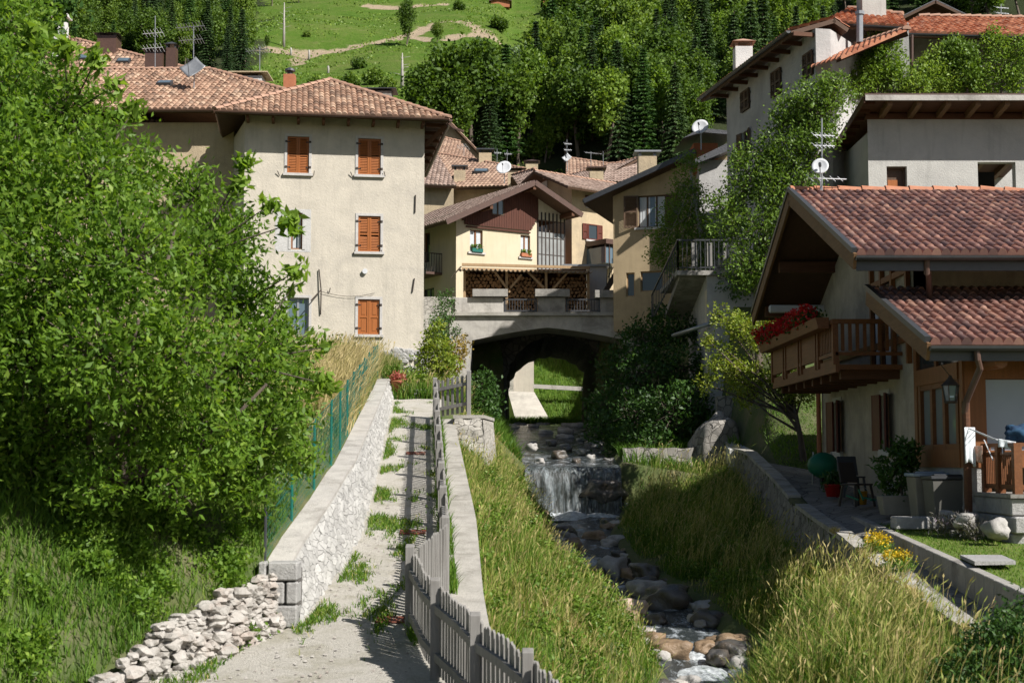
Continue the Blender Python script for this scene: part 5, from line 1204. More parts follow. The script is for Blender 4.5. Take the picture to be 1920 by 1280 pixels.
# roofs of the upper village
k1, _, _ = gable_house('village_house', 'long brown roofed house just right of the beige house eave', W(770, 280, 112), (1, .08, 0), 6, 9, 14, W(800, 290, 110).z, W(800, 250, 116).z, .6, .6, 'plaster_tan', 'tile_far', pkfrac=.5)
def slope_house(name, label, eL, eR, rR, rL, wmat, rmat, zb, tw=.26, depth=5):
    t = thing(name, label, 'house', (eL.x, eL.y, zb)); u = (eR - eL); n = (eR - eL).cross(rL - eL).normalized(); n = n if n.z > 0 else -n
    def pl(p): r = p.normalized(); return r * (eL.dot(n) / r.dot(n))
    rL, rR = pl(rL), pl(rR); mb = MB(); slab_under(mb, [eL, eR, rR, rL], .14)
    bk = Vector((0, depth, -depth * .45)); slab_under(mb, [rL, rR, rR + bk, rL + bk], .12); r_ = mb.build('roof', 'soffit', t)
    tile_sheet('roof_tiles', rmat, r_, [eL, eR, rR, rL], tw, .4, .035, .03, int(abs(eL.x) * 3), 4)
    mb = MB(); ridge_caps(mb, rR, rL); mb.build('ridge_tiles', bpy.data.materials['ridge_clay'], r_)
    mb = MB(); i0 = eL + (rL - eL) * .15; i1 = eR + (rR - eR) * .15
    mb.prism([i0 - Vector((0, 0, .2)), i1 - Vector((0, 0, .2)), rR - Vector((0, 0, .25)), rR + bk * .8 - Vector((0, 0, .2)), rL + bk * .8 - Vector((0, 0, .2)), rL - Vector((0, 0, .25))], (0, 0, 0.001))
    hull = [i0, i1, rR + bk * .8, rL + bk * .8]; mb = MB(); mb.hexa([Vector((p.x, p.y, zb)) for p in hull] + [p - Vector((0, 0, .25)) for p in hull]); mb.build('wall', wmat, t)
    return t, r_, n
t1, r1, n1 = slope_house('village_house', 'brown plain roof at the edge of the wood between beige house and antennas', W(780, 292, 100), W(898, 304, 100), W(862, 266, 106), W(782, 246, 106), 'plaster_tan', 'tile_far', 6)
t2, r2, n2 = slope_house('village_house', 'plain brown lean-to roof directly right of the beige house wall', W(780, 346, 84), W(856, 349, 84), W(822, 292, 89), W(780, 290, 89), 'plaster_tan', 'tile_old', 6)
t3, r3, n3 = slope_house('village_house', 'broad weathered tile roof with chimneys behind the yellow house', W(840, 352, 86), W(1018, 348, 84), W(1004, 321, 90), W(812, 287, 93), 'plaster_tan', 'tile_far', 8.5)
skylight(r3, 903, 323, W(846, 350, 86), n3, .9, .6)
t5, r5, n5 = slope_house('village_house', 'small tile roof left of the tan house with white wall below', W(975, 352, 76), W(1030, 331, 74), W(1003, 318, 78), W(960, 330, 79), 'plaster_white', 'tile_old', 7.5)
t6, r6, n6 = slope_house('village_house', 'long light brown roof above the tan house carrying two aerials', W(1060, 345, 96), W(1200, 352, 96), W(1195, 316, 101), W(1062, 296, 101), 'plaster_tan', 'tile_far', 10)
t7, r7, n7 = slope_house('village_house', 'reddish tile roof beside the dark slate roof in the village centre', W(1128, 340, 88), W(1212, 345, 86), W(1195, 306, 92), W(1140, 308, 92), 'plaster_tan', 'tile_old', 9.5)
chimney('chimney', 'pale square chimney on the broad weathered roof nearest the beige house', 862, 312, 340, 87, .7, 'plaster_tan', 'slab')
chimney('chimney', 'square chimney with flat cap on the ridge of the broad weathered roof', 910, 281, 306, 90, .8, 'plaster_tan', 'slab')
chimney('chimney', 'dark hooded chimney behind the timber gable peak', 967, 315, 340, 80, .9, 'plaster_tan', 'hood', 'metal_brown')
chimney('chimney', 'chimney with peaked cowl right of the satellite dish on the village roofs', 997, 300, 328, 80, .7, 'plaster_tan', 'hood', 'metal_brown')
chimney('chimney', 'wide chimney on the roof of the tan house', 1118, 315, 342, 82, .8, 'plaster_tan', 'slab', 'metal_brown')
chimney('chimney', 'chimney with broad flat metal cap above the slate roof', 1213, 286, 318, 58, .75, 'plaster_tan', 'slab', 'metal_grey')
# ------------------------------------------------------------------ ochre house with slate roof
Oc = W(1150, 500, 57.5); FO = Facade(Oc, W(1380, 500, 56.0)); Oh = thing('ochre_house', 'ochre house with dark slate roof and large brown shuttered window', 'house', (Oc.x, Oc.y, 5.8))
holes = [window(FO, Oh, (1196, 366, 1248, 426), 'open', frame='wood_shutter_brown', shut='wood_shutter_brown', sill='stone_trim', swing=.25, bars=2, glass='glass_sky', curtain=True)]
for r_ in ((1174, 511, 1190, 556), (1201, 508, 1243, 546)): holes.append(window(FO, Oh, r_, 'glass', frame='wood_raw', sill=None, bars=0))
zel_, = (FO.st(1152, 366)[1],); zer_ = FO.st(1300, 298)[1]; sr = FO.st(1300, 298)[0]; zc = FO.st(1180, 357)[1] - .2
mb = MB(); FO.panel(mb, 0, FO.L, 5.2, zc, holes, .25); slp = (zer_ - zel_) / sr
mb.prism([FO.P(0, zc), FO.P(FO.L, zc), FO.P(FO.L, zel_ + slp * FO.L), FO.P(0, zel_ - .05)], -FO.n * .25)
mb.prism([FO.P(0, 5.2, -.26), FO.P(0, zc, -.26), FO.P(0, zc, -7), FO.P(0, 5.2, -7)], FO.a * .2); mb.prism([FO.P(.21, 5.2, -6.8), FO.P(FO.L, 5.2, -6.8), FO.P(FO.L, zc, -6.8), FO.P(.21, zc, -6.8)], -FO.n * .2)
mb.build('wall', 'plaster_ochre', Oh)
mb = MB(); q0 = FO.P(-1.05, zel_ - 1.05 * slp + .12, .7); q1 = FO.P(sr + .2, zer_ + .2 * slp + .12, .7); dd = -FO.n * 6.5
mb.prism([q0, q1, q1 + dd, q0 + dd], (0, 0, -.16)); ro = mb.build('roof', 'soffit', Oh); mb = MB()
nk = 16
for i in range(nk):
    a, b = q0.lerp(q1, i / nk), q0.lerp(q1, (i + 1) / nk); mb.prism([a + Vector((0, 0, .045)), b + Vector((0, 0, .015)), b + dd + Vector((0, 0, .015)), a + dd + Vector((0, 0, .045))], (0, 0, .03))
mb.build('slates', 'slate', ro); mb = MB(); mb.bar(q0 + Vector((0, -.02, -.02)), q1 + Vector((0, -.02, -.02)), .06, .2); mb.bar(q0, q0 + dd, .1, .12); mb.build('barge_board', 'metal_dark', ro)
# outside iron stair by its left corner
stt = thing('iron_staircase', 'slim rusty outside staircase at the left corner of the ochre house', 'staircase', tuple(W(1137, 545, 60))); mb = MB()
mb.bar(W(1136, 546, 60), W(1165, 497, 60), .06, .2); mb.bar(W(1136, 546, 60.8), W(1165, 497, 60.8), .06, .2); mb.build('stringer', 'metal_iron', stt)
for i in range(9): pass
mb = MB()
for i in range(9): p = W(1136, 546, 60).lerp(W(1165, 497, 60), (i + .5) / 9); mb.box((p.x, 60.4, p.z + .02), (.26, .74, .03))
mb.build('tread', 'metal_iron', stt); mb = MB()
mb.bar(W(1140, 520, 59.98), W(1166, 470, 59.98), .04); mb.bar(W(1138, 533, 59.98), W(1166, 484, 59.98), .025)
for i in range(7): a = W(1137, 544, 59.98).lerp(W(1165, 497, 59.98), i / 6); mb.bar(a, a + Vector((.04, 0, 1.0)), .025)
mb.build('railing', 'metal_iron', stt)
# brick coloured dormer house with the big grey dish
Gh = thing('slate_house', 'narrow bluish plaster house with dark slate roof wedged beside the tall grey house', 'house', tuple(W(1340, 480, 56))); FGm = Facade(W(1312, 400, 55.5), W(1372, 400, 55.5))
mb = MB(); zt1 = FGm.st(1340, 300)[1]; FGm.box(mb, 0, FGm.L + .3, 4, zt1, -4, 0); mb.build('wall', 'plaster_grey', Gh); mb = MB(); s0, s1, z0, z1 = FGm.rect(1290, 262, 1350, 300); FGm.box(mb, s0 + .3, s1, z0 - .4, z1, -3, -.6); mb.build('dormer', 'terracotta', Gh)
mb = MB(); mb.prism([FGm.P(*FGm.st(1279, 262), .3), FGm.P(*FGm.st(1312, 243), .3), FGm.P(*FGm.st(1372, 249), .3), FGm.P(*FGm.st(1372, 256), .3), FGm.P(*FGm.st(1315, 251), .3)], Vector((0, 4, .2)))
mb.prism([FGm.P(*FGm.st(1300, 303), .5), FGm.P(*FGm.st(1372, 268), .5), FGm.P(*FGm.st(1372, 284), .5), FGm.P(*FGm.st(1302, 312), .5)], Vector((0, 4, .2))); mb.build('roof', 'slate', Gh)
# ------------------------------------------------------------------ tall grey house
g0 = W(1365, 400, 52.); g1d = Vector((math.sin(R(11.6)), -math.cos(R(11.6)), 0)); FG = Facade(g0, g0 + g1d); sN = 8.1
Gr = thing('tall_grey_house', 'tall rough grey plaster house with small dark shuttered windows on the right slope', 'house', (g0.x, g0.y, 5))
zeG = FG.st(1365, 172)[1]
hl = []
for r_ in ((1391, 169, 1407, 208), (1448, 131, 1466, 180), (1508, 98, 1526, 145)): hl.append(window(FG, Gr, r_, 'closed', frame='wood_shutter_brown', shut='wood_shutter_brown', sill=None, rec=.05))
for r_ in ((1391, 246, 1403, 298), (1505, 185, 1520, 236), (1380, 362, 1394, 402)): hl.append(window(FG, Gr, r_, 'open', frame='wood_shutter_brown', shut='wood_shutter_brown', sill=None, swing=.2, bars=0))
mb = MB(); FG.panel(mb, 0, sN, 3, zeG, hl, .25); FG2 = Facade(FG.P(sN, 0), FG.P(sN, 0) + Vector((-FG.n.x, -FG.n.y, 0)))
mb.add([FG.P(0, 3), FG.P(0, zeG), FG.P(0, zeG, -9), FG.P(0, 3, -9), FG.P(sN, 3), FG.P(sN, zeG), FG.P(sN, zeG, -.5), FG.P(sN, 3, -.5)], [(0, 1, 2, 3), (4, 5, 6, 7), (3, 2, 6, 7)])
mb.build('wall', 'plaster_grey', Gr)
e0 = FG.P(-.8, zeG - .05, .75); e1 = FG.P(7.9, zeG - .05, .75); up_ = -FG.n * 1.5 + Vector((0, 0, .5)); mb = MB()
slab_under(mb, [e0, e1, e1 + up_, e0 + up_], .14); dn = -FG.n * .5 - Vector((0, 0, .3)); slab_under(mb, [e1 + up_, e0 + up_, e0 + up_ + dn, e1 + up_ + dn], .14); rg_ = mb.build('roof', 'soffit', Gr)
tile_sheet('roof_tiles', 'tile_red', rg_, [e0, e1, e1 + up_, e0 + up_], .2, .36, .035, .035, 15); tile_sheet('roof_tiles', 'tile_red', rg_, [e1 + up_ + dn, e0 + up_ + dn, e0 + up_, e1 + up_], .22, .36, .03, .03, 16, 4)
mb = MB(); gutter(mb, e0, e1, .08, .02, FG.n); mb.build('gutter', 'metal_dark', rg_)
for i in range(9): s = .2 + i * .97; mb = MB(); mb.bar(FG.P(s, zeG - .18, 0), FG.P(s, zeG - .18, .7), .1, .13); mb.build('rafter', 'wood_dark', rg_)
chimney('chimney', 'white chimney with red tiled hood at the far end of the tall grey house', 1393, 74, 128, 50.5, .62, 'plaster_white', 'hood', 'tile_red' if False else bpy.data.materials['ridge_clay'])
# ------------------------------------------------------------------ red roofed house at the top right
Jc = W(1560, 100, 46.5); FJ = Facade(W(1568, 100, 46.6), W(1705, 100, 46.0)); Jh = thing('red_roof_house', 'white house with bright red tile roof behind the shrubs at the top right', 'house', (Jc.x, 46.5, 8))
mb = MB(); FJ.box(mb, 0, FJ.L, 8, FJ.st(1630, 48)[1], -6, 0); FJ2 = Facade(W(1700, 100, 48), W(2000, 100, 47.5)); zj = FJ2.st(1800, 66)[1]; mb.build('wall', 'plaster_grey', Jh)
mb = MB(); hj = [FJ2.rect(1752, 82, 1842, 175)]; FJ2.panel(mb, -.2, FJ2.L, 8, zj + .2, hj, 1.2); FJ2.box(mb, -.2, FJ2.L, 8, zj + .1, -5, -4.8); mb.build('wing_wall', 'plaster_white', Jh)
mb = MB(); FJ2.box(mb, hj[0][0] - .1, hj[0][1] + .1, hj[0][2] - .1, hj[0][3] + .1, -1.6, -1.25); mb.build('recess', 'wood_dark', Jh)
def roofquad(root, pts, mat, seed, t=.14, tw=.2, nm='roof'):
    eL, eR, rR, rL = pts; n = (eR - eL).cross(rL - eL).normalized(); n = n if n.z > 0 else -n
    r_ = rR.normalized(); rR = r_ * (eL.dot(n) / r_.dot(n)); mb = MB(); slab_under(mb, [eL, eR, rR, rL], t); o = mb.build(nm, 'soffit', root); tile_sheet('roof_tiles', mat, o, [eL, eR, rR, rL], tw, .36, .035, .04, seed); mb = MB(); ridge_caps(mb, rR, rL, .13); mb.build('ridge_tiles', bpy.data.materials['ridge_clay'], o); gm = MB(); gutter(gm, eL, eR, .08, .03); gm.build('gutter', 'metal_dark', o); return o
roofquad(Jh, [W(1543, 43, 45.6), W(1702, 52, 45.2), W(1690, 30, 48.6), W(1590, 18, 49.2)], 'tile_red', 21)
roofquad(Jh, [W(1672, 62, 46.4), W(2020, 72, 45.9), W(2010, 38, 50.5), W(1722, 33, 50.5)], 'tile_red', 22)
o = roofquad(Jh, [W(1524, 126, 44.4), W(1672, 62, 44.8), W(1700, 58, 47.6), W(1552, 104, 48)], 'tile_red', 23, .16, nm='lower_roof')
mb = MB(); mb.tube([W(1612, 80, 45.0), W(1612, 28, 45.0)], .11, 10); mb.tube([W(1612, 28, 45.0), W(1612, 22, 45.0)], .15, 10); mb.build('stove_pipe', 'metal_grey', Jh)
mb = MB(); mb.tube([W(1562, 48, 45.5), W(1562, 98, 46.)], .05, 8); mb.tube([W(1710, 66, 46), W(1710, 150, 46)], .05, 8); mb.build('downpipe', 'metal_brown', Jh)
cj = thing('chimney', 'massive pale chimney block cut by the top edge above the red roof', 'chimney', tuple(W(1640, 34, 47.5))); mb = MB(); a = W(1619, 36, 47.3); b = W(1662, -30, 47.3); mb.box(((a.x + b.x) / 2, 47.8, (a.z + b.z) / 2 - .2), (b.x - a.x, .8, b.z - a.z + .4)); mb.build('stack', 'plaster_pale', cj)
# dark gable roof peeking out at the top
gable_house('village_house', 'dark gabled roof peeking over the red tile roof at the top right', W(1700, 40, 66), (1, 0, 0), 2.5, 4, 15, W(1700, 34, 66).z, W(1750, 10, 66).z, .5, .5, 'wood_dark', 'slate', ridge=False)
# ------------------------------------------------------------------ unfinished grey house with exposed rafters
Ic = W(1630, 400, 42.); FI = Facade(Ic, W(2010, 400, 42.)); Ih = thing('unfinished_house', 'bare plastered house with low roof on exposed rafters above the chalet', 'house', (Ic.x, 42, 4))
hi_ = [FI.rect(1663, 312, 1701, 372), FI.rect(1834, 304, 1905, 380)]; zi = FI.st(1750, 224)[1]
mb = MB(); FI.panel(mb, 0, FI.L, 4, zi, hi_, .3); FIs = Facade(Ic + Vector((0, 6.5, 0)), Ic); FIs.box(mb, 0, 6.49, 4, zi - .4, -.3, 0); FI.box(mb, 0.3, FI.L, 4, zi, -7, -6.7); mb.build('wall', 'plaster_pale', Ih)
mb = MB(); s0, s1, z0, z1 = hi_[0]; FI.box(mb, s0, s1, z0, z1, -.28, -.22); FI.box(mb, s0, s0 + .06, z0, z1, -.219, -.16); FI.box(mb, s1 - .06, s1, z0, z1, -.219, -.16); FI.box(mb, s0 + .06, s1 - .06, z1 - .06, z1, -.219, -.16); mb.build('door', 'wood_shutter_brown', Ih)
mb = MB(); FI.box(mb, s0 + .07, s0 + .36, z0, z1 - .38, -.215, -.17); mb.build('door_panel', 'wood_shutter', Ih)
mb = MB(); s0, s1, z0, z1 = hi_[1]; FI.box(mb, s0 - .2, s1 + .2, z0 - .2, z1 + .2, -2.5, -2.45); mb.build('shade_backing', 'dark', Ih)  # near-black sheet behind the opening; the interior's shade is put into its colour
f0, f1 = W(1622, 180, 40.9), W(2030, 183, 40.9); f1.z = f0.z; bk0 = Vector((f0.x, 50.2, f0.z - 1.35)); bk1 = Vector((f1.x, 50.2, f0.z - 1.35))
mb = MB(); slab_under(mb, [f0, f1, bk1, bk0], .06, .0); ri = mb.build('roof', 'wood_dark', Ih); mb = MB(); mb.prism([p + Vector((0, 0, .01)) for p in (f0, f1, bk1, bk0)], (0, 0, .07)); mb.build('roofing', 'metal_brown', ri)
mb = MB(); mb.bar(f0 + Vector((0, -.03, -.06)), f1 + Vector((0, -.03, -.06)), .03, .16); mb.build('fascia', 'concrete_light', ri)
x = f0.x + .75
while x < f1.x: mb = MB(); mb.bar((x, 40.98, f0.z - .16), (x, 50, f0.z - .16 - 1.32), .15, .19); mb.build('rafter', 'wood_verge', ri); x += .86
mb = MB()
for i in range(14): y = 41.2 + i * .62; mb.bar((f0.x + .02, y, f0.z - .12 - (y - 41) * .145), (Ic.x + .02, y, f0.z - .12 - (y - 41) * .145), .12, .1)
mb.bar(f0 + Vector((-.02, 0, -.1)), bk0 + Vector((-.02, 0, -.1)), .04, .2); mb.build('verge_beam', 'wood_dark', ri)
mb = MB(); FI.box(mb, -.05, FI.L, zi, zi + .18, -.2, .02); mb.build('wall_plate', 'wood_dark', ri)
# ------------------------------------------------------------------ terrace block with stair below the tall grey house
Tb = thing('terrace_block', 'pale blue grey terrace block with iron railed landing and sloping stair slab', 'terrace', tuple(W(1327, 740, 46)))
FT = Facade(W(1327, 640, 46), W(1560, 640, 46)); zt_ = FT.st(1400, 508)[1]; mb = MB(); FT.box(mb, 0, FT.L, -.6, zt_ - .15, -5, 0); mb.build('wall', 'plaster_grey', Tb)
mb = MB(); FTs = Facade(W(1294, 640, 50.8), W(1327, 640, 46)); FTs.box(mb, 0, FTs.L - .003, -.6, zt_ - .6, -.25, .004); mb.build('side_wall', 'plaster_beige', Tb)
mb = MB(); FT.box(mb, -1.0, FT.L, zt_ - .149, zt_, -5, .15); mb.build('landing', 'concrete', Tb)
mb = MB(); a, b, c, d = W(1274, 512, 46.3), W(1326, 512, 46.3), W(1292, 592, 51), W(1246, 590, 51); mb.prism([a, b, c, d], (0, 0, -.16)); st2 = mb.build('stair', 'concrete', Tb)
for i in range(12):
    pass
mb = MB()
for i in range(14):
    t0, t1 = i / 14, (i + 1) / 14; p, q = a.lerp(d, t0), b.lerp(c, t0); r_, s_ = b.lerp(c, t1), a.lerp(d, t1); z = p.z + .02
    mb.hexa([Vector((v.x, v.y, v.z - .05)) for v in (p, q, r_, s_)] + [Vector((v.x, v.y, z)) for v in (p, q, r_, s_)])
mb.build('steps', 'slab', st2)
def rail(root, A_, B_, h=1.0, k=10, mat='metal_dark', pale=False):
    mb = MB(); A_ = Vector(A_); B_ = Vector(B_); mb.bar(A_ + Vector((0, 0, h)), B_ + Vector((0, 0, h)), .05); mb.bar(A_ + Vector((0, 0, .1)), B_ + Vector((0, 0, .1)), .035)
    for i in range(k + 1): p = A_.lerp(B_, i / k); mb.bar(p, p + Vector((0, 0, h)), .05 if i in (0, k) else .022)
    return mb.build('railing', mat, root)
p = FT.P(-.95, zt_, .1); q = FT.P(2.6, zt_, .1); rail(Tb, p, q, 1.0, 24); rail(Tb, p, p + Vector((-.4, 4.6, -1.25)), 1.0, 16); rail(Tb, q, q + Vector((2.0, 0, 0)), 1.0, 12)
mb = MB()
for i in range(6): s = -.5 + i * .5; FT.box(mb, s, s + .17, zt_ + .15, zt_ + .95, .06, .08)
mb.build('railing_boards', 'wood_grey', Tb)
dp = MB(); dp.tube([W(1262, 629, 47.5), W(1330, 607, 45.6)], .07, 8); tag(dp.build('waste_pipe', 'metal_grey', None, True), 'grey pipe sticking out of the terrace block over the ravine', 'pipe')
# ------------------------------------------------------------------ chalet
XW, YN, YF = 7.9, 27.8, 36.3
Cz = thing('chalet', 'timber and plaster alpine chalet with dark red tile roofs and a flowered balcony', 'chalet', (XW, YN, -1.0))
FL = Facade((XW, YF + 0, 0), (XW, YN, 0))            # gable wall faces -X (left of picture)
FF = Facade((XW, YN, 0), (22, YN, 0))                # front wall faces the camera
Ye, Yr, Yb = 26.2, 32.2, 37.4; Xv = 6.4
zeav = W(1700, 478, Ye).z; zrid = W(1490, 362, Yr).z
pw, pb = (zrid - zeav) / (Yr - Ye), (zrid - zeav) / (Yb - Yr)
def rz(y): return zeav + (y - Ye) * pw if y < Yr else zrid - (y - Yr) * pb
hl = [FL.rect(1565, 754, 1577, 846), FL.rect(1654, 741, 1667, 842)]
z2 = W(1718, 480, YN).z
mb = MB(); FL.panel(mb, 0, FL.L, -1.4, 2.2, hl, .25)
mb.prism([FL.P(0, 2.2), FL.P(0, rz(YF) - .35), FL.P(YF - Yr, rz(Yr) - .35), FL.P(FL.L, rz(YN) - .35), FL.P(FL.L, 2.2)], (.3, 0, 0))
mb.prism([(XW + .001, YN, -1.4), (22, YN, -1.4), (22, YN, rz(YN) - .3), (XW + .001, YN, rz(YN) - .3)], (0, .3, 0)); mb.box((15, YF - .1, 1), (14, .2, 4.8)); mb.build('wall', 'plaster_chalet', Cz)
for i, (s0, s1, z0, z1) in enumerate(hl):
    mb = MB(); FL.box(mb, s0 + .0, s1 - .0, z0, z1, -.2, -.17)
    w_ = mb.build('window', 'glass_blind', Cz); m = MB(); FL.box(m, s0 - .02, s0 + .06, z0, z1, -.165, -.1); FL.box(m, s1 - .06, s1, z0, z1, -.165, -.1); m.build('frame', 'wood_chalet', w_)
    m = MB(); FL.box(m, s0 - .15, s1 + .15, z0 - .14, z0 - .002, -.15, .07); m.build('sill', 'stone_trim', w_); m = MB(); FL.box(m, s0 - .12, s1 + .12, z1 + .002, z1 + .12, -.05, .02); m.build('lintel', 'stone_trim', w_)
    for sg, q in ((-1, s0), (1, s1)):
        th = .12 if sg < 0 else .35; p = FL.P(q, 0, .02); G2 = Facade(p, p + (FL.a * sg * math.cos(th) + FL.n * math.sin(th))); m = MB(); lw = .46
        if sg < 0: leaf_panel(G2, m, 0, lw, z0 - .03, z1 + .03, -.04, False)
        else: leaf_panel(G2, m, 0, lw, z0 - .03, z1 + .03, .0, False)
        m.build('shutter', 'wood_shutter_dark', w_)
# upper floor timber and glazed door on the gable, on the balcony
mb = MB(); FL.box(mb, 0.3, FL.L, 2.35, 2.5, .0, .05)
s = 5.3
for a in (5.4, 6.25, 7.1, 8.2): FL.box(mb, a, a + .12, 1.9, rz(YF - a) - .45, .01, .1)
FL.box(mb, 5.4, 8.3, 3.7, 3.82, .012, .09); mb.build('timber_frame', 'wood_chalet', Cz)
mb = MB(); FL.box(mb, 5.52, 7.1, 1.9, 3.7, .0, .03); mb.build('balcony_door', 'glass', Cz)
mb = MB(); FL.box(mb, 5.7, 5.95, 1.9, 3.55, .032, .045); FL.box(mb, 6.5, 6.9, 1.9, 3.55, .032, .045); mb.build('curtain', 'curtain', Cz)
# main roof
XR = 22.
P_near = [Vector((Xv, Ye, zeav)), Vector((XR, Ye, zeav)), Vector((XR, Yr, zrid)), Vector((Xv, Yr, zrid))]
hipx = W(1840, 362, Yr).x
P_near = [Vector((Xv, Ye, zeav)), Vector((XR, Ye, zeav)), Vector((hipx + 3.4, Yr - .05, zrid - .45)), Vector((hipx, Yr, zrid)), Vector((Xv, Yr, zrid))]
n_ = Vector((0, -(zrid - zeav), Yr - Ye)).normalized()
P_near = [Vector((Xv, Ye, zeav)), Vector((XR, Ye, zeav)), Vector((XR, Yr - 2.6, zeav + (Yr - 2.6 - Ye) * pw)), Vector((hipx, Yr, zrid)), Vector((Xv, Yr, zrid))]
P_far = [Vector((XR, Yb, zeav)), Vector((Xv, Yb, zeav)), Vector((Xv, Yr, zrid)), Vector((hipx, Yr, zrid)), Vector((XR, Yr + 2.6, zrid - 2.6 * pb))]
mb = MB(); slab_under(mb, P_near, .14, 0.0); slab_under(mb, P_far, .14, 0.0); rf = mb.build('roof', 'soffit', Cz)
tile_sheet('roof_tiles', 'tile_chalet', rf, P_near, .175, .40, .052, .028, 31, 8); tile_sheet('roof_tiles', 'tile_chalet', rf, P_far, .175, .40, .05, .03, 32, 6)
M['ridge_red'] = pm('ridge_red', (.46, .20, .11), (.34, .14, .08), 5, .7)
mb = MB(); ridge_caps(mb, P_near[4], P_near[3], .13, .52, .07); ridge_caps(mb, P_near[3], P_near[2], .13, .52, .07); mb.build('ridge_tiles', 'ridge_red', rf)
mb = MB(); gutter(mb, P_near[0] + Vector((-.03, 0, 0)), P_near[1], .085, .03); g_ = mb.build('gutter', 'metal_dark', rf); mb = MB(); mb.box(((Xv + XR) / 2, Ye + .05, zeav - .17), (XR - Xv, .05, .24)); mb.build('fascia', 'metal_dark', rf)
for a, b in ((P_near[0], P_near[4]), (P_near[4], P_far[0 + 1])):
    mb = MB(); mb.bar(a + Vector((-.03, 0, -.12)), b + Vector((-.03, 0, -.12)), .06, .30); mb.build('barge_board', 'wood_verge', rf); mb = MB(); mb.bar(a + Vector((-.04, 0, .09)), b + Vector((-.04, 0, .09)), .10, .10); mb.build('verge_flashing', 'metal_dark', rf)
for y in (27.2, 29.6, Yr, 34.6, 36.6):
    mb = MB(); mb.box(((Xv + XW) / 2 + .3, y, rz(y) - .33), (XW - Xv + .3, .2, .26)); mb.build('purlin', 'wood_dark', rf)
mb = MB()
for i in range(7):
    x = Xv + .25 + i * .24
for x in (Xv + .35, Xv + .85, Xv + 1.3):
    mb.bar((x, Ye + .1, rz(Ye + .1) - .20), (x, Yr, zrid - .20), .09, .12)
mb.build('rafter', 'wood_dark', rf)
mb = MB()
for i in range(12): x = XW + .5 + i * .9; mb.bar((x, Ye + .1, zeav - .12), (x, YN + .2, zeav - .12 + (YN + .1 - Ye) * pw), .1, .13)
mb.build('rafter_tail', 'wood_chalet', rf)
# downpipes
mb = MB(); p = W(1738, 487, Ye); mb.tube([p, p + Vector((0, .02, -.25)), W(1741, 505, 26.4), W(1743, 566, 26.9)], .055, 10); mb.build('downpipe', 'metal_brown', rf)
# lower roof over the veranda
Ya, Yt, Xa = 23.8, YN, 7.02
zea = W(1800, 646, Ya).z; zto = W(1640, 546, Yt).z; Q = [Vector((Xa, Ya, zea)), Vector((XR, Ya, zea)), Vector((XR, Yt, zto)), Vector((Xa, Yt, zto))]
mb = MB(); slab_under(mb, Q, .14, 0); rl = mb.build('lower_roof', 'soffit', Cz); tile_sheet('roof_tiles', 'tile_chalet', rl, Q, .175, .40, .052, .028, 33, 8)
mb = MB(); gutter(mb, Q[0] + Vector((-.03, 0, 0)), Q[1], .085, .03); mb.build('gutter', 'metal_dark', rl); mb = MB(); mb.box(((Xa + XR) / 2, Ya + .05, zea - .16), (XR - Xa, .05, .22)); mb.build('fascia', 'metal_dark', rl)
mb = MB(); mb.bar(Q[0] + Vector((-.03, 0, -.12)), Q[3] + Vector((-.03, 0, -.12)), .06, .30); mb.build('barge_board', 'wood_verge', rl); mb = MB(); mb.bar(Q[0] + Vector((-.04, 0, .09)), Q[3] + Vector((-.04, 0, .09)), .10, .1); mb.build('verge_flashing', 'metal_dark', rl)
mb = MB()
for i in range(12): x = XW + .35 + i * .95; mb.tube([(x, Ya + .12, zea - .28), (x, Yt - 1.5, zea - .28)], .11, 10)
mb.build('round_beam', 'wood_chalet', rl)
mb = MB(); p = W(1832, 658, 23.75); mb.tube([p, p + Vector((.01, 0, -.15)), W(1838, 690, 23.8), W(1812, 752, 24.2), W(1809, 775, 24.3)], .055, 10); mb.build('downpipe', 'metal_brown', rl)
mb = MB(); px_ = W(1812, 800, 24.3).x; mb.tube([(px_, 24.3, 1.0), (px_, 24.3, -1.05)], .07, 10); mb.build('post', 'wood_dark', Cz)
# veranda: left face continues the gable wall
Yv = 24.8; FV = Facade((XW - .02, YN, 0), (XW - .02, Yv, 0)); FV2 = Facade((XW - .02, Yv, 0), (XR, Yv, 0))
vr = MB(); zb0 = W(1800, 876, 25.5).z; ztop = zea + .1
def zl(s): return zea + (YN - s - Ya) * (zto - zea) / (Yt - Ya) - .25
FV.box(vr, 0, FV.L, -1.3, zb0, -.4, 0); vb = vr.build('veranda_base', 'stone_block', Cz)
fr = MB()
for s in (0, FV.L - .2): FV.box(fr, s, s + .2, zb0, zl(s + .2), -.15, .02)
FV.box(fr, .2, FV.L - .2, zb0, zb0 + .32, -.12, .04); FV.box(fr, .2, FV.L - .2, 1.42, 1.72, -.14, .05); FV.box(fr, 1.3, 1.42, 1.72, zl(1.4), -.1, .0)
FV2.box(fr, 0.01, .38, zb0, ztop, -.2, .02); FV2.box(fr, .38, 12, 1.41, ztop, -.2, .01); FV2.box(fr, .38, 12, zb0, zb0 + .3, -.14, .03)
vf = fr.build('veranda', 'wood_chalet', Cz)
mb = MB(); s0, s1 = .35, FV.L - .35; z0, z1 = zb0 + .32, 1.42; k = 3
for i in range(k + 1): q = s0 + (s1 - s0) * i / k; FV.box(mb, q - .07, q + .07, z0, z1, -.1, .02)
FV.box(mb, s0 - .1, s1 + .1, z0 + .001, z0 + .1, -.09, .015); FV.box(mb, s0 - .1, s1 + .1, z1 - .1, z1 - .001, -.09, .015); wf_ = mb.build('window', 'wood_rail', vf)
mb = MB(); FV.box(mb, s0, s1, z0 + .1, z1 - .1, -.06, -.05); mb.build('pane', glass_mat('mirror_glass', (.22, .25, .25), .03), wf_)
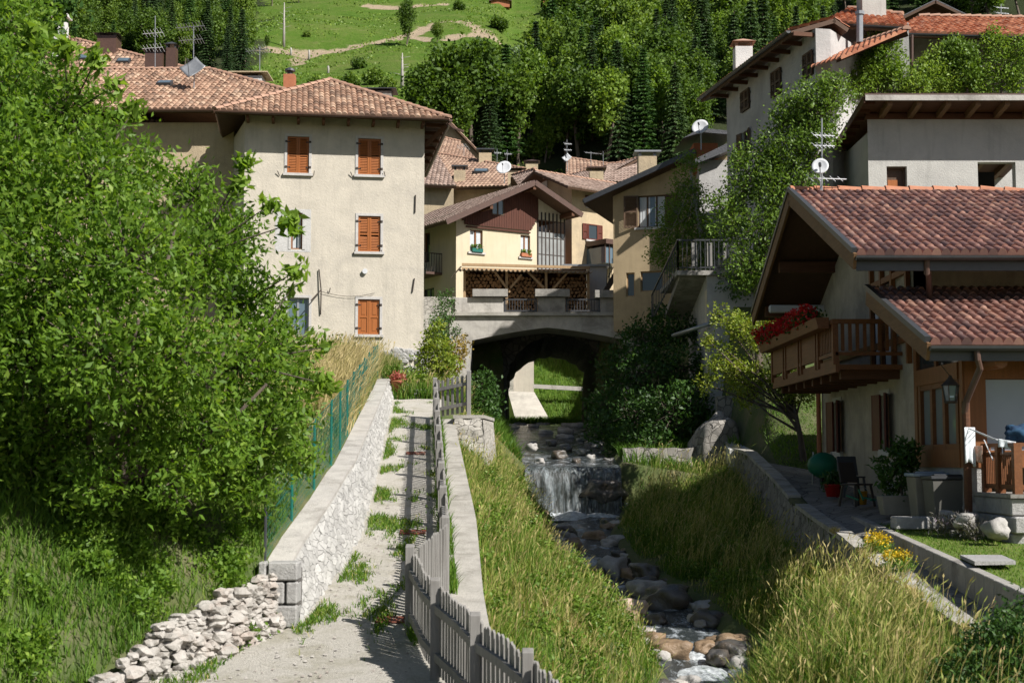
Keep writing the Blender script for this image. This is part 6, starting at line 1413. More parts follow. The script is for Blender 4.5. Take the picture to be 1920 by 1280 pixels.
mb = MB(); FV.box(mb, .2, FV.L - .2, 1.72, zl(2.0), -.06, -.05); mb.build('upper_pane', 'glass', vf)
mb = MB(); FV2.box(mb, .39, 6, zb0 + .3, 1.40, -.12, -.08); bl_ = mb.build('roller_blind', 'glass_blind', vf)
# balcony
zfl, ztr = W(1575, 690, 31).z, 0
bx0 = 6.55; ya, yb_ = 28.7, 35.6
zf = W(1460, 716, 35.2).z; zt2 = W(1460, 650, 35.2).z
mb = MB(); mb.box(((bx0 + XW) / 2, (ya + yb_) / 2, zf - .05), (XW - bx0, yb_ - ya, .1)); mb.box((bx0 + .03, (ya + yb_) / 2, zf - .02), (.08, yb_ - ya + .04, .26)); bal = mb.build('balcony', 'wood_rail', Cz)
for i in range(8): y = ya + .3 + i * .9; mb = MB(); mb.box(((bx0 + XW) / 2 + .1, y, zf - .19), (XW - bx0 - .1, .16, .18)); mb.build('joist', 'wood_dark', bal)
mb = MB(); mb.box((bx0, (ya + yb_) / 2, zt2), (.14, yb_ - ya + .1, .09)); mb.box((bx0, (ya + yb_) / 2, zf + .22), (.07, yb_ - ya, .07)); mb.box(((bx0 + XW) / 2, ya + .02, zt2 + .001), (XW - bx0, .12, .09)); mb.box(((bx0 + XW) / 2, ya + .02, zf + .22), (XW - bx0, .07, .07)); mb.build('handrail', 'wood_rail', bal)
bays = [ya + .04, ya + 1.5, ya + 1.75, ya + 3.3, ya + 3.6, ya + 5.1, ya + 5.4, yb_ - .05]
for y in bays: mb = MB(); mb.box((bx0, y, (zf + zt2) / 2), (.11, .11, zt2 - zf)); mb.build('baluster_post', 'wood_rail', bal)
for i in (0, 2, 4, 6):
    a, b = bays[i], bays[i + 1]; mb = MB()
    if i == 0:
        n = 10
        for k in range(1, n): mb.box((bx0, a + (b - a) * k / n, (zf + .25 + zt2) / 2), (.03, .07, zt2 - zf - .3))
        mb.build('balusters', 'wood_rail', bal)
    else: mb.box((bx0 - .01, (a + b) / 2, (zf + .2 + zt2) / 2), (.04, b - a - .1, zt2 - zf - .22)); mb.build('panel', 'wood_rail', bal)
mb = MB()
for k in range(1, 9): x = bx0 + (XW - bx0) * k / 9; mb.box((x, ya + .02, (zf + .25 + zt2) / 2), (.07, .03, zt2 - zf - .3))
mb.build('balusters', 'wood_rail', bal)
fb = thing('flower_box', 'long wooden balcony flower box overflowing with red geraniums', 'flower box', (bx0 - .2, 32, zt2)); mb = MB(); mb.hexa([(bx0 - .30, ya + .2, zt2 - .12), (bx0 - .08, ya + .2, zt2 - .12), (bx0 - .08, yb_ + .1, zt2 - .12), (bx0 - .30, yb_ + .1, zt2 - .12), (bx0 - .36, ya + .2, zt2 + .10), (bx0 - .08, ya + .2, zt2 + .10), (bx0 - .08, yb_ + .1, zt2 + .10), (bx0 - .36, yb_ + .1, zt2 + .10)]); mb.build('box', 'wood_rail', fb)
rng = np.random.default_rng(41); bl_ = [((bx0 - .22, ya + 1.2 + i * .3, zt2 + .22 + .05 * math.sin(i * 1.7)), (.2, .24, .17)) for i in range(20)]
V, F, rd, *_ = foliage(bl_, 520, 6, .05, .075, .06, rng, .3); np_mesh('leaves', V, F, 'leaf_dark', fb, rd)
V, F, rd, *_ = foliage([((c[0] - .05, c[1], c[2] + .05), (r[0] * 1.1, r[1], r[2] * 1.1)) for c, r in bl_], 480, 7, .035, .055, .055, rng, .8); np_mesh('blossoms', V, F, 'leaf_red', fb, rd)
aw = MB(); aw.box((7.25, 35.9, W(1500, 579, 35.9).z), (1.45, .16, .19)); o = aw.build('awning_cassette', 'plaster_white', Cz, bevel=.03)
# attached downpipe at the far corner
mb = MB(); mb.tube([(XW - .1, YF - .1, 2.0), (XW - .1, YF - .1, -.6)], .06, 8); mb.build('downpipe', 'terracotta', Cz)
mb = MB(); FL.box(mb, 6.3, 6.72, -.85, -.45, 0, .05); mb.build('meter_hatch', 'metal_grey', Cz)
# lantern
ln = thing('lantern', 'black iron lantern hanging under the lower chalet roof', 'lantern', tuple(W(1783, 756, 24.3))); c = W(1783, 756, 24.3); mb = MB(); h = .36
mb.tube([c + Vector((0, 0, h + .1)), W(1755, 672, 24.1)], .008, 5); mb.build('chain', 'metal_iron', ln); mb = MB(); mb.lathe([(.10, 0), (.12, .03), (.12, .04), (.01, .04)], c, 6); mb.lathe([(.17, h - .06), (.05, h + .06), (.02, h + .12)], c, 6)
for i in range(6): t = i * math.pi / 3; mb.bar(c + Vector((.10 * math.cos(t), .10 * math.sin(t), .03)), c + Vector((.145 * math.cos(t), .145 * math.sin(t), h - .05)), .014)
mb.build('cage', 'metal_iron', ln); mb = MB(); mb.lathe([(.09, .04), (.13, h - .06)], c, 6); mb.build('glass_shade', 'glass_sky', ln)
# ------------------------------------------------------------------ terrace with railing
Tt = thing('stone_terrace', 'raised terrace of rough granite blocks carrying a timber railing', 'terrace', (8.05, 23.0, -1.3)); tx, ty, tz = 8.05, 23.0, -.60
rng = np.random.default_rng(51); mb = MB()
z = -1.46
for r_, h in enumerate((.28, .28, .29)):
    y = ty - (.15 if r_ % 2 else .0); 
    while y < 24.6: L = rng.uniform(.45, .8); mb.box((tx + .1, y + L / 2, z + h / 2), (.24 + .03 * rng.random(), L - .015, h - .012)); y += L
    x = tx + .0 + (.25 if r_ % 2 else .38)
    while x < 14: L = rng.uniform(.4, .75); mb.box((x + L / 2, ty + .1, z + h / 2), (L - .015, .24 + .03 * rng.random(), h - .012)); x += L
    z += h
mb.build('granite_blocks', 'stone_block', Tt, bevel=.022)
mb = MB(); mb.box((tx + 4.1, ty + .93, -1.02), (7.9, 1.7, .8)); mb.build('core', 'mortar' if 'mortar' in M else bpy.data.materials['mortar'], Tt); mb = MB(); mb.box((tx + 4.1, ty + .87, tz + .02), (8.3, 1.85, .06)); mb.build('floor_slab', 'concrete', Tt)
zr = W(1890, 833, ty).z; R_ = [(tx + .12, 24.68), (tx + .12, ty + .1), (14, ty + .1)]
rr = MB(); 
for a, b in zip(R_[:-1], R_[1:]):
    for z_, w_, h_ in ((zr, .12, .06), (zr - .14, .05, .05), (tz + .16, .06, .08)): rr.bar((*a, z_), (*b, z_), w_, h_)
rr.build('handrail', 'wood_rail', Tt)
for i, (x, y) in enumerate(((tx + .12, 24.6), (tx + .12, 23.9), (tx + .12, ty + .1), (tx + 1.4, ty + .1), (tx + 3, ty + .1))): mb = MB(); mb.box((x, y, (tz + zr) / 2 + .03), (.13, .13, zr - tz)); mb.build('post', 'wood_rail', Tt)
mb = MB(); y = ty + .3
while y < 24.5:
    mb.box((tx + .12, y, (tz + zr) / 2), (.03, .035, zr - tz - .25)); y += .085
x = tx + .3
while x < 13: mb.box((x, ty + .1, (tz + zr) / 2), (.035, .03, zr - tz - .25)); x += .1
mb.build('balusters', 'wood_rail', Tt)
# ------------------------------------------------------------------ things in front of the chalet
pavz = lambda Y: pavz0(Y) + .006
def wheel(mb, c, r, w, axis=(1, 0, 0), n=14): a = Vector(axis) * w / 2; mb.tube([Vector(c) - a, Vector(c) + a], r, n)
for i, (px, l_) in enumerate(((1738, 'lidded grey-beige storage bin at left of the pair by the veranda'), (1772, 'darker lidded bin at right of the pair beside the stone base'))):
    b = W(px, 942, 25.3 if i else 26.0); b.z = pavz(b.y); t = thing('storage_bin', l_, 'bin', tuple(b), 'lidded bins beside the veranda'); mb = MB(); w0, w1, h = .23, .29, .78
    if i: w1 = .31; w0 = .26
    mb.hexa([(b.x - w0, b.y - w0, b.z), (b.x + w0, b.y - w0, b.z), (b.x + w0, b.y + w0, b.z), (b.x - w0, b.y + w0, b.z), (b.x - w1, b.y - w1, b.z + h), (b.x + w1, b.y - w1, b.z + h), (b.x + w1, b.y + w1, b.z + h), (b.x - w1, b.y + w1, b.z + h)])
    mb.build('body', pm('bin_plastic%d' % i, ((.24, .22, .18), (.13, .125, .11))[i], None, 3, .5), t, bevel=.015); mb = MB(); s = w1 + .03; mb.box((b.x, b.y, b.z + h + .035), (2 * s, 2 * s, .06)); mb.box((b.x, b.y - s + .1, b.z + h + .08), (2 * s * .8, .1, .03)); mb.build('lid', 'metal_dark' if i else 'glass_blind', t, bevel=.012)
# brown garden chair
def garden_chair(name, label, px, py, Y, rz_, mat):
    b = W(px, py, Y); b.z = pavz(Y); t = thing(name, label, 'chair', tuple(b)); Rm = lambda x, y, z: (b.x + x * math.cos(rz_) - y * math.sin(rz_), b.y + x * math.sin(rz_) + y * math.cos(rz_), b.z + z)
    for sx in (-1, 1):
        for sy in (-1, 1): mb = MB(); mb.bar(Rm(sx * .25, sy * .24, 0), Rm(sx * .20, sy * .18, .42), .045); mb.build('leg', mat, t)
    mb = MB(); p = [Rm(-.24, -.22, .42), Rm(.24, -.22, .42), Rm(.24, .22, .42), Rm(-.24, .22, .42)]; mb.prism(p, (0, 0, .035)); mb.build('seat', mat, t, bevel=.01)
    mb = MB(); mb.hexa([Rm(-.23, .2, .47), Rm(.23, .2, .47), Rm(.23, .24, .47), Rm(-.23, .24, .47), Rm(-.21, .30, .88), Rm(.21, .30, .88), Rm(.21, .34, .88), Rm(-.21, .34, .88)]); mb.build('backrest', mat, t, bevel=.012); return t
M['plastic_brown'] = pm('plastic_brown', (.045, .035, .03), None, 4, .5)
garden_chair('garden_chair', 'dark brown plastic garden chair standing in front of the chalet wall', 1607, 943, 28.6, .5, 'plastic_brown')
garden_chair('garden_chair', 'dark upright chair against the chalet wall behind the brown one', 1597, 925, 30.6, .1, 'metal_dark')
def pot(name, label, px, py, Y, r0, r1, h, mat, leaf=None, lr=(.3, .3, .3), lh=.3, n=60, L=.12, cat='flower pot'):
    b = W(px, py, Y); b.z = pavz(Y) if b.x > 3 else b.z; t = thing(name, label, cat, tuple(b)); mb = MB(); mb.lathe([(r0, 0), (r1, h), (r1 * 1.06, h), (r1 * 1.06, h * .9 if False else h + .03), (r1 * .9, h + .03), (r1 * .85, h - .04)], b, 16); mb.build('pot', mat, t, True)
    if leaf:
        V, F, rd, *_ = foliage([((b.x, b.y, b.z + h + lh), lr)], n, 7, .06, L, L * .4, np.random.default_rng(int(px)), .3); np_mesh('leaves', V, F, leaf, t, rd)
    return t
M['plastic_red'] = pm('plastic_red', (.42, .015, .012), None, 4, .45); M['plastic_yellow'] = pm('plastic_yellow', (.55, .28, .02), None, 4, .45); M['plastic_green'] = pm('plastic_green', (.01, .13, .07), (.008, .10, .055), 4, .5); M['plastic_trough'] = pm('plastic_trough', (.30, .27, .22), None, 4, .6)
pot('flower_pot', 'bright red plastic pot with a leafy plant by the green hose reel', 1563, 922, 30.8, .15, .20, .24, 'plastic_red', 'leaf_dark', (.22, .22, .14), .1, 50)
b = W(1614, 929, 29.0); b.z = pavz(29); mb = MB(); mb.lathe([(.11, 0), (.14, .26), (.15, .27), (.13, .27), (.12, .22)], b, 14); t = thing('bucket', 'yellow plastic bucket under the brown garden chair', 'bucket', tuple(b)); mb.build('body', 'plastic_yellow', t, True); mb = MB(); mb.tube([b + Vector((.14 * math.cos(a), -.02, .26 + .1 * math.sin(a))) for a in np.linspace(0, math.pi, 9)], .006, 5); mb.build('handle', 'metal_grey', t)
# green garden barrow
t = thing('wheelbarrow', 'green tub garden barrow tipped up beside the chalet corner', 'wheelbarrow', tuple(W(1540, 905, 32))); c = W(1543, 872, 32); mb = MB(); vs = []; n = 14
for j, (r, z) in enumerate(((.36, 0), (.33, .10), (.24, .2), (.05, .24))):
    for i in range(n): a = 2 * math.pi * i / n; vs.append((c.x + r * math.cos(a), c.y - z - .02, c.z + r * .82 * math.sin(a)))
mb.add(vs, [(j * n + i, j * n + (i + 1) % n, (j + 1) * n + (i + 1) % n, (j + 1) * n + i) for j in range(3) for i in range(n)] + [tuple(range(n)), tuple(range(3 * n, 4 * n))]); mb.build('tub', 'plastic_green', t, True)
mb = MB(); 
for sx in (-1, 1): mb.tube([c + Vector((sx * .2, .05, .3)), c + Vector((sx * .24, -.05, -.2)), c + Vector((sx * .24, .0, -.42))], .016, 6)
mb.build('frame', 'metal_grey', t); mb = MB(); wheel(mb, c + Vector((0, .12, -.32)), .12, .06); mb.build('wheel', 'dark', t)
hp = W(1577, 893, 31.2); mb = MB(); mb.tube([hp + Vector((.10 * math.cos(a * 1.0) * (1 + a * .05), .05 * math.sin(a * 2), .02 * a - .3 + .1 * math.sin(a))) for a in np.linspace(0, 18, 60)], .012, 5); tag(mb.build('garden_hose', 'plastic_green', None, True), 'coiled garden hose near the red pot', 'hose')
# trough planter with leafy shrub
b = W(1692, 950, 26.9); b.z = pavz(26.9); t = thing('trough_planter', 'grey-beige plastic trough planter standing before the chalet wall', 'planter', tuple(b)); mb = MB(); mb.hexa([(b.x - .38, b.y - .17, b.z), (b.x + .38, b.y - .17, b.z), (b.x + .38, b.y + .17, b.z), (b.x - .38, b.y + .17, b.z), (b.x - .44, b.y - .21, b.z + .36), (b.x + .44, b.y - .21, b.z + .36), (b.x + .44, b.y + .21, b.z + .36), (b.x - .44, b.y + .21, b.z + .36)]); mb.build('tub', 'plastic_trough', t, bevel=.012)
plant('potted_shrub', 'dark leafy shrub growing from the trough planter by the chalet', 'shrub', tuple(b + Vector((0, 0, .3))), [((b.x - .05, b.y + .1, b.z + .85), (.42, .35, .5)), ((b.x + .1, b.y, b.z + 1.1), (.28, .25, .3))], 150, 8, .13, .05, .06, 'leaf_dark', 'bark', .02, seed=61)
# bits under the planter
mb = MB(); p = W(1640, 940, 27.6); 
for i in range(7): a = rng.uniform(0, 3); q = p + Vector((rng.uniform(-.3, .25), rng.uniform(-.2, .2), .03)); mb.bar(q, q + Vector((math.cos(a) * .25, math.sin(a) * .25, rng.uniform(0, .25))), .03)
tag(mb.build('garden_tools', 'plastic_green'), 'heap of small green garden tools on the paving', 'garden tools')
mb = MB(); mb.box((7.45, 25.2, -1.1), (1.5, .35, .22)); tag(mb.build('stone_step', 'stone_block', None, bevel=.02), 'low granite step in front of the planter and bins', 'step')
# rockery at the terrace foot
for i, (px, py, Y, s, l_) in enumerate(((1838, 962, 24.9, .26, 'big grey boulder at the foot of the veranda post'), (1812, 985, 23.6, .2, 'round dark boulder in the rockery under the bins'), (1868, 1003, 22.7, .22, 'flat boulder at the right end of the rockery'), (1780, 978, 24.6, .17, 'small boulder at the left end of the rockery'))):
    mb = MB(); p = W(px, py, Y); add_lump(mb, rng, p + Vector((0, 0, s * .35)), (s, s * .9, s * .8), i, 3); tag(mb.build('boulder', 'rock', None, True), l_, 'boulder')
plant('lavender_bush', 'lavender bush with pale purple tips in front of the terrace', 'bush', (W(1790, 1000, 24).x, 24, -1.3), [((W(1775, 1000, 24).x, 24, -1.06), (.30, .25, .22)), ((W(1812, 1000, 23.6).x, 23.6, -1.08), (.28, .25, .2)), ((W(1840, 1000, 23.3).x, 23.3, -1.12), (.25, .2, .16))], 130, 9, .10, .015, .04, 'leaf_lavender', 'bark', .01, seed=62, upb=1.0)
# clothes airer with laundry
t = thing('clothes_airer', 'white folding clothes airer spread over the terrace railing', 'clothes airer', tuple(W(1870, 836, 24))); A_ = W(1815, 802, 24.2); B_ = W(1868, 824, 23.5); C_ = W(1935, 838, 23.2)
mb = MB(); up_ = [A_, B_, C_]; off = Vector((.12, .5, .02))
for o_ in (Vector((0, 0, 0)), off): mb.tube([p + o_ for p in up_], .012, 6)
for i in range(7): p = A_.lerp(B_, i / 7) if i < 4 else B_.lerp(C_, (i - 3) / 4); mb.tube([p, p + off], .006, 5)
mb.tube([B_ + Vector((.1, 0, 0)), W(1880, 850, 23.3)], .01, 5); mb.tube([B_ + Vector((-.1, .3, 0)), W(1862, 862, 23.4)], .01, 5); mb.build('frame', 'metal_white', t)
def cloth(name, label, pts, mat, cat='towel'):
    """hanging cloth from a top edge (a,b) down by h with folds"""
    a, b, h = pts; a = Vector(a); b = Vector(b); n, m_ = 14, 10; vs = []; dn = (b - a).normalized().cross(Vector((0, 0, 1)))
    for j in range(m_):
        for i in range(n): t_ = i / (n - 1); p = a.lerp(b, t_) + Vector((0, 0, -h * j / (m_ - 1) * (1 - .08 * math.sin(t_ * 5)))) + dn * (.025 * math.sin(t_ * 13) * j / m_); vs.append(p)
    mb = MB(); mb.add(vs, [(j * n + i, j * n + i + 1, (j + 1) * n + i + 1, (j + 1) * n + i) for j in range(m_ - 1) for i in range(n - 1)]); o = mb.build(name, mat, None, True); o.modifiers.new('t', 'SOLIDIFY').thickness = .008; return tag(o, label, cat)
M['towel_white'] = pm('towel_white', (.68, .72, .74), (.60, .64, .66), 6, .9, .3, 60); M['towel_pattern'] = pm('towel_pattern', (.45, .16, .10), (.55, .48, .38), 14, .9)
cloth('hanging_towel', 'white towel hanging from the far end of the clothes airer', (A_ + Vector((-.08, -.05, .01)), A_ + Vector((.13, .05, .01)), .62), 'towel_white')
cloth('hanging_towel', 'red and cream patterned cloth hanging over the terrace railing corner', (W(1822, 836, 24.3), W(1842, 835, 24.1), .28), 'towel_pattern')
mb = MB(); rng = np.random.default_rng(7)
add_lump(mb, rng, W(1912, 812, 23.5), (.22, .14, .14), 0, 3, .5); tag(mb.build('laundry_bundle', pm('cloth_navy', (.012, .02, .05), (.03, .09, .16), 5, .9), None, True), 'dark navy and turquoise laundry bundle at the right end of the airer', 'laundry')
cloth('hanging_shirt', 'pale shirt laid along the right part of the airer', (W(1872, 822, 23.4), W(1905, 828, 23.3), .14), 'towel_white', 'shirt')
# ------------------------------------------------------------------ dishes and aerials
def dish(name, label, px, py, Y, r, az=0., el=25, mat='metal_white', square=False, mast=.6):
    c = W(px, py, Y); t = thing(name, label, 'satellite dish', tuple(c - Vector((0, 0, mast)))); az = R(az); d = Vector((math.sin(az) * math.cos(R(el)), -math.cos(az) * math.cos(R(el)), math.sin(R(el)))); x = d.cross(Vector((0, 0, 1))).normalized(); y = x.cross(d)
    mb = MB(); vs = [c]; n = 24; rings = 4; fs = []
    for j in range(1, rings + 1):
        for i in range(n):
            a = 2 * math.pi * i / n; q = r * j / rings
            if square: q *= 1 / (abs(math.cos(a)) + abs(math.sin(a))) * 1.05
            vs.append(c + x * math.cos(a) * q + y * math.sin(a) * q * 1.05 + d * (q / r) ** 2 * r * .18)
    fs = [(0, 1 + i, 1 + (i + 1) % n) for i in range(n)] + [(1 + j * n + i, 1 + (j + 1) * n + i, 1 + (j + 1) * n + (i + 1) % n, 1 + j * n + (i + 1) % n) for j in range(rings - 1) for i in range(n)]
    mb.add(vs, fs); o = mb.build('reflector', mat, t, True); o.modifiers.new('t', 'SOLIDIFY').thickness = .015
    f = c + d * r * 1.1 - y * r * .15; mb = MB(); mb.tube([c - y * r + d * r * .15, f], .012, 5); mb.tube([f, f - d * .12], .035, 8); mb.build('feed_arm', 'metal_dark', t)
    mb = MB(); mb.tube([c - d * .03, c - d * .12 - Vector((0, 0, .1)), c - d * .12 - Vector((0, 0, mast + .2))], .022, 6); mb.build('mast', 'metal_grey', t); return t
dish('satellite_dish', 'big grey diamond shaped dish on the left wing roof', 362, 129, 52, .50, -12, 32, 'metal_grey', True, .9)
dish('satellite_dish', 'round white dish above the broad weathered village roof', 945, 315, 78, .42, -12, 28, 'metal_white')
dish('satellite_dish', 'small pale square dish on the highest village roof', 1063, 296, 90, .32, -20, 28, 'metal_white', True)
dd_ = dish('satellite_dish', 'large round pale dish in front of the dark slate roof by the tall grey house', 1313, 239, 54, .32, -20, 25, 'metal_white')
dish('satellite_dish', 'small round white dish on the chalet ridge mast', 1538, 313, 31.8, .19, -15, 18, 'metal_white', False, .5)
def yagi(name, label, px, y0, y1, Y, elems, booms=((0., 1.),), mat='metal_white', az=.3, L=.5, cat='aerial'):
    a = W(px, y1, Y); b = W(px, y0, Y); t = thing(name, label, cat, tuple(a)); mb = MB(); mb.tube([a - Vector((0, 0, .3)), b], .018, 6); mb.build('mast', 'metal_grey', t); h = b.z - a.z
    for (fz, bl_) in booms:
        mb = MB(); c = a + Vector((0, 0, h * fz)); d = Vector((math.cos(az), math.sin(az), 0)) * bl_; mb.bar(c - d * .35, c + d * .65, .02); s = Vector((-math.sin(az), math.cos(az), 0)).lerp(Vector((0, 0, 1)), .35).normalized()
        for k in range(elems): q = c - d * .35 + d * (k + .2) / elems; e = L * (1 - .35 * k / elems); mb.bar(q - s * e / 2, q + s * e / 2, .011)
        mb.build('antenna', mat, t)
    return t
yagi('roof_aerial', 'tall mast with two orange tipped aerials behind the wing roof', 291, 30, 122, 56, 6, ((.65, .9), (.35, .9)), 'metal_white', 2.9)
yagi('roof_aerial', 'tall aerial mast rising behind the diamond shaped dish', 363, 48, 118, 53, 9, ((.97, 1.2), (.62, 1.0)), 'metal_grey', 2.9)
yagi('roof_aerial', 'low aerial above the white chimney on the left roofs', 487, 88, 140, 57, 9, ((.9, 1.1),), 'metal_grey', 2.7)
yagi('roof_aerial', 'white panel aerial above the square dish in the village centre', 1063, 262, 300, 90, 5, ((.8, .5), (.5, .5)), 'metal_white', .2, .6)
yagi('roof_aerial', 'left one of two small white aerials behind the weathered roof', 932, 279, 305, 95, 4, ((.7, .5),), 'metal_white', .1, .7)
yagi('roof_aerial', 'right one of two small white aerials behind the weathered roof', 951, 281, 307, 95, 4, ((.7, .5),), 'metal_white', .1, .7)
yagi('roof_aerial', 'thin grey aerial at left on the long light brown roof', 1108, 284, 312, 98, 7, ((.9, 1.3),), 'metal_grey', .4, .6)
yagi('roof_aerial', 'thin dark aerial at right on the long light brown roof', 1131, 284, 312, 98, 7, ((.9, 1.2),), 'metal_iron', 2.6, .6)
yagi('roof_aerial', 'white aerial on the distant brown roof near the beige house eave', 870, 270, 298, 100, 5, ((.8, .9),), 'metal_white', 2.6, .7)
yagi('roof_aerial', 'multi-armed white aerial standing on the chalet ridge', 1541, 222, 350, 31.9, 5, ((.75, .5), (.6, .5), (.12, .9)), 'metal_white', .15, .5)
yagi('roof_aerial', 'white aerial at the top right corner against the trees', 1877, 8, 42, 60, 4, ((.8, .6), (.5, .6)), 'metal_white', .2, .6)
# ------------------------------------------------------------------ near and middle trees and shrubs
def pxblobs(lst, flat=1.):
    out = []
    for (px, py, Y, r) in lst: m = r * Y / 2667; out.append((tuple(W(px, py, Y)), (m, m * 1.0, m * flat)))
    return out
base = (-4.9, 17.4, -.75)
wb = pxblobs([(520, 830, 16, 55), (470, 900, 15.8, 55), (560, 860, 16.4, 38), (330, 900, 14.6, 55), (60, 900, 15.2, 70), (180, 900, 14.6, 60), (585, 715, 16.8, 30), (30, 60, 17.5, 90), (-60, 380, 15, 120), (-50, 620, 14.5, 120), (-40, 800, 15, 100), (10, 175, 16.8, 120), (130, 215, 16.2, 105), (20, 330, 15.4, 130), (170, 345, 15, 115), (270, 330, 16.4, 70), (365, 365, 16.8, 55), (90, 500, 14.6, 130), (235, 490, 14.2, 120), (365, 480, 15.6, 95), (440, 440, 16.8, 60), (470, 560, 16.2, 75), (50, 660, 14.6, 120), (190, 660, 13.9, 120), (330, 650, 14.2, 105), (450, 680, 15.2, 90), (530, 660, 16.2, 65), (120, 800, 15.2, 90), (270, 790, 14.8, 85), (395, 800, 14.8, 85), (490, 800, 15.6, 65), (545, 760, 16.4, 50), (420, 890, 15.6, 55), (-60, 480, 16, 130), (-70, 250, 17, 130)])
wb = [(tuple(Vector(c) * 1.07), tuple(q * 1.07 for q in r)) for c, r in wb]
rng = np.random.default_rng(101)
wt = thing('walnut_tree', 'large bushy walnut tree with many stems filling the left side of the view', 'tree', base)
V, F, rd, P, idx = foliage(wb, 7600, 9, .10, .10, .040, rng, .35, .25, .35)
# long shoots that stick out of the outline
sh_ = pxblobs([(462, 300, 16.6, 14), (448, 345, 16.6, 18), (505, 385, 16.6, 18), (545, 420, 16.6, 14), (560, 505, 16.4, 18), (548, 540, 16.4, 12), (612, 650, 16.4, 14), (610, 720, 16.2, 18), (120, 95, 16.6, 20), (215, 160, 16.4, 18), (180, 110, 16.6, 16), (250, 205, 16.4, 16), (60, 70, 16.8, 25)])
V2, F2, rd2, P2, i2 = foliage(sh_, 130, 7, .05, .15, .06, rng, .2, .1, .3)
Va, Fa, Ra = vcat([(V, F, rd), (V2, F2, rd2 * .6 + .4)]); np_mesh('crown', Va, Fa, 'leaf_walnut', wt, Ra)
mb = MB(); bt_ = Vector(base)
for (ex, ey, eY) in ((60, 640, 15.4), (160, 560, 15), (260, 600, 14.6), (350, 620, 15), (430, 640, 15.6), (500, 720, 15.8), (200, 420, 15.6), (90, 330, 16.2), (330, 420, 16)):
    e = W(ex, ey, eY); m_ = bt_.lerp(e, .45) + Vector((rng.normal() * .15, rng.normal() * .15, -.25)); jb = Vector((rng.normal() * .4, rng.normal() * .3, 0)); mb.tube([bt_ + jb + Vector((0, 0, -.4)), bt_ + jb + Vector((rng.normal() * .1, 0, .25)), m_, e], [.06, .055, .04, .015], 7)
for j in range(len(P)):
    if rng.random() < .12:
        c = Vector(wb[idx[j]][0]); mb.tube([c, c.lerp(Vector(P[j]), .5) + Vector((0, 0, -.03)), P[j]], [.016, .010, .004], 4, False)
for i in range(len(sh_)): c = Vector(sh_[i][0]); q = min((Vector(b[0]) for b in wb), key=lambda v: (v - c).length); mb.tube([q, q.lerp(c, .5), c], [.018, .011, .005], 4, False)
mb.build('trunk', 'bark', wt, True)
plant('dark_tree', 'dark tree in the top left corner behind the walnut', 'tree', (-8.6, 21, -.5), pxblobs([(20, 40, 21, 90), (-40, 120, 21, 90), (90, 10, 21, 50)]), 420, 8, .14, .07, .12, 'leaf_dark', r0=.12, seed=102)
plant('young_shrub', 'bright yellow green leafy shrub beside the left end of the bridge', 'shrub', tuple(W(822, 712, 43)), pxblobs([(822, 665, 43, 32), (815, 635, 43, 22), (835, 690, 43, 30), (795, 665, 43, 20), (800, 700, 43, 24), (822, 610, 43, 12)]), 300, 7, .13, .06, .07, 'leaf_yellow', r0=.03, seed=103)
plant('autumn_shrub', 'slender orange tinged shrub in front of the bridge abutment', 'shrub', tuple(W(858, 715, 44)), pxblobs([(862, 650, 44, 20), (852, 680, 44, 18)]), 90, 6, .12, .05, .07, leaf_mat('leaf_orange', [(0, (.20, .16, .02)), (1, (.48, .32, .08))]), r0=.02, seed=104)
plant('leafy_bush', 'green bush growing at the foot of the beige house wall', 'bush', tuple(W(635, 690, 43.5)), pxblobs([(628, 655, 43.5, 26), (650, 665, 43.5, 22), (610, 665, 43.5, 22)]), 150, 7, .12, .06, .08, 'leaf_mid', r0=.02, seed=105)
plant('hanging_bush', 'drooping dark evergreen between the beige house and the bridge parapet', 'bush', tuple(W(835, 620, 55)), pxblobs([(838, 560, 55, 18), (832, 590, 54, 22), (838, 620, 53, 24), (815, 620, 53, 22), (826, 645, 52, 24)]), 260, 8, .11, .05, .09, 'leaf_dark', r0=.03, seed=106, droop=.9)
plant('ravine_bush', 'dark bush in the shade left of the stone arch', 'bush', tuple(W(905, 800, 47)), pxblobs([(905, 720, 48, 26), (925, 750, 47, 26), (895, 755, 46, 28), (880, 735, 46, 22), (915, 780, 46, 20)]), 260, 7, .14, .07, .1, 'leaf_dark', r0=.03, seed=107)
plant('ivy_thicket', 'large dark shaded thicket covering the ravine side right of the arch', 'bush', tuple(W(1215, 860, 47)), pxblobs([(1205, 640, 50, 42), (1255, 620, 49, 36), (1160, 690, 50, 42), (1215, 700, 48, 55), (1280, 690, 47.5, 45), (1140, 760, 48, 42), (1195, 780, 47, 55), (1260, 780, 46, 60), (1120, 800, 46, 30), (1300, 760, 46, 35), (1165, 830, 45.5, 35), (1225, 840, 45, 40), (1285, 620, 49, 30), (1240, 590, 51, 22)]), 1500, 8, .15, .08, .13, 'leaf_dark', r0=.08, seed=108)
plant('birch_tree', 'slim light green birch in front of the ochre house', 'tree', tuple(W(1300, 560, 53.2)), pxblobs([(1294, 305, 53.5, 20), (1282, 345, 53.5, 30), (1302, 365, 53.5, 28), (1268, 400, 53.5, 36), (1310, 415, 53.5, 38), (1245, 440, 53.5, 30), (1285, 450, 53.5, 40), (1330, 460, 53.5, 34), (1238, 480, 53.5, 26), (1265, 500, 53.5, 28), (1310, 500, 53.5, 30)]), 1000, 8, .11, .06, .11, 'leaf_light', 'bark_pale', .06, seed=109, shell=.3, top=W(1294, 320, 53.5))
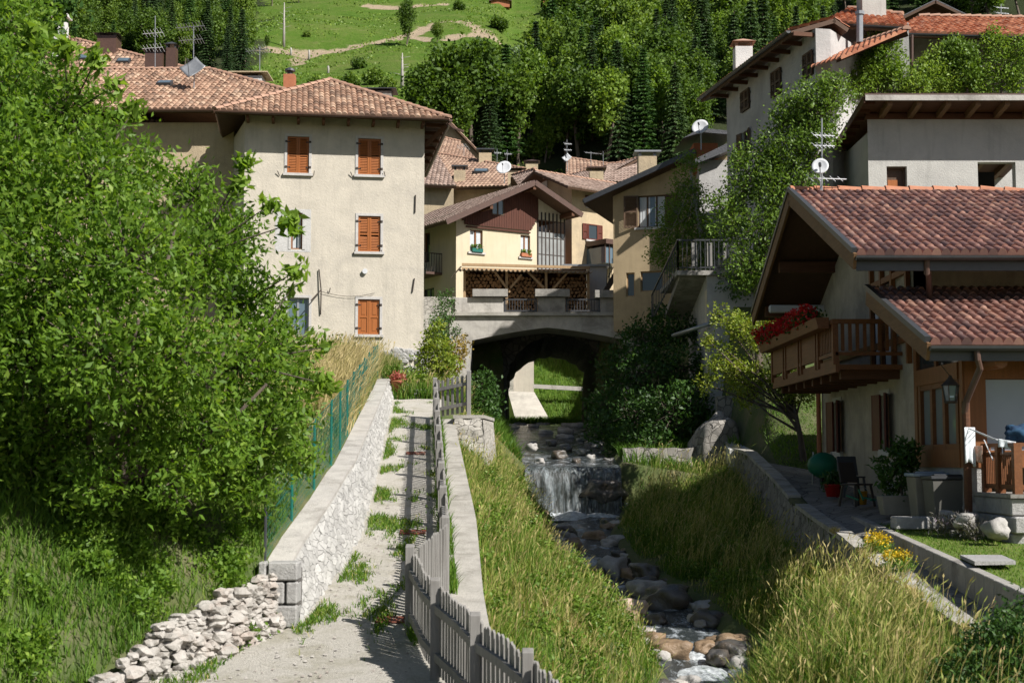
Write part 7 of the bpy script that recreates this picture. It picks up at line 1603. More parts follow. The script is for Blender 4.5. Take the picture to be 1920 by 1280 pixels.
plant('locust_tree', 'tall loose leaved tree between the tall grey house and the chalet roof', 'tree', tuple(W(1425, 760, 42.3)), pxblobs([(1485, 190, 42.5, 26), (1565, 165, 42, 35), (1545, 205, 42, 40), (1470, 225, 42.5, 34), (1510, 235, 42.3, 34), (1440, 285, 42.5, 38), (1500, 280, 42, 40), (1545, 255, 41.6, 32), (1400, 345, 42.6, 40), (1455, 355, 42, 44), (1505, 335, 41.8, 36), (1370, 420, 42.5, 42), (1430, 430, 42, 50), (1480, 420, 41.6, 40), (1400, 500, 42, 46), (1450, 500, 41.8, 40), (1390, 300, 42.5, 24), (1350, 385, 42.6, 26), (1460, 310, 42.2, 34), (1520, 180, 42, 34)]), 1900, 9, .13, .055, .14, 'leaf_mid', 'bark', .12, seed=110, shell=.35, top=W(1450, 330, 42.2), twigs=.2)
plant('plum_tree', 'small sunlit yellow green tree leaning over the yard left of the chalet', 'tree', tuple(W(1508, 870, 38.3)), pxblobs([(1350, 590, 39, 22), (1385, 610, 39, 28), (1420, 635, 39, 32), (1460, 660, 38.6, 26), (1330, 640, 39, 14), (1345, 690, 39, 24), (1325, 720, 39, 20), (1385, 700, 39, 34), (1430, 710, 38.8, 32), (1470, 730, 38.6, 30), (1505, 740, 38.4, 24), (1360, 655, 39, 20), (1440, 600, 39, 20), (1400, 740, 39, 24), (1480, 690, 38.6, 26)]), 800, 9, .10, .05, .09, 'leaf_yellow', 'bark', .09, seed=111, shell=.3, top=W(1490, 765, 38.4), limb_r=.4)
plant('yard_bush', 'dark rounded bush behind the small tree trunk', 'bush', tuple(W(1495, 850, 41)), pxblobs([(1490, 815, 41, 24), (1520, 820, 41, 20)]), 120, 7, .13, .06, .08, 'leaf_dark', r0=.02, seed=112)
for i, (px, l_, bl, s) in enumerate(((1640, 'leafy bush at the left end above the rafter roof', [(1660, 110, 46, 42), (1630, 140, 46, 38), (1600, 160, 45.6, 30), (1680, 150, 46, 36), (1650, 75, 46, 22)], 0), (1740, 'loose green shrub in front of the white upper wall', [(1745, 140, 46, 36), (1775, 155, 46, 30), (1720, 165, 45.6, 28), (1755, 105, 46, 18)], 1), (1810, 'upright shrub beside the dark upper doorway', [(1800, 110, 46, 34), (1815, 145, 46, 36), (1785, 90, 46, 20)], 2), (1880, 'tall sunlit shrub at the right edge above the rafter roof', [(1865, 90, 46, 30), (1880, 130, 46, 42), (1915, 110, 46, 40), (1905, 155, 46, 34), (1860, 65, 46, 16), (1850, 160, 46, 30)], 3))):
    plant('garden_shrub', l_, 'shrub', tuple(W(px, 200, 45.8)), pxblobs(bl), 460 if s else 650, 9, .12, .06, .11, 'leaf_light' if s != 2 else 'leaf_mid', r0=.05, seed=113 + i, group='shrubs above the rafter roof', shell=.4)
plant('corner_bush', 'dark dense bush filling the bottom right corner', 'bush', (4.9, 15, -2.6), pxblobs([(1900, 1240, 15, 85), (1850, 1280, 14.8, 75), (1925, 1165, 15.5, 45), (1800, 1300, 14.6, 50), (1875, 1200, 15.2, 40)]), 1100, 9, .06, .028, .07, 'leaf_dark', r0=.02, seed=120)
# yellow flowers along the narrow path, sedum on the coping
for i, (px, py, Y, n, l_) in enumerate(((1645, 1018, 23.5, 90, 'larger clump of yellow flowers between the river wall and the garden curb'), (1684, 1048, 21.3, 60, 'smaller clump of yellow flowers nearer the lawn slab'))):
    p = W(px, py, Y); t = thing('yellow_flowers', l_, 'flower clump', (p.x, p.y, p.z - .25)); V, F, rd, *_ = foliage([(tuple(p + Vector((0, 0, -.08))), (.22, .45, .14))], n * 2, 7, .04, .06, .02, np.random.default_rng(i + 5), .3, upb=.8); np_mesh('leaves', V, F, 'leaf_mid', t, rd)
    V, F, rd, *_ = foliage([(tuple(p + Vector((0, 0, .06))), (.2, .42, .10))], n, 6, .03, .035, .03, np.random.default_rng(i), .6, upb=.8); np_mesh('blossoms', V, F, 'leaf_flower_yellow', t, rd)
# terracotta pots by the end of the wall
pot('flower_pot', 'terracotta pot with pink flowers at the top end of the white stone wall', 743, 735, 40.9, .11, .16, .3, 'terracotta', leaf_mat('leaf_pink', [(0, (.35, .08, .07)), (1, (.6, .22, .18))]), (.2, .2, .16), .14, 40, .09)
pot('flower_pot', 'smaller terracotta pot just behind the pink flowered one', 737, 722, 41.8, .10, .14, .26, 'terracotta', 'leaf_mid', (.2, .2, .16), .14, 40, .1)
plant('wall_plants', 'mixed weeds and small plants at the head of the gravel path', 'plants', tuple(W(790, 735, 42)), pxblobs([(765, 715, 42.3, 18), (790, 720, 42.6, 22), (815, 728, 42.2, 20), (840, 735, 41.5, 16), (775, 700, 43, 18)]), 260, 7, .12, .04, .08, 'leaf_light', r0=.01, seed=130)
plant('climber', 'leafy climber hanging below the landing rail of the terrace block', 'climber', tuple(FT.P(1.6, zt_ - 1, .2)), [(tuple(FT.P(s, zt_ - .2 - .25 * abs(math.sin(s * 2)), .3)), (.55, .25, .5)) for s in (.9, 1.5, 2.2, 2.9, 3.5)], 380, 8, .12, .05, .1, 'leaf_dark', r0=.02, seed=131, droop=.7)
# ------------------------------------------------------------------ hillside forest
def deciduous(name, mat, seed, rad=(3.0, 3.0, 4.6), H=12., nb=22, n_tw=520, silver=False):
    rng = np.random.default_rng(seed); root = thing(name, '', '', (0, 0, 0)); c = (0, 0, H - rad[2] * 1.02)
    bl = rand_blobs(c, rad, nb, rng, (.26, .44)); bl += [((0, 0, H - rad[2]), (rad[0] * .6, rad[1] * .6, rad[2] * .8))]
    V, F, rd, P, idx = foliage(bl, n_tw, 9, .34, .46, .30, rng, .7, .1, .25); np_mesh('crown', V, F, mat, root, rd)
    mb = MB(); wood_of((0, 0, 0), (0, 0, H * .7), .2, bl, P, idx, rng, mb, .35, .05, 5); mb.build('trunk', 'bark', root, True); return root
def spruce(name, mat, seed, H=15., r=2.6, larch=False):
    rng = np.random.default_rng(seed); root = thing(name, '', '', (0, 0, 0)); C = []; D = []; L = []; rn = []
    mb = MB(); mb.tube([(0, 0, -.5), (0, 0, H * .6), (0, 0, H)], [.22, .12, .02], 6)
    z = H * .07
    while z < H * .99:
        f = 1 - z / H; rr = r * (f ** .75) * rng.uniform(.82, 1.1) + .12; k = int(7 + 6 * f); a0 = rng.random() * 6
        for i in range(k):
            a = a0 + 2 * math.pi * i / k + rng.normal() * .12; R_ = rr * rng.uniform(.75, 1.12); d = np.array([math.cos(a), math.sin(a), -.28 if not larch else .05]); m = max(3, int(R_ / .26)); b_ = rng.normal(.45, .15)
            for j in range(m):
                t = (j + .6) / m; p = np.array([0, 0, z]) + d * R_ * t + np.array([0, 0, -.10 * t * t * R_])
                for sgn in (-1, 1, 0):
                    s = np.array([-math.sin(a), math.cos(a), 0]) * sgn; dd = d * (.8 if sgn else 1) + s * .8 + np.array([0, 0, -.35 + rng.normal() * .2]); C.append(p + s * .18 * (1 - t * .5) + rng.normal(size=3) * .05); D.append(dd); L.append((.62 if sgn else .5) * (1.1 - .4 * t)); rn.append(np.clip(b_ + .35 * (t - .5) + rng.normal() * .08, 0, 1))
        z += .40 + .22 * f
    C, D, L = np.array(C), np.array(D), np.array(L); V, F = leaf_quads(C, D, L, L * .36, rng, .1); np_mesh('crown', V, F, mat, root, np.repeat(rn, 4)); mb.build('trunk', 'bark', root, True); return root
dec = [deciduous('broadleaf_tree', 'leaf_hill', 201), deciduous('broadleaf_tree', 'leaf_hill', 202, (2.6, 2.6, 5.0), 13), deciduous('broadleaf_tree', 'leaf_hill', 203, (3.6, 3.6, 4.2), 11, 26, 600), deciduous('broadleaf_tree', 'leaf_hill', 204, (2.3, 2.3, 4.8), 12, 18)]
lite = deciduous('broadleaf_tree', 'leaf_light', 205, (2.8, 2.8, 4.6), 12); sil = deciduous('silver_willow', 'leaf_silver', 206, (2.6, 2.6, 5.2), 12.5, 26, 620)
spr = [spruce('spruce_tree', 'leaf_spruce', 211), spruce('spruce_tree', 'leaf_spruce', 212, 17, 2.4), spruce('spruce_tree', 'leaf_spruce', 213, 13, 2.9)]; lar = spruce('larch_tree', 'leaf_larch', 214, 15, 2.7, True)
hb = deciduous('hillside_bush', 'leaf_hill', 215, (1.6, 1.6, 1.3), 2.5, 10, 200)
protos = dec + [lite, sil, lar, hb] + spr
used_p = set()
def put(proto, px, py, hpx, label, cat='tree', group=None, rs=None, y0=96):
    p = hill_hit(px, py, y0)
    if p is None: return
    o = copy_tree(proto); rs = rs or rng_t; H = {dec[0]: 12, dec[1]: 13, dec[2]: 11, dec[3]: 12, lite: 12, sil: 12.5, lar: 15, hb: 2.5, spr[0]: 15, spr[1]: 17, spr[2]: 13}[proto]
    s = hpx * p.y / 2667 / H; o.location = p; o.rotation_euler = (0, 0, rs.uniform(0, 6.28)); w = s * rs.uniform(.9, 1.15); o.scale = (w, w, s)
    tag(o, label, cat, group); return o
rng_t = random.Random(77)
def zone(px):
    return ('directly above the roofs of the village centre' if px < 960 else 'in the middle of the wooded slope' if px < 1150 else 'on the slope left of the tall grey house' if px < 1345 else 'on the slope behind the tall grey house roof' if px < 1560 else 'high behind the red roofed house')
kinds = {'d': 'leafy broad crowned tree standing ', 'l': 'lighter yellow green leafy tree standing ', 's': 'dark narrow spruce standing ', 'r': 'soft green feathery larch standing '}
occ = []
def forest(px, py, hp):
    r = rng_t.random()
    sp = .10 if px < 1100 else (.26 if px < 1360 else .28)
    if r < sp: k, pr = 's', rng_t.choice(spr); hp *= 1.15
    elif r < sp + .10: k, pr = 'r', lar; hp *= 1.1
    elif r < sp + .34: k, pr = 'l', lite
    else: k, pr = 'd', rng_t.choice(dec)
    put(pr, px, py, hp * 1.22, kinds[k] + zone(px), 'tree', {'d': 'leafy trees of the wood ', 'l': 'light leafy trees of the wood ', 's': 'spruces of the wood ', 'r': 'larches of the wood '}[k] + zone(px))
y = -70; n_for = 0
while y < 325:
    x = 780 + rng_t.uniform(0, 30)
    while x < 1900:
        ok = (y > 255) or (y > 175 and x > 985) or (y > 110 and x > 1040) or (y > 60 and x > 1085) or (y <= 60 and x > (1160 if y > 0 else 1010))
        if x > 1560 and y > 60: ok = False
        if x > 1330 and y > 230: ok = False
        if ok: forest(x + rng_t.uniform(-16, 16), y + rng_t.uniform(-9, 9), rng_t.uniform(105, 175) * (1.0 if y > 100 else .8)); n_for += 1
        x += 37
    y += 25
y = -60
while y < 150:
    x = 60 + rng_t.uniform(0, 24)
    while x < (470 if y > 40 else 400):
        r = rng_t.random(); k = 's' if r < .25 and x > 215 else ('r' if r < .45 else 'd'); pr = rng_t.choice(spr) if k == 's' else (lar if k == 'r' else rng_t.choice(dec))
        put(pr, x + rng_t.uniform(-10, 10), y + rng_t.uniform(-8, 8), rng_t.uniform(95, 140), {'s': 'dark narrow spruce ', 'r': 'soft green larch ', 'd': 'leafy tree '}[k] + 'on the slope behind the left house roofs', 'tree', {'s': 'spruces ', 'r': 'larches ', 'd': 'leafy trees '}[k] + 'behind the left roofs'); x += 36
    y += 28
print('forest', n_for)
# individually placed trees
for (pr, px, py, h, l_) in ((dec[2], 885, 290, 225, 'big dark broadleaf tree right above the village roofs with a sunlit right side'), (dec[0], 830, 292, 215, 'dark leafy tree just left of the big broadleaf tree above the roofs'), (sil, 962, 262, 185, 'silvery grey green willow beside the big dark tree'), (spr[2], 800, 235, 120, 'short spruce at the left edge of the wood below the meadow track'),
        (lite, 1005, 215, 190, 'tall bright green tree at the edge of the meadow clearing'), (dec[1], 1050, 160, 150, 'green tree at the upper edge of the clearing below the hillside cabins'), (dec[1], 762, 88, 96, 'slender lone tree standing in the middle of the meadow by the track'), (dec[2], 820, 82, 42, 'small round tree beside the dirt track on the meadow'),
        (spr[2], 452, 158, 150, 'broad dense dark spruce left of the meadow above the white chimney'), (spr[0], 425, 165, 120, 'shorter spruce leaning against the broad dense one'), (dec[0], 160, 140, 125, 'light leafy tree above the rear house roof near the white chimney'), (dec[3], 205, 135, 100, 'leafy tree between the white chimney and the dark spruces'),
        (spr[1], 250, 128, 150, 'dark spruce above the hooded chimney on the left roofs'), (spr[0], 285, 128, 160, 'dark spruce behind the orange tipped aerial'), (spr[1], 320, 130, 150, 'dark spruce behind the slim metal chimney'), (lar, 355, 135, 165, 'feathery larch behind the aerial of the diamond dish'), (spr[0], 388, 140, 145, 'spruce just right of the tall aerial mast'), (lar, 340, 60, 110, 'upper larch near the top edge over the left roofs'), (spr[1], 300, 45, 110, 'upper dark spruce near the top edge over the left roofs'), (spr[2], 240, 40, 110, 'broad spruce near the top edge left of the meadow'), (dec[0], 375, 35, 70, 'leafy tree at the top edge by the meadow track bend'),
        (dec[2], 200, 40, 90, 'leafy tree near the top edge above the rear roof'), (lar, 130, 60, 120, 'larch near the top left corner'), (dec[2], 510, 12, 60, 'dark tree cut by the top edge at the left of the meadow'), (dec[0], 560, 6, 40, 'small tree cut by the top edge of the meadow'), (dec[3], 500, 95, 30, 'tiny sapling on the bare earth patch of the slope'), (spr[2], 790, 262, 90, 'low spruce tucked behind the eave corner of the beige house'),
        (hb, 672, 130, 22, 'dark bush in the scrub below the dirt track'), (hb, 655, 165, 26, 'grey green bush above the peak of the beige house roof'), (hb, 700, 160, 30, 'straggly bush right of the roof peak on the slope'), (hb, 730, 172, 26, 'low bush above the flat slab chimney'), (hb, 935, 58, 26, 'reddish little bush by the track bend at the top'), (hb, 590, 165, 20, 'small bush right behind the round cowl chimney'), (hb, 575, 70, 12, 'tiny bush beside the dirt track on the meadow'), (hb, 860, 20, 18, 'low bush high on the meadow near the top edge'), (hb, 1000, 300, 40, 'bush directly behind the chimney row of the village'), (lite, 1030, 303, 60, 'light bushy tree right behind the small square dish'), (hb, 960, 302, 30, 'low bush behind the two small white aerials')):
    put(pr, px, py, h, l_, 'bush' if pr == hb else 'tree')
for p_ in protos:
    for ch in list(p_.children): bpy.data.objects.remove(ch)
    bpy.data.objects.remove(p_)
# bare trunks, track posts, stumps
def bare(px, py, top, l_, lean=0):
    p = hill_hit(px, py); h = (py - top) * p.y / 2667; mb = MB(); mb.tube([p - Vector((0, 0, .4)), p + Vector((lean * .4, 0, h * .5)), p + Vector((lean, 0, h))], [.22, .15, .05], 6)
    rg_ = random.Random(px)
    for i in range(9): t = .3 + .07 * i; q = p + Vector((lean * t, 0, h * t)); a = rg_.uniform(0, 6.28); mb.tube([q, q + Vector((math.cos(a) * 1.0, math.sin(a) * .6, .25))], [.04, .01], 4)
    tag(mb.build('dead_tree', 'bark_pale', None, True), l_, 'dead tree')
bare(532, 88, 2, 'tall bare dead trunk on the slope left of the meadow'); bare(754, 166, 98, 'thin bare dead trunk below the lone meadow tree')
for i, (px, py, h, l_) in enumerate(((545, 104, 12, 'pale wooden post at the left end of the dirt track'), (579, 112, 17, 'taller pale wooden post beside the dirt track'), (615, 138, 14, 'grey weathered stump on the scrubby slope'))):
    p = hill_hit(px, py); hh = h * p.y / 2667; mb = MB(); mb.tube([p - Vector((0, 0, .3)), p + Vector((.05, 0, hh * .6)), p + Vector((0, 0, hh))], [.16, .14, .12], 7); tag(mb.build('wooden_post' if i < 2 else 'tree_stump', 'bark_pale', None, True), l_, 'post' if i < 2 else 'stump')
# cabins at the top edge
for (px, py, w, h, m_, l_) in ((1085, 14, 46, 26, 'wood_raw', 'grey blue hillside cabin cut by the top edge of the photo'), (1035, 12, 34, 22, 'terracotta', 'small orange red cabin at the top edge of the slope'), (938, 8, 36, 10, 'terracotta', 'tiny orange shed high on the meadow')):
    p = hill_hit(px, py); s = p.y / 2667; gable_house('hillside_cabin', l_, (p.x - w * s / 2, p.y), (1, 0, 0), w * s, 4, p.z - .6, p.z + h * s * .6, p.z + h * s, .4, .4, m_, 'slate', ridge=False)
# ------------------------------------------------------------------ grass
_tab = {}
_Ys = np.arange(8, 60.4, .2); _secs = [section(y) for y in _Ys]
def Gv(x, Y):
    i = int(min(max((Y - 8) / .2, 0), len(_Ys) - 2)); P = _secs[i]; Q = _secs[i + 1]; t = (Y - _Ys[i]) / .2
    a = np.interp(x, [p[0] for p in P], [p[1] for p in P]); b = np.interp(x, [p[0] for p in Q], [p[1] for p in Q]); return a * (1 - t) + b * t
def scatter(n, y0, y1, xl, xr, rng, dens=None, ypow=1.):
    X, Yy, Z = [], [], []
    while len(X) < n:
        Y = y0 + (y1 - y0) * rng.random() ** ypow; a, b = xl(Y), xr(Y)
        if b <= a: continue
        x = a + (b - a) * rng.random()
        if dens is not None and rng.random() > dens(x, Y): continue
        X.append(x); Yy.append(Y); Z.append(float(Gv(x, Y)))
    return np.array(X), np.array(Yy), np.array(Z)
def clump(f=.9, seed=0, lo=.15):
    return lambda x, y: max(lo, min(1, .5 + 1.6 * noise.noise(Vector((x * f, y * f, seed)))))
def turf(name, label, n, y0, y1, xl, xr, h0, h1, w, lean, seed, mat='grass_blade', tone=.35, tsd=.18, dens=None, st=0, sth=(.6, 1.), sthead=.12, ypow=1., zoff=-.03, hf=None):
    rng = np.random.default_rng(seed); X, Y, Z = scatter(n, y0, y1, xl, xr, rng, dens, ypow)
    big = np.array([noise.noise(Vector((x * .8, y * .8, seed + 3.3))) for x, y in zip(X, Y)]); h = rng.uniform(h0, h1, n) * (1 + .5 * big) * (hf(X, Y) if hf else 1)
    rn = np.clip(tone + .35 * np.array([noise.noise(Vector((x * .5, y * .5, seed + 9.1))) for x, y in zip(X, Y)]) + rng.normal(0, tsd, n), 0, 1)
    parts = [blades(X, Y, Z + zoff, h, w, lean, rng, rn)]
    if st:
        X, Y, Z = scatter(st, y0, y1, xl, xr, rng, dens, ypow); h = rng.uniform(*sth, st) * (hf(X, Y) if hf else 1); parts.append(stems(X, Y, Z + zoff, h, rng, np.clip(rng.normal(.82, .1, st), .6, 1), sthead))
    V, F, Rr = vcat(parts); return tag(np_mesh(name, V, F, mat, None, Rr), label, None, None, 'stuff')
turf('slope_grass', 'lush weeds and grass on the slope under the walnut tree', 64000, 11.8, 19.5, lambda Y: -9.5, lambda Y: wallfoot(Y) - (.3 if Y < 17.5 else .55), .07, .26, .008, .9, 1, 'grass_lush', .45, .22, clump(1.2, 1, .3), 700, (.25, .5), .07)
turf('terrace_grass', 'tall grass on the terrace behind the mesh fence', 26000, 18, 46, lambda Y: wallfoot(Y) - 6, lambda Y: wallfoot(Y) - .62, .15, .38, .012, .6, 2, 'grass_dry', .25, .2, None, 2600, (.5, .9), .15)
turf('fence_edge_grass', 'pale dry grass leaning through the green mesh fence', 6000, 26, 41, lambda Y: wallfoot(Y) - 1.5, lambda Y: wallfoot(Y) - .5, .3, .65, .010, .9, 3, 'grass_dry', .6, .2, None, 1500, (.55, 1.0), .18)
turf('left_bank_grass', 'sunlit long grass on the left stream bank below the kerb', 56000, 13.5, 42, lambda Y: copedge(Y) + .03, lambda Y: SL(Y) - .12, .10, .36, .008, 1.0, 4, 'grass_blade', .50, .22, clump(1.3, 7, .35), 3600, (.3, .62), .09, .75)
turf('right_bank_grass', 'tall meadow grass with brown seed heads on the right stream bank', 54000, 12, 42.5, lambda Y: SR(Y) + .12, lambda Y: RW(Y) - .2, .2, .6, .009, .8, 5, 'grass_blade', .40, .2, clump(1.1, 6, .3), 6500, (.5, 1.1), .11, .8, hf=lambda X, Y: np.clip((X - np.array([SR(y) for y in Y])) / .7, .3, 1) * (.75 + .9 * np.array([noise.noise(Vector((x * 1.1, y * 1.1, 31))) for x, y in zip(X, Y)])))
turf('near_bank_grass', 'big sunlit tuft of meadow grass before the river wall at the lower right', 34000, 14, 22.5, lambda Y: SR(Y) + .1, lambda Y: RW(Y) - .1, .25, .7, .007, .9, 55, 'grass_blade', .36, .2, clump(1.1, 5, .4), 2200, (.5, 1.05), .10)
turf('ravine_grass', 'grass and ground cover in the shaded ravine upstream of the waterfall', 12000, 42.3, 57, lambda Y: copedge(Y) - .5, lambda Y: SL(Y), .2, .5, .016, .8, 6, 'grass_lush', .4, .2)
turf('ravine_grass', 'dark grass below the thicket on the far right ravine side', 9000, 42.3, 57, lambda Y: SR(Y), lambda Y: RW(Y) + .4, .2, .5, .016, .8, 7, 'grass_lush', .35, .2)
turf('garden_grass', 'overgrown grass between the beige house and the bridge', 14000, 40.6, 50, lambda Y: -3.6, lambda Y: -1.4, .2, .6, .014, .8, 8, 'grass_blade', .5, .25, None, 800, (.5, .9), .14)
turf('house_foot_grass', 'grass at the foot of the beige house', 9000, 42, 47.6, lambda Y: -9.5, lambda Y: -3.2, .12, .38, .012, .8, 9, 'grass_dry', .25, .2, None, 500, (.4, .7), .15)
rngp = np.random.default_rng(20); n = 12000; Y = rngp.uniform(77.8, 96, n); X = rngp.uniform(-1.5, 7, n); rn_ = np.clip(rngp.normal(.4, .2, n), 0, 1)
V, F, Rr = blades(X, Y, np.array([hz(a, b) for a, b in zip(X, Y)]) - .03, rngp.uniform(.15, .5, n), .022, .8, rngp, rn_); tag(np_mesh('meadow_grass', V, F, 'grass_lush', None, Rr), 'bright grass of the meadow seen through the arch', None, None, 'stuff')
# tufts in the gravel path
def pathd(x, Y):
    a, b = wallfoot(Y), fenceX(Y); t = (x - a) / max(.1, b - a); e = noise.noise(Vector((x * 1.6, Y * .75, 2.2))) + .35 * noise.noise(Vector((x * 6, Y * 4, 2.2)))
    return 1 if e + .40 * abs(2 * t - 1) ** 2 * (1 if t < .5 else .25) - .12 - (.08 if t > .4 else 0) + rngp.normal() * .10 > .24 else .0
rngp = np.random.default_rng(10); X, Y, Z = [], [], []
while len(X) < 11000:
    y_ = 13.5 + 26 * rngp.random() ** 1.5; a, b = wallfoot(y_) + .02, fenceX(y_) - .05; x_ = a + (b - a) * rngp.random()
    if pathd(x_, y_) > 0: X.append(x_); Y.append(y_); Z.append(pathz(y_) + .02)
X, Y, Z = map(np.array, (X, Y, Z)); h = rngp.uniform(.02, .10, len(X)); V, F, Rr = blades(X, Y, Z, h, .007, 1.1, rngp, np.clip(rngp.normal(.4, .22, len(X)), 0, 1)); tag(np_mesh('path_weeds', V, F, 'grass_blade', None, Rr), 'weeds and short grass tufts growing through the gravel path', None, None, 'stuff')
# strip of grass between fence and kerb
rngp = np.random.default_rng(11); n = 5000; Y = 16.5 + 19 * rngp.random(n); X = np.array([fenceX(y) + rngp.uniform(-.05, .16) for y in Y]); k = np.array([noise.noise(Vector((0, y * .9, 4))) > -.15 for y in Y]); X, Y = X[k], Y[k]
V, F, Rr = blades(X, Y, np.array([pathz(y) + .04 for y in Y]), rngp.uniform(.08, .28, len(X)), .008, .8, rngp, np.clip(rngp.normal(.35, .15, len(X)), 0, 1)); tag(np_mesh('kerb_grass', V, F, 'grass_blade', None, Rr), 'green grass strip between the fence and the concrete kerb', None, None, 'stuff')
# lawn blades
rngp = np.random.default_rng(12); n = 30000; Y = rngp.uniform(14, 26.5, n); X = np.array([cx(y) + .2 + 4.5 * rngp.random() for y in Y])
k = ~((X > 7.95) & (Y > 22.9)); X, Y = X[k], Y[k]; V, F, Rr = blades(X, Y, np.array([curbz(y) - .04 for y in Y]), rngp.uniform(.02, .06, len(X)), .007, .8, rngp, np.clip(rngp.normal(.45, .12, len(X)), 0, 1)); tag(np_mesh('lawn_grass', V, F, 'grass_blade', None, Rr), 'short mown lawn grass beside the chalet terrace', None, None, 'stuff')
# dark grass along the chalet path behind, sedum on the wall
turf('yard_grass', 'shaded grass patch below the small tree', 5000, 37.4, 41.2, lambda Y: RW(Y) + .6, lambda Y: 9.5, .05, .16, .012, .8, 13, 'grass_lush', .5, .2)
rngp = np.random.default_rng(14); n = 2600; Y = rngp.uniform(17, 27, n); X = np.array([RW(y) + rngp.uniform(-.10, .02) for y in Y]); k = np.array([noise.noise(Vector((y * 1.1, 0, 4))) > .05 for y in Y]); X, Y = X[k], Y[k]
V, F, Rr = blades(X, Y, np.array([copz(y) - .02 for y in Y]), rngp.uniform(.04, .13, len(X)), .008, 1., rngp, np.clip(rngp.normal(.85, .15, len(X)), 0, 1)); tag(np_mesh('coping_weeds', V, F, 'grass_dry', None, Rr), 'reddish dry weeds along the river wall coping', None, None, 'stuff')
# broad leaved weeds on the slope
def weeds(name, label, spots, mat, seed):
    rng = np.random.default_rng(seed); bl = [((x, y, float(Gv(x, y)) + h), (r, r, h)) for x, y, r, h in spots]; V, F, rd, *_ = foliage(bl, 26 * len(bl), 6, .05, .065, .038, rng, .3, upb=.5); return tag(np_mesh(name, V, F, mat, None, rd), label, None, None, 'stuff')
rngp = np.random.default_rng(15); sp = []
while len(sp) < 420:
    y_ = rngp.uniform(11.8, 18.5); x_ = rngp.uniform(-8.8, wallfoot(y_) - (.1 if y_ < 17.4 else .7))
    if noise.noise(Vector((x_ * .8, y_ * .8, 8))) + rngp.normal() * .15 > .05: sp.append((x_, y_, rngp.uniform(.08, .25), rngp.uniform(.06, .22)))
weeds('slope_weeds', 'broad leaved weeds among the grass on the left slope', sp, 'leaf_walnut', 16)
rngp = np.random.default_rng(17); sp = []
while len(sp) < 260:
    y_ = rngp.uniform(14, 41); sd = rngp.random() < .55; a_, b_ = (copedge(y_) + .15, SL(y_) - .1) if sd else (SR(y_) + .3, RW(y_) - .3)
    if b_ > a_: x_ = rngp.uniform(a_, b_); sp.append((x_, y_, rngp.uniform(.1, .28), rngp.uniform(.08, .3)))
weeds('bank_weeds', 'leafy weeds among the long grass of both stream banks', sp, 'leaf_light', 18)
rngp = np.random.default_rng(19); C = []
while len(C) < 15000:
    px_, py_ = rngp.uniform(380, 1120), rngp.uniform(-10, 200)
    y_ = rngp.uniform(110, 300); x_ = (px_ - 960) * y_ / 2660
    if noise.noise(Vector((x_ * .12, y_ * .09, 4))) + .5 * noise.noise(Vector((x_ * .5, y_ * .4, 4))) > .02: C.append((x_, y_, hz(x_, y_) + .1))
C = np.array(C); D = rngp.normal(size=C.shape) * .5 + np.array([0, 0, 1.]); L = rngp.uniform(.12, .42, len(C)); V, F = leaf_quads(C, D, L, L * .9, rngp)
tag(np_mesh('meadow_scrub', V, F, 'leaf_light', None, np.repeat(np.clip(rngp.normal(.5, .2, len(C)), 0, 1), 4)), 'rough tufts and scrub scattered over the meadow slope', None, None, 'stuff')
# ------------------------------------------------------------------ rocks of the stream
rngr = np.random.default_rng(71); rp = []
for k in range(6):
    mb = MB(); add_lump(mb, rngr, (0, 0, 0), (1, rngr.uniform(.75, 1.1), rngr.uniform(.55, .8)), 0, 3, .3); rp.append(mb)
def rock(px, py, wpx, mat, label, group=None, Y=None, hs=1., sink=.25):
    if Y is None:
        r = ray(px, py); Y = 12.
        while Y < 60 and waterz(Y) + .05 < r.z * Y: Y += .1
    p = W(px, py, Y); s = wpx * Y / 2667 / 2; m = rp[int(rngr.integers(6))]; mb = MB(); a = rngr.uniform(0, 6.28); ca, sa = math.cos(a), math.sin(a)
    mb.add([(p.x + (x * ca - y * sa) * s, p.y + (x * sa + y * ca) * s, p.z + (z * hs + .45 - sink) * s) for x, y, z in m.v], m.f)
    return tag(mb.build('rock', mat, None, True), label, 'rock', group)
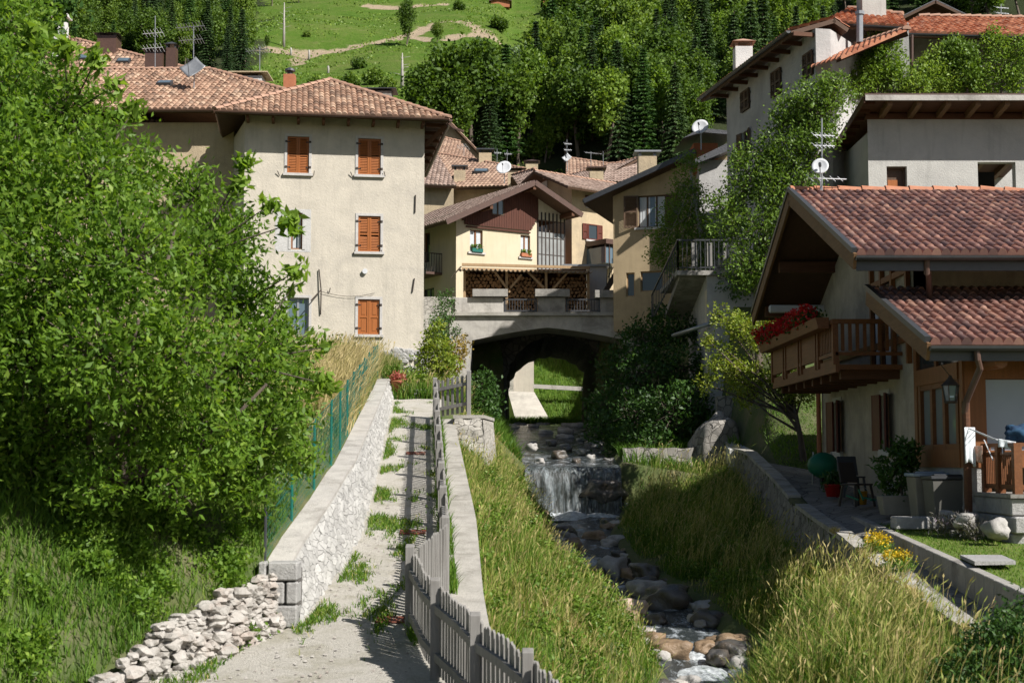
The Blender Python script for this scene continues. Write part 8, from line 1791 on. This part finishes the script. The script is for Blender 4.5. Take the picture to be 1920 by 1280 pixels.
big = [(1000, 1092, 46, 'rock', 'pale rounded boulder among the left bank grass'), (1052, 1008, 34, 'rock', 'smooth grey stone on the left stream edge below the bank'), (1034, 1000, 22, 'rock_pink', 'small reddish stone behind the smooth grey one'), (1075, 1024, 40, 'rock_ochre', 'orange brown wet stone at the small cascade'), (992, 1022, 40, 'rock', 'lichen grey stone half buried in the left bank grass'), (1027, 1024, 24, 'rock_pale', 'pale stone between the lichen grey one and the cascade'),
       (1130, 928, 78, 'rock_wet', 'large dark wet boulder right of the waterfall pool'), (1150, 1072, 70, 'rock', 'large grey blue boulder under the right bank grass'), (1210, 1080, 60, 'rock_wet', 'dark shaded boulder against the right bank'), (1110, 1078, 44, 'rock_wet', 'dark flat rock in the middle of the stream'), (1085, 1098, 56, 'rock_wet', 'long wet slab rock splitting the current'),
       (1135, 1148, 66, 'rock', 'big mottled white grey boulder in the lower stream'), (1185, 1146, 54, 'rock_pink', 'sunlit peach coloured boulder next to the mottled one'), (1068, 1122, 36, 'rock_pale', 'pale rock at the left stream edge above the mottled boulder'), (1032, 1122, 30, 'rock', 'grey rock left of the pale one on the stream edge'), (1100, 1142, 34, 'rock_ochre', 'brownish rock touching the mottled boulder'), (1212, 1112, 62, 'rock', 'smooth grey slab with moss in the shaded stream'), (1255, 1132, 90, 'rock_wet', 'wide flat dark rock at the right edge of the stream'),
       (1206, 1196, 52, 'rock_pale', 'flat sunlit rock with orange stain in the lower stream'), (1165, 1196, 34, 'rock', 'pale rock at the foot of the mottled boulder'), (1258, 1228, 72, 'rock_ochre', 'large orange brown wet boulder beside the lowest cascade'), (1325, 1218, 46, 'rock_ochre', 'brown boulder right of the lowest cascade'), (1372, 1232, 70, 'rock_wet', 'dark glossy boulder at the lower right of the stream'), (1345, 1240, 50, 'rock_wet', 'round dark rock between the brown and the glossy boulders'), (1120, 1172, 34, 'rock', 'small flat grey rock below the mottled boulder'), (1180, 1222, 30, 'rock_ochre', 'small mossy brown rock in the shallow'), (1232, 1165, 40, 'rock_wet', 'wet rock right behind the peach boulder')]
for px, py, w_, m_, l_ in big: rock(px, py, w_, m_, l_, hs=1.0)
for px, py, w_, Y in ((998, 842, 24, 46), (1050, 858, 30, 45), (1108, 862, 22, 45), (1090, 850, 20, 46), (1035, 835, 18, 47.5), (1140, 868, 22, 44.5), (1065, 845, 16, 47), (1120, 838, 18, 48), (1012, 868, 20, 43.5), (1080, 868, 20, 43.5)): rock(px, py, w_, 'rock' if px % 3 else 'rock_wet', 'grey rock in the shaded pool above the waterfall', 'rocks in the pool above the waterfall', Y, 1., .1)
for i in range(96):
    Y = rngr.uniform(20.5, 41); side = rngr.random() < .5; x = (SL(Y) + rngr.uniform(-.1, .5)) if side else (SR(Y) - rngr.uniform(-.1, .6)); s = rngr.uniform(.10, .34); m = rp[int(rngr.integers(6))]; mb = MB(); a = rngr.uniform(0, 6.28); ca, sa = math.cos(a), math.sin(a)
    mb.add([(x + (u * ca - v * sa) * s, Y + (u * sa + v * ca) * s, waterz(Y) + .02 + z * s) for u, v, z in m.v], m.f)
    tag(mb.build('rock', ['rock', 'rock_wet', 'rock_pale', 'rock_ochre'][i % 4], None, True), 'small rock along the ' + ('left' if side else 'right') + ' edge of the running stream', 'rock', 'small rocks along the ' + ('left' if side else 'right') + ' edge of the stream')
# dry bed stones under the arch
for i in range(34):
    Y = rngr.uniform(49, 74); x = rngr.uniform(SL(Y) - .1, SR(Y) + .1); s = rngr.uniform(.12, .34); m = rp[int(rngr.integers(6))]; mb = MB(); mb.add([(x + u * s, Y + v * s, waterz(Y) + z * s * .7 - .02) for u, v, z in m.v], m.f)
    tag(mb.build('rock', 'rock_pale' if i % 3 else 'rock', None, True), 'pale flat rock of the stony bed below the arch', 'rock', 'rocks of the stony bed below the arch')
# pebbles on the gravel path
rngp = np.random.default_rng(18); mb = MB()
for i in range(900):
    Y = 13.6 + 12 * rngp.random() ** 1.4; x = wallfoot(Y) + (fenceX(Y) - wallfoot(Y)) * rngp.random(); s = rngp.uniform(.008, .022); z = pathz(Y) + .028
    mb.add([(x - s, Y - s * .8, z), (x + s, Y - s, z), (x + s * .8, Y + s, z), (x - s, Y + s, z), (x, Y, z + s * .9)], [(0, 1, 4), (1, 2, 4), (2, 3, 4), (3, 0, 4)])
tag(mb.build('pebbles', 'rock_pale'), 'loose pebbles scattered on the gravel path', None, None, 'stuff')
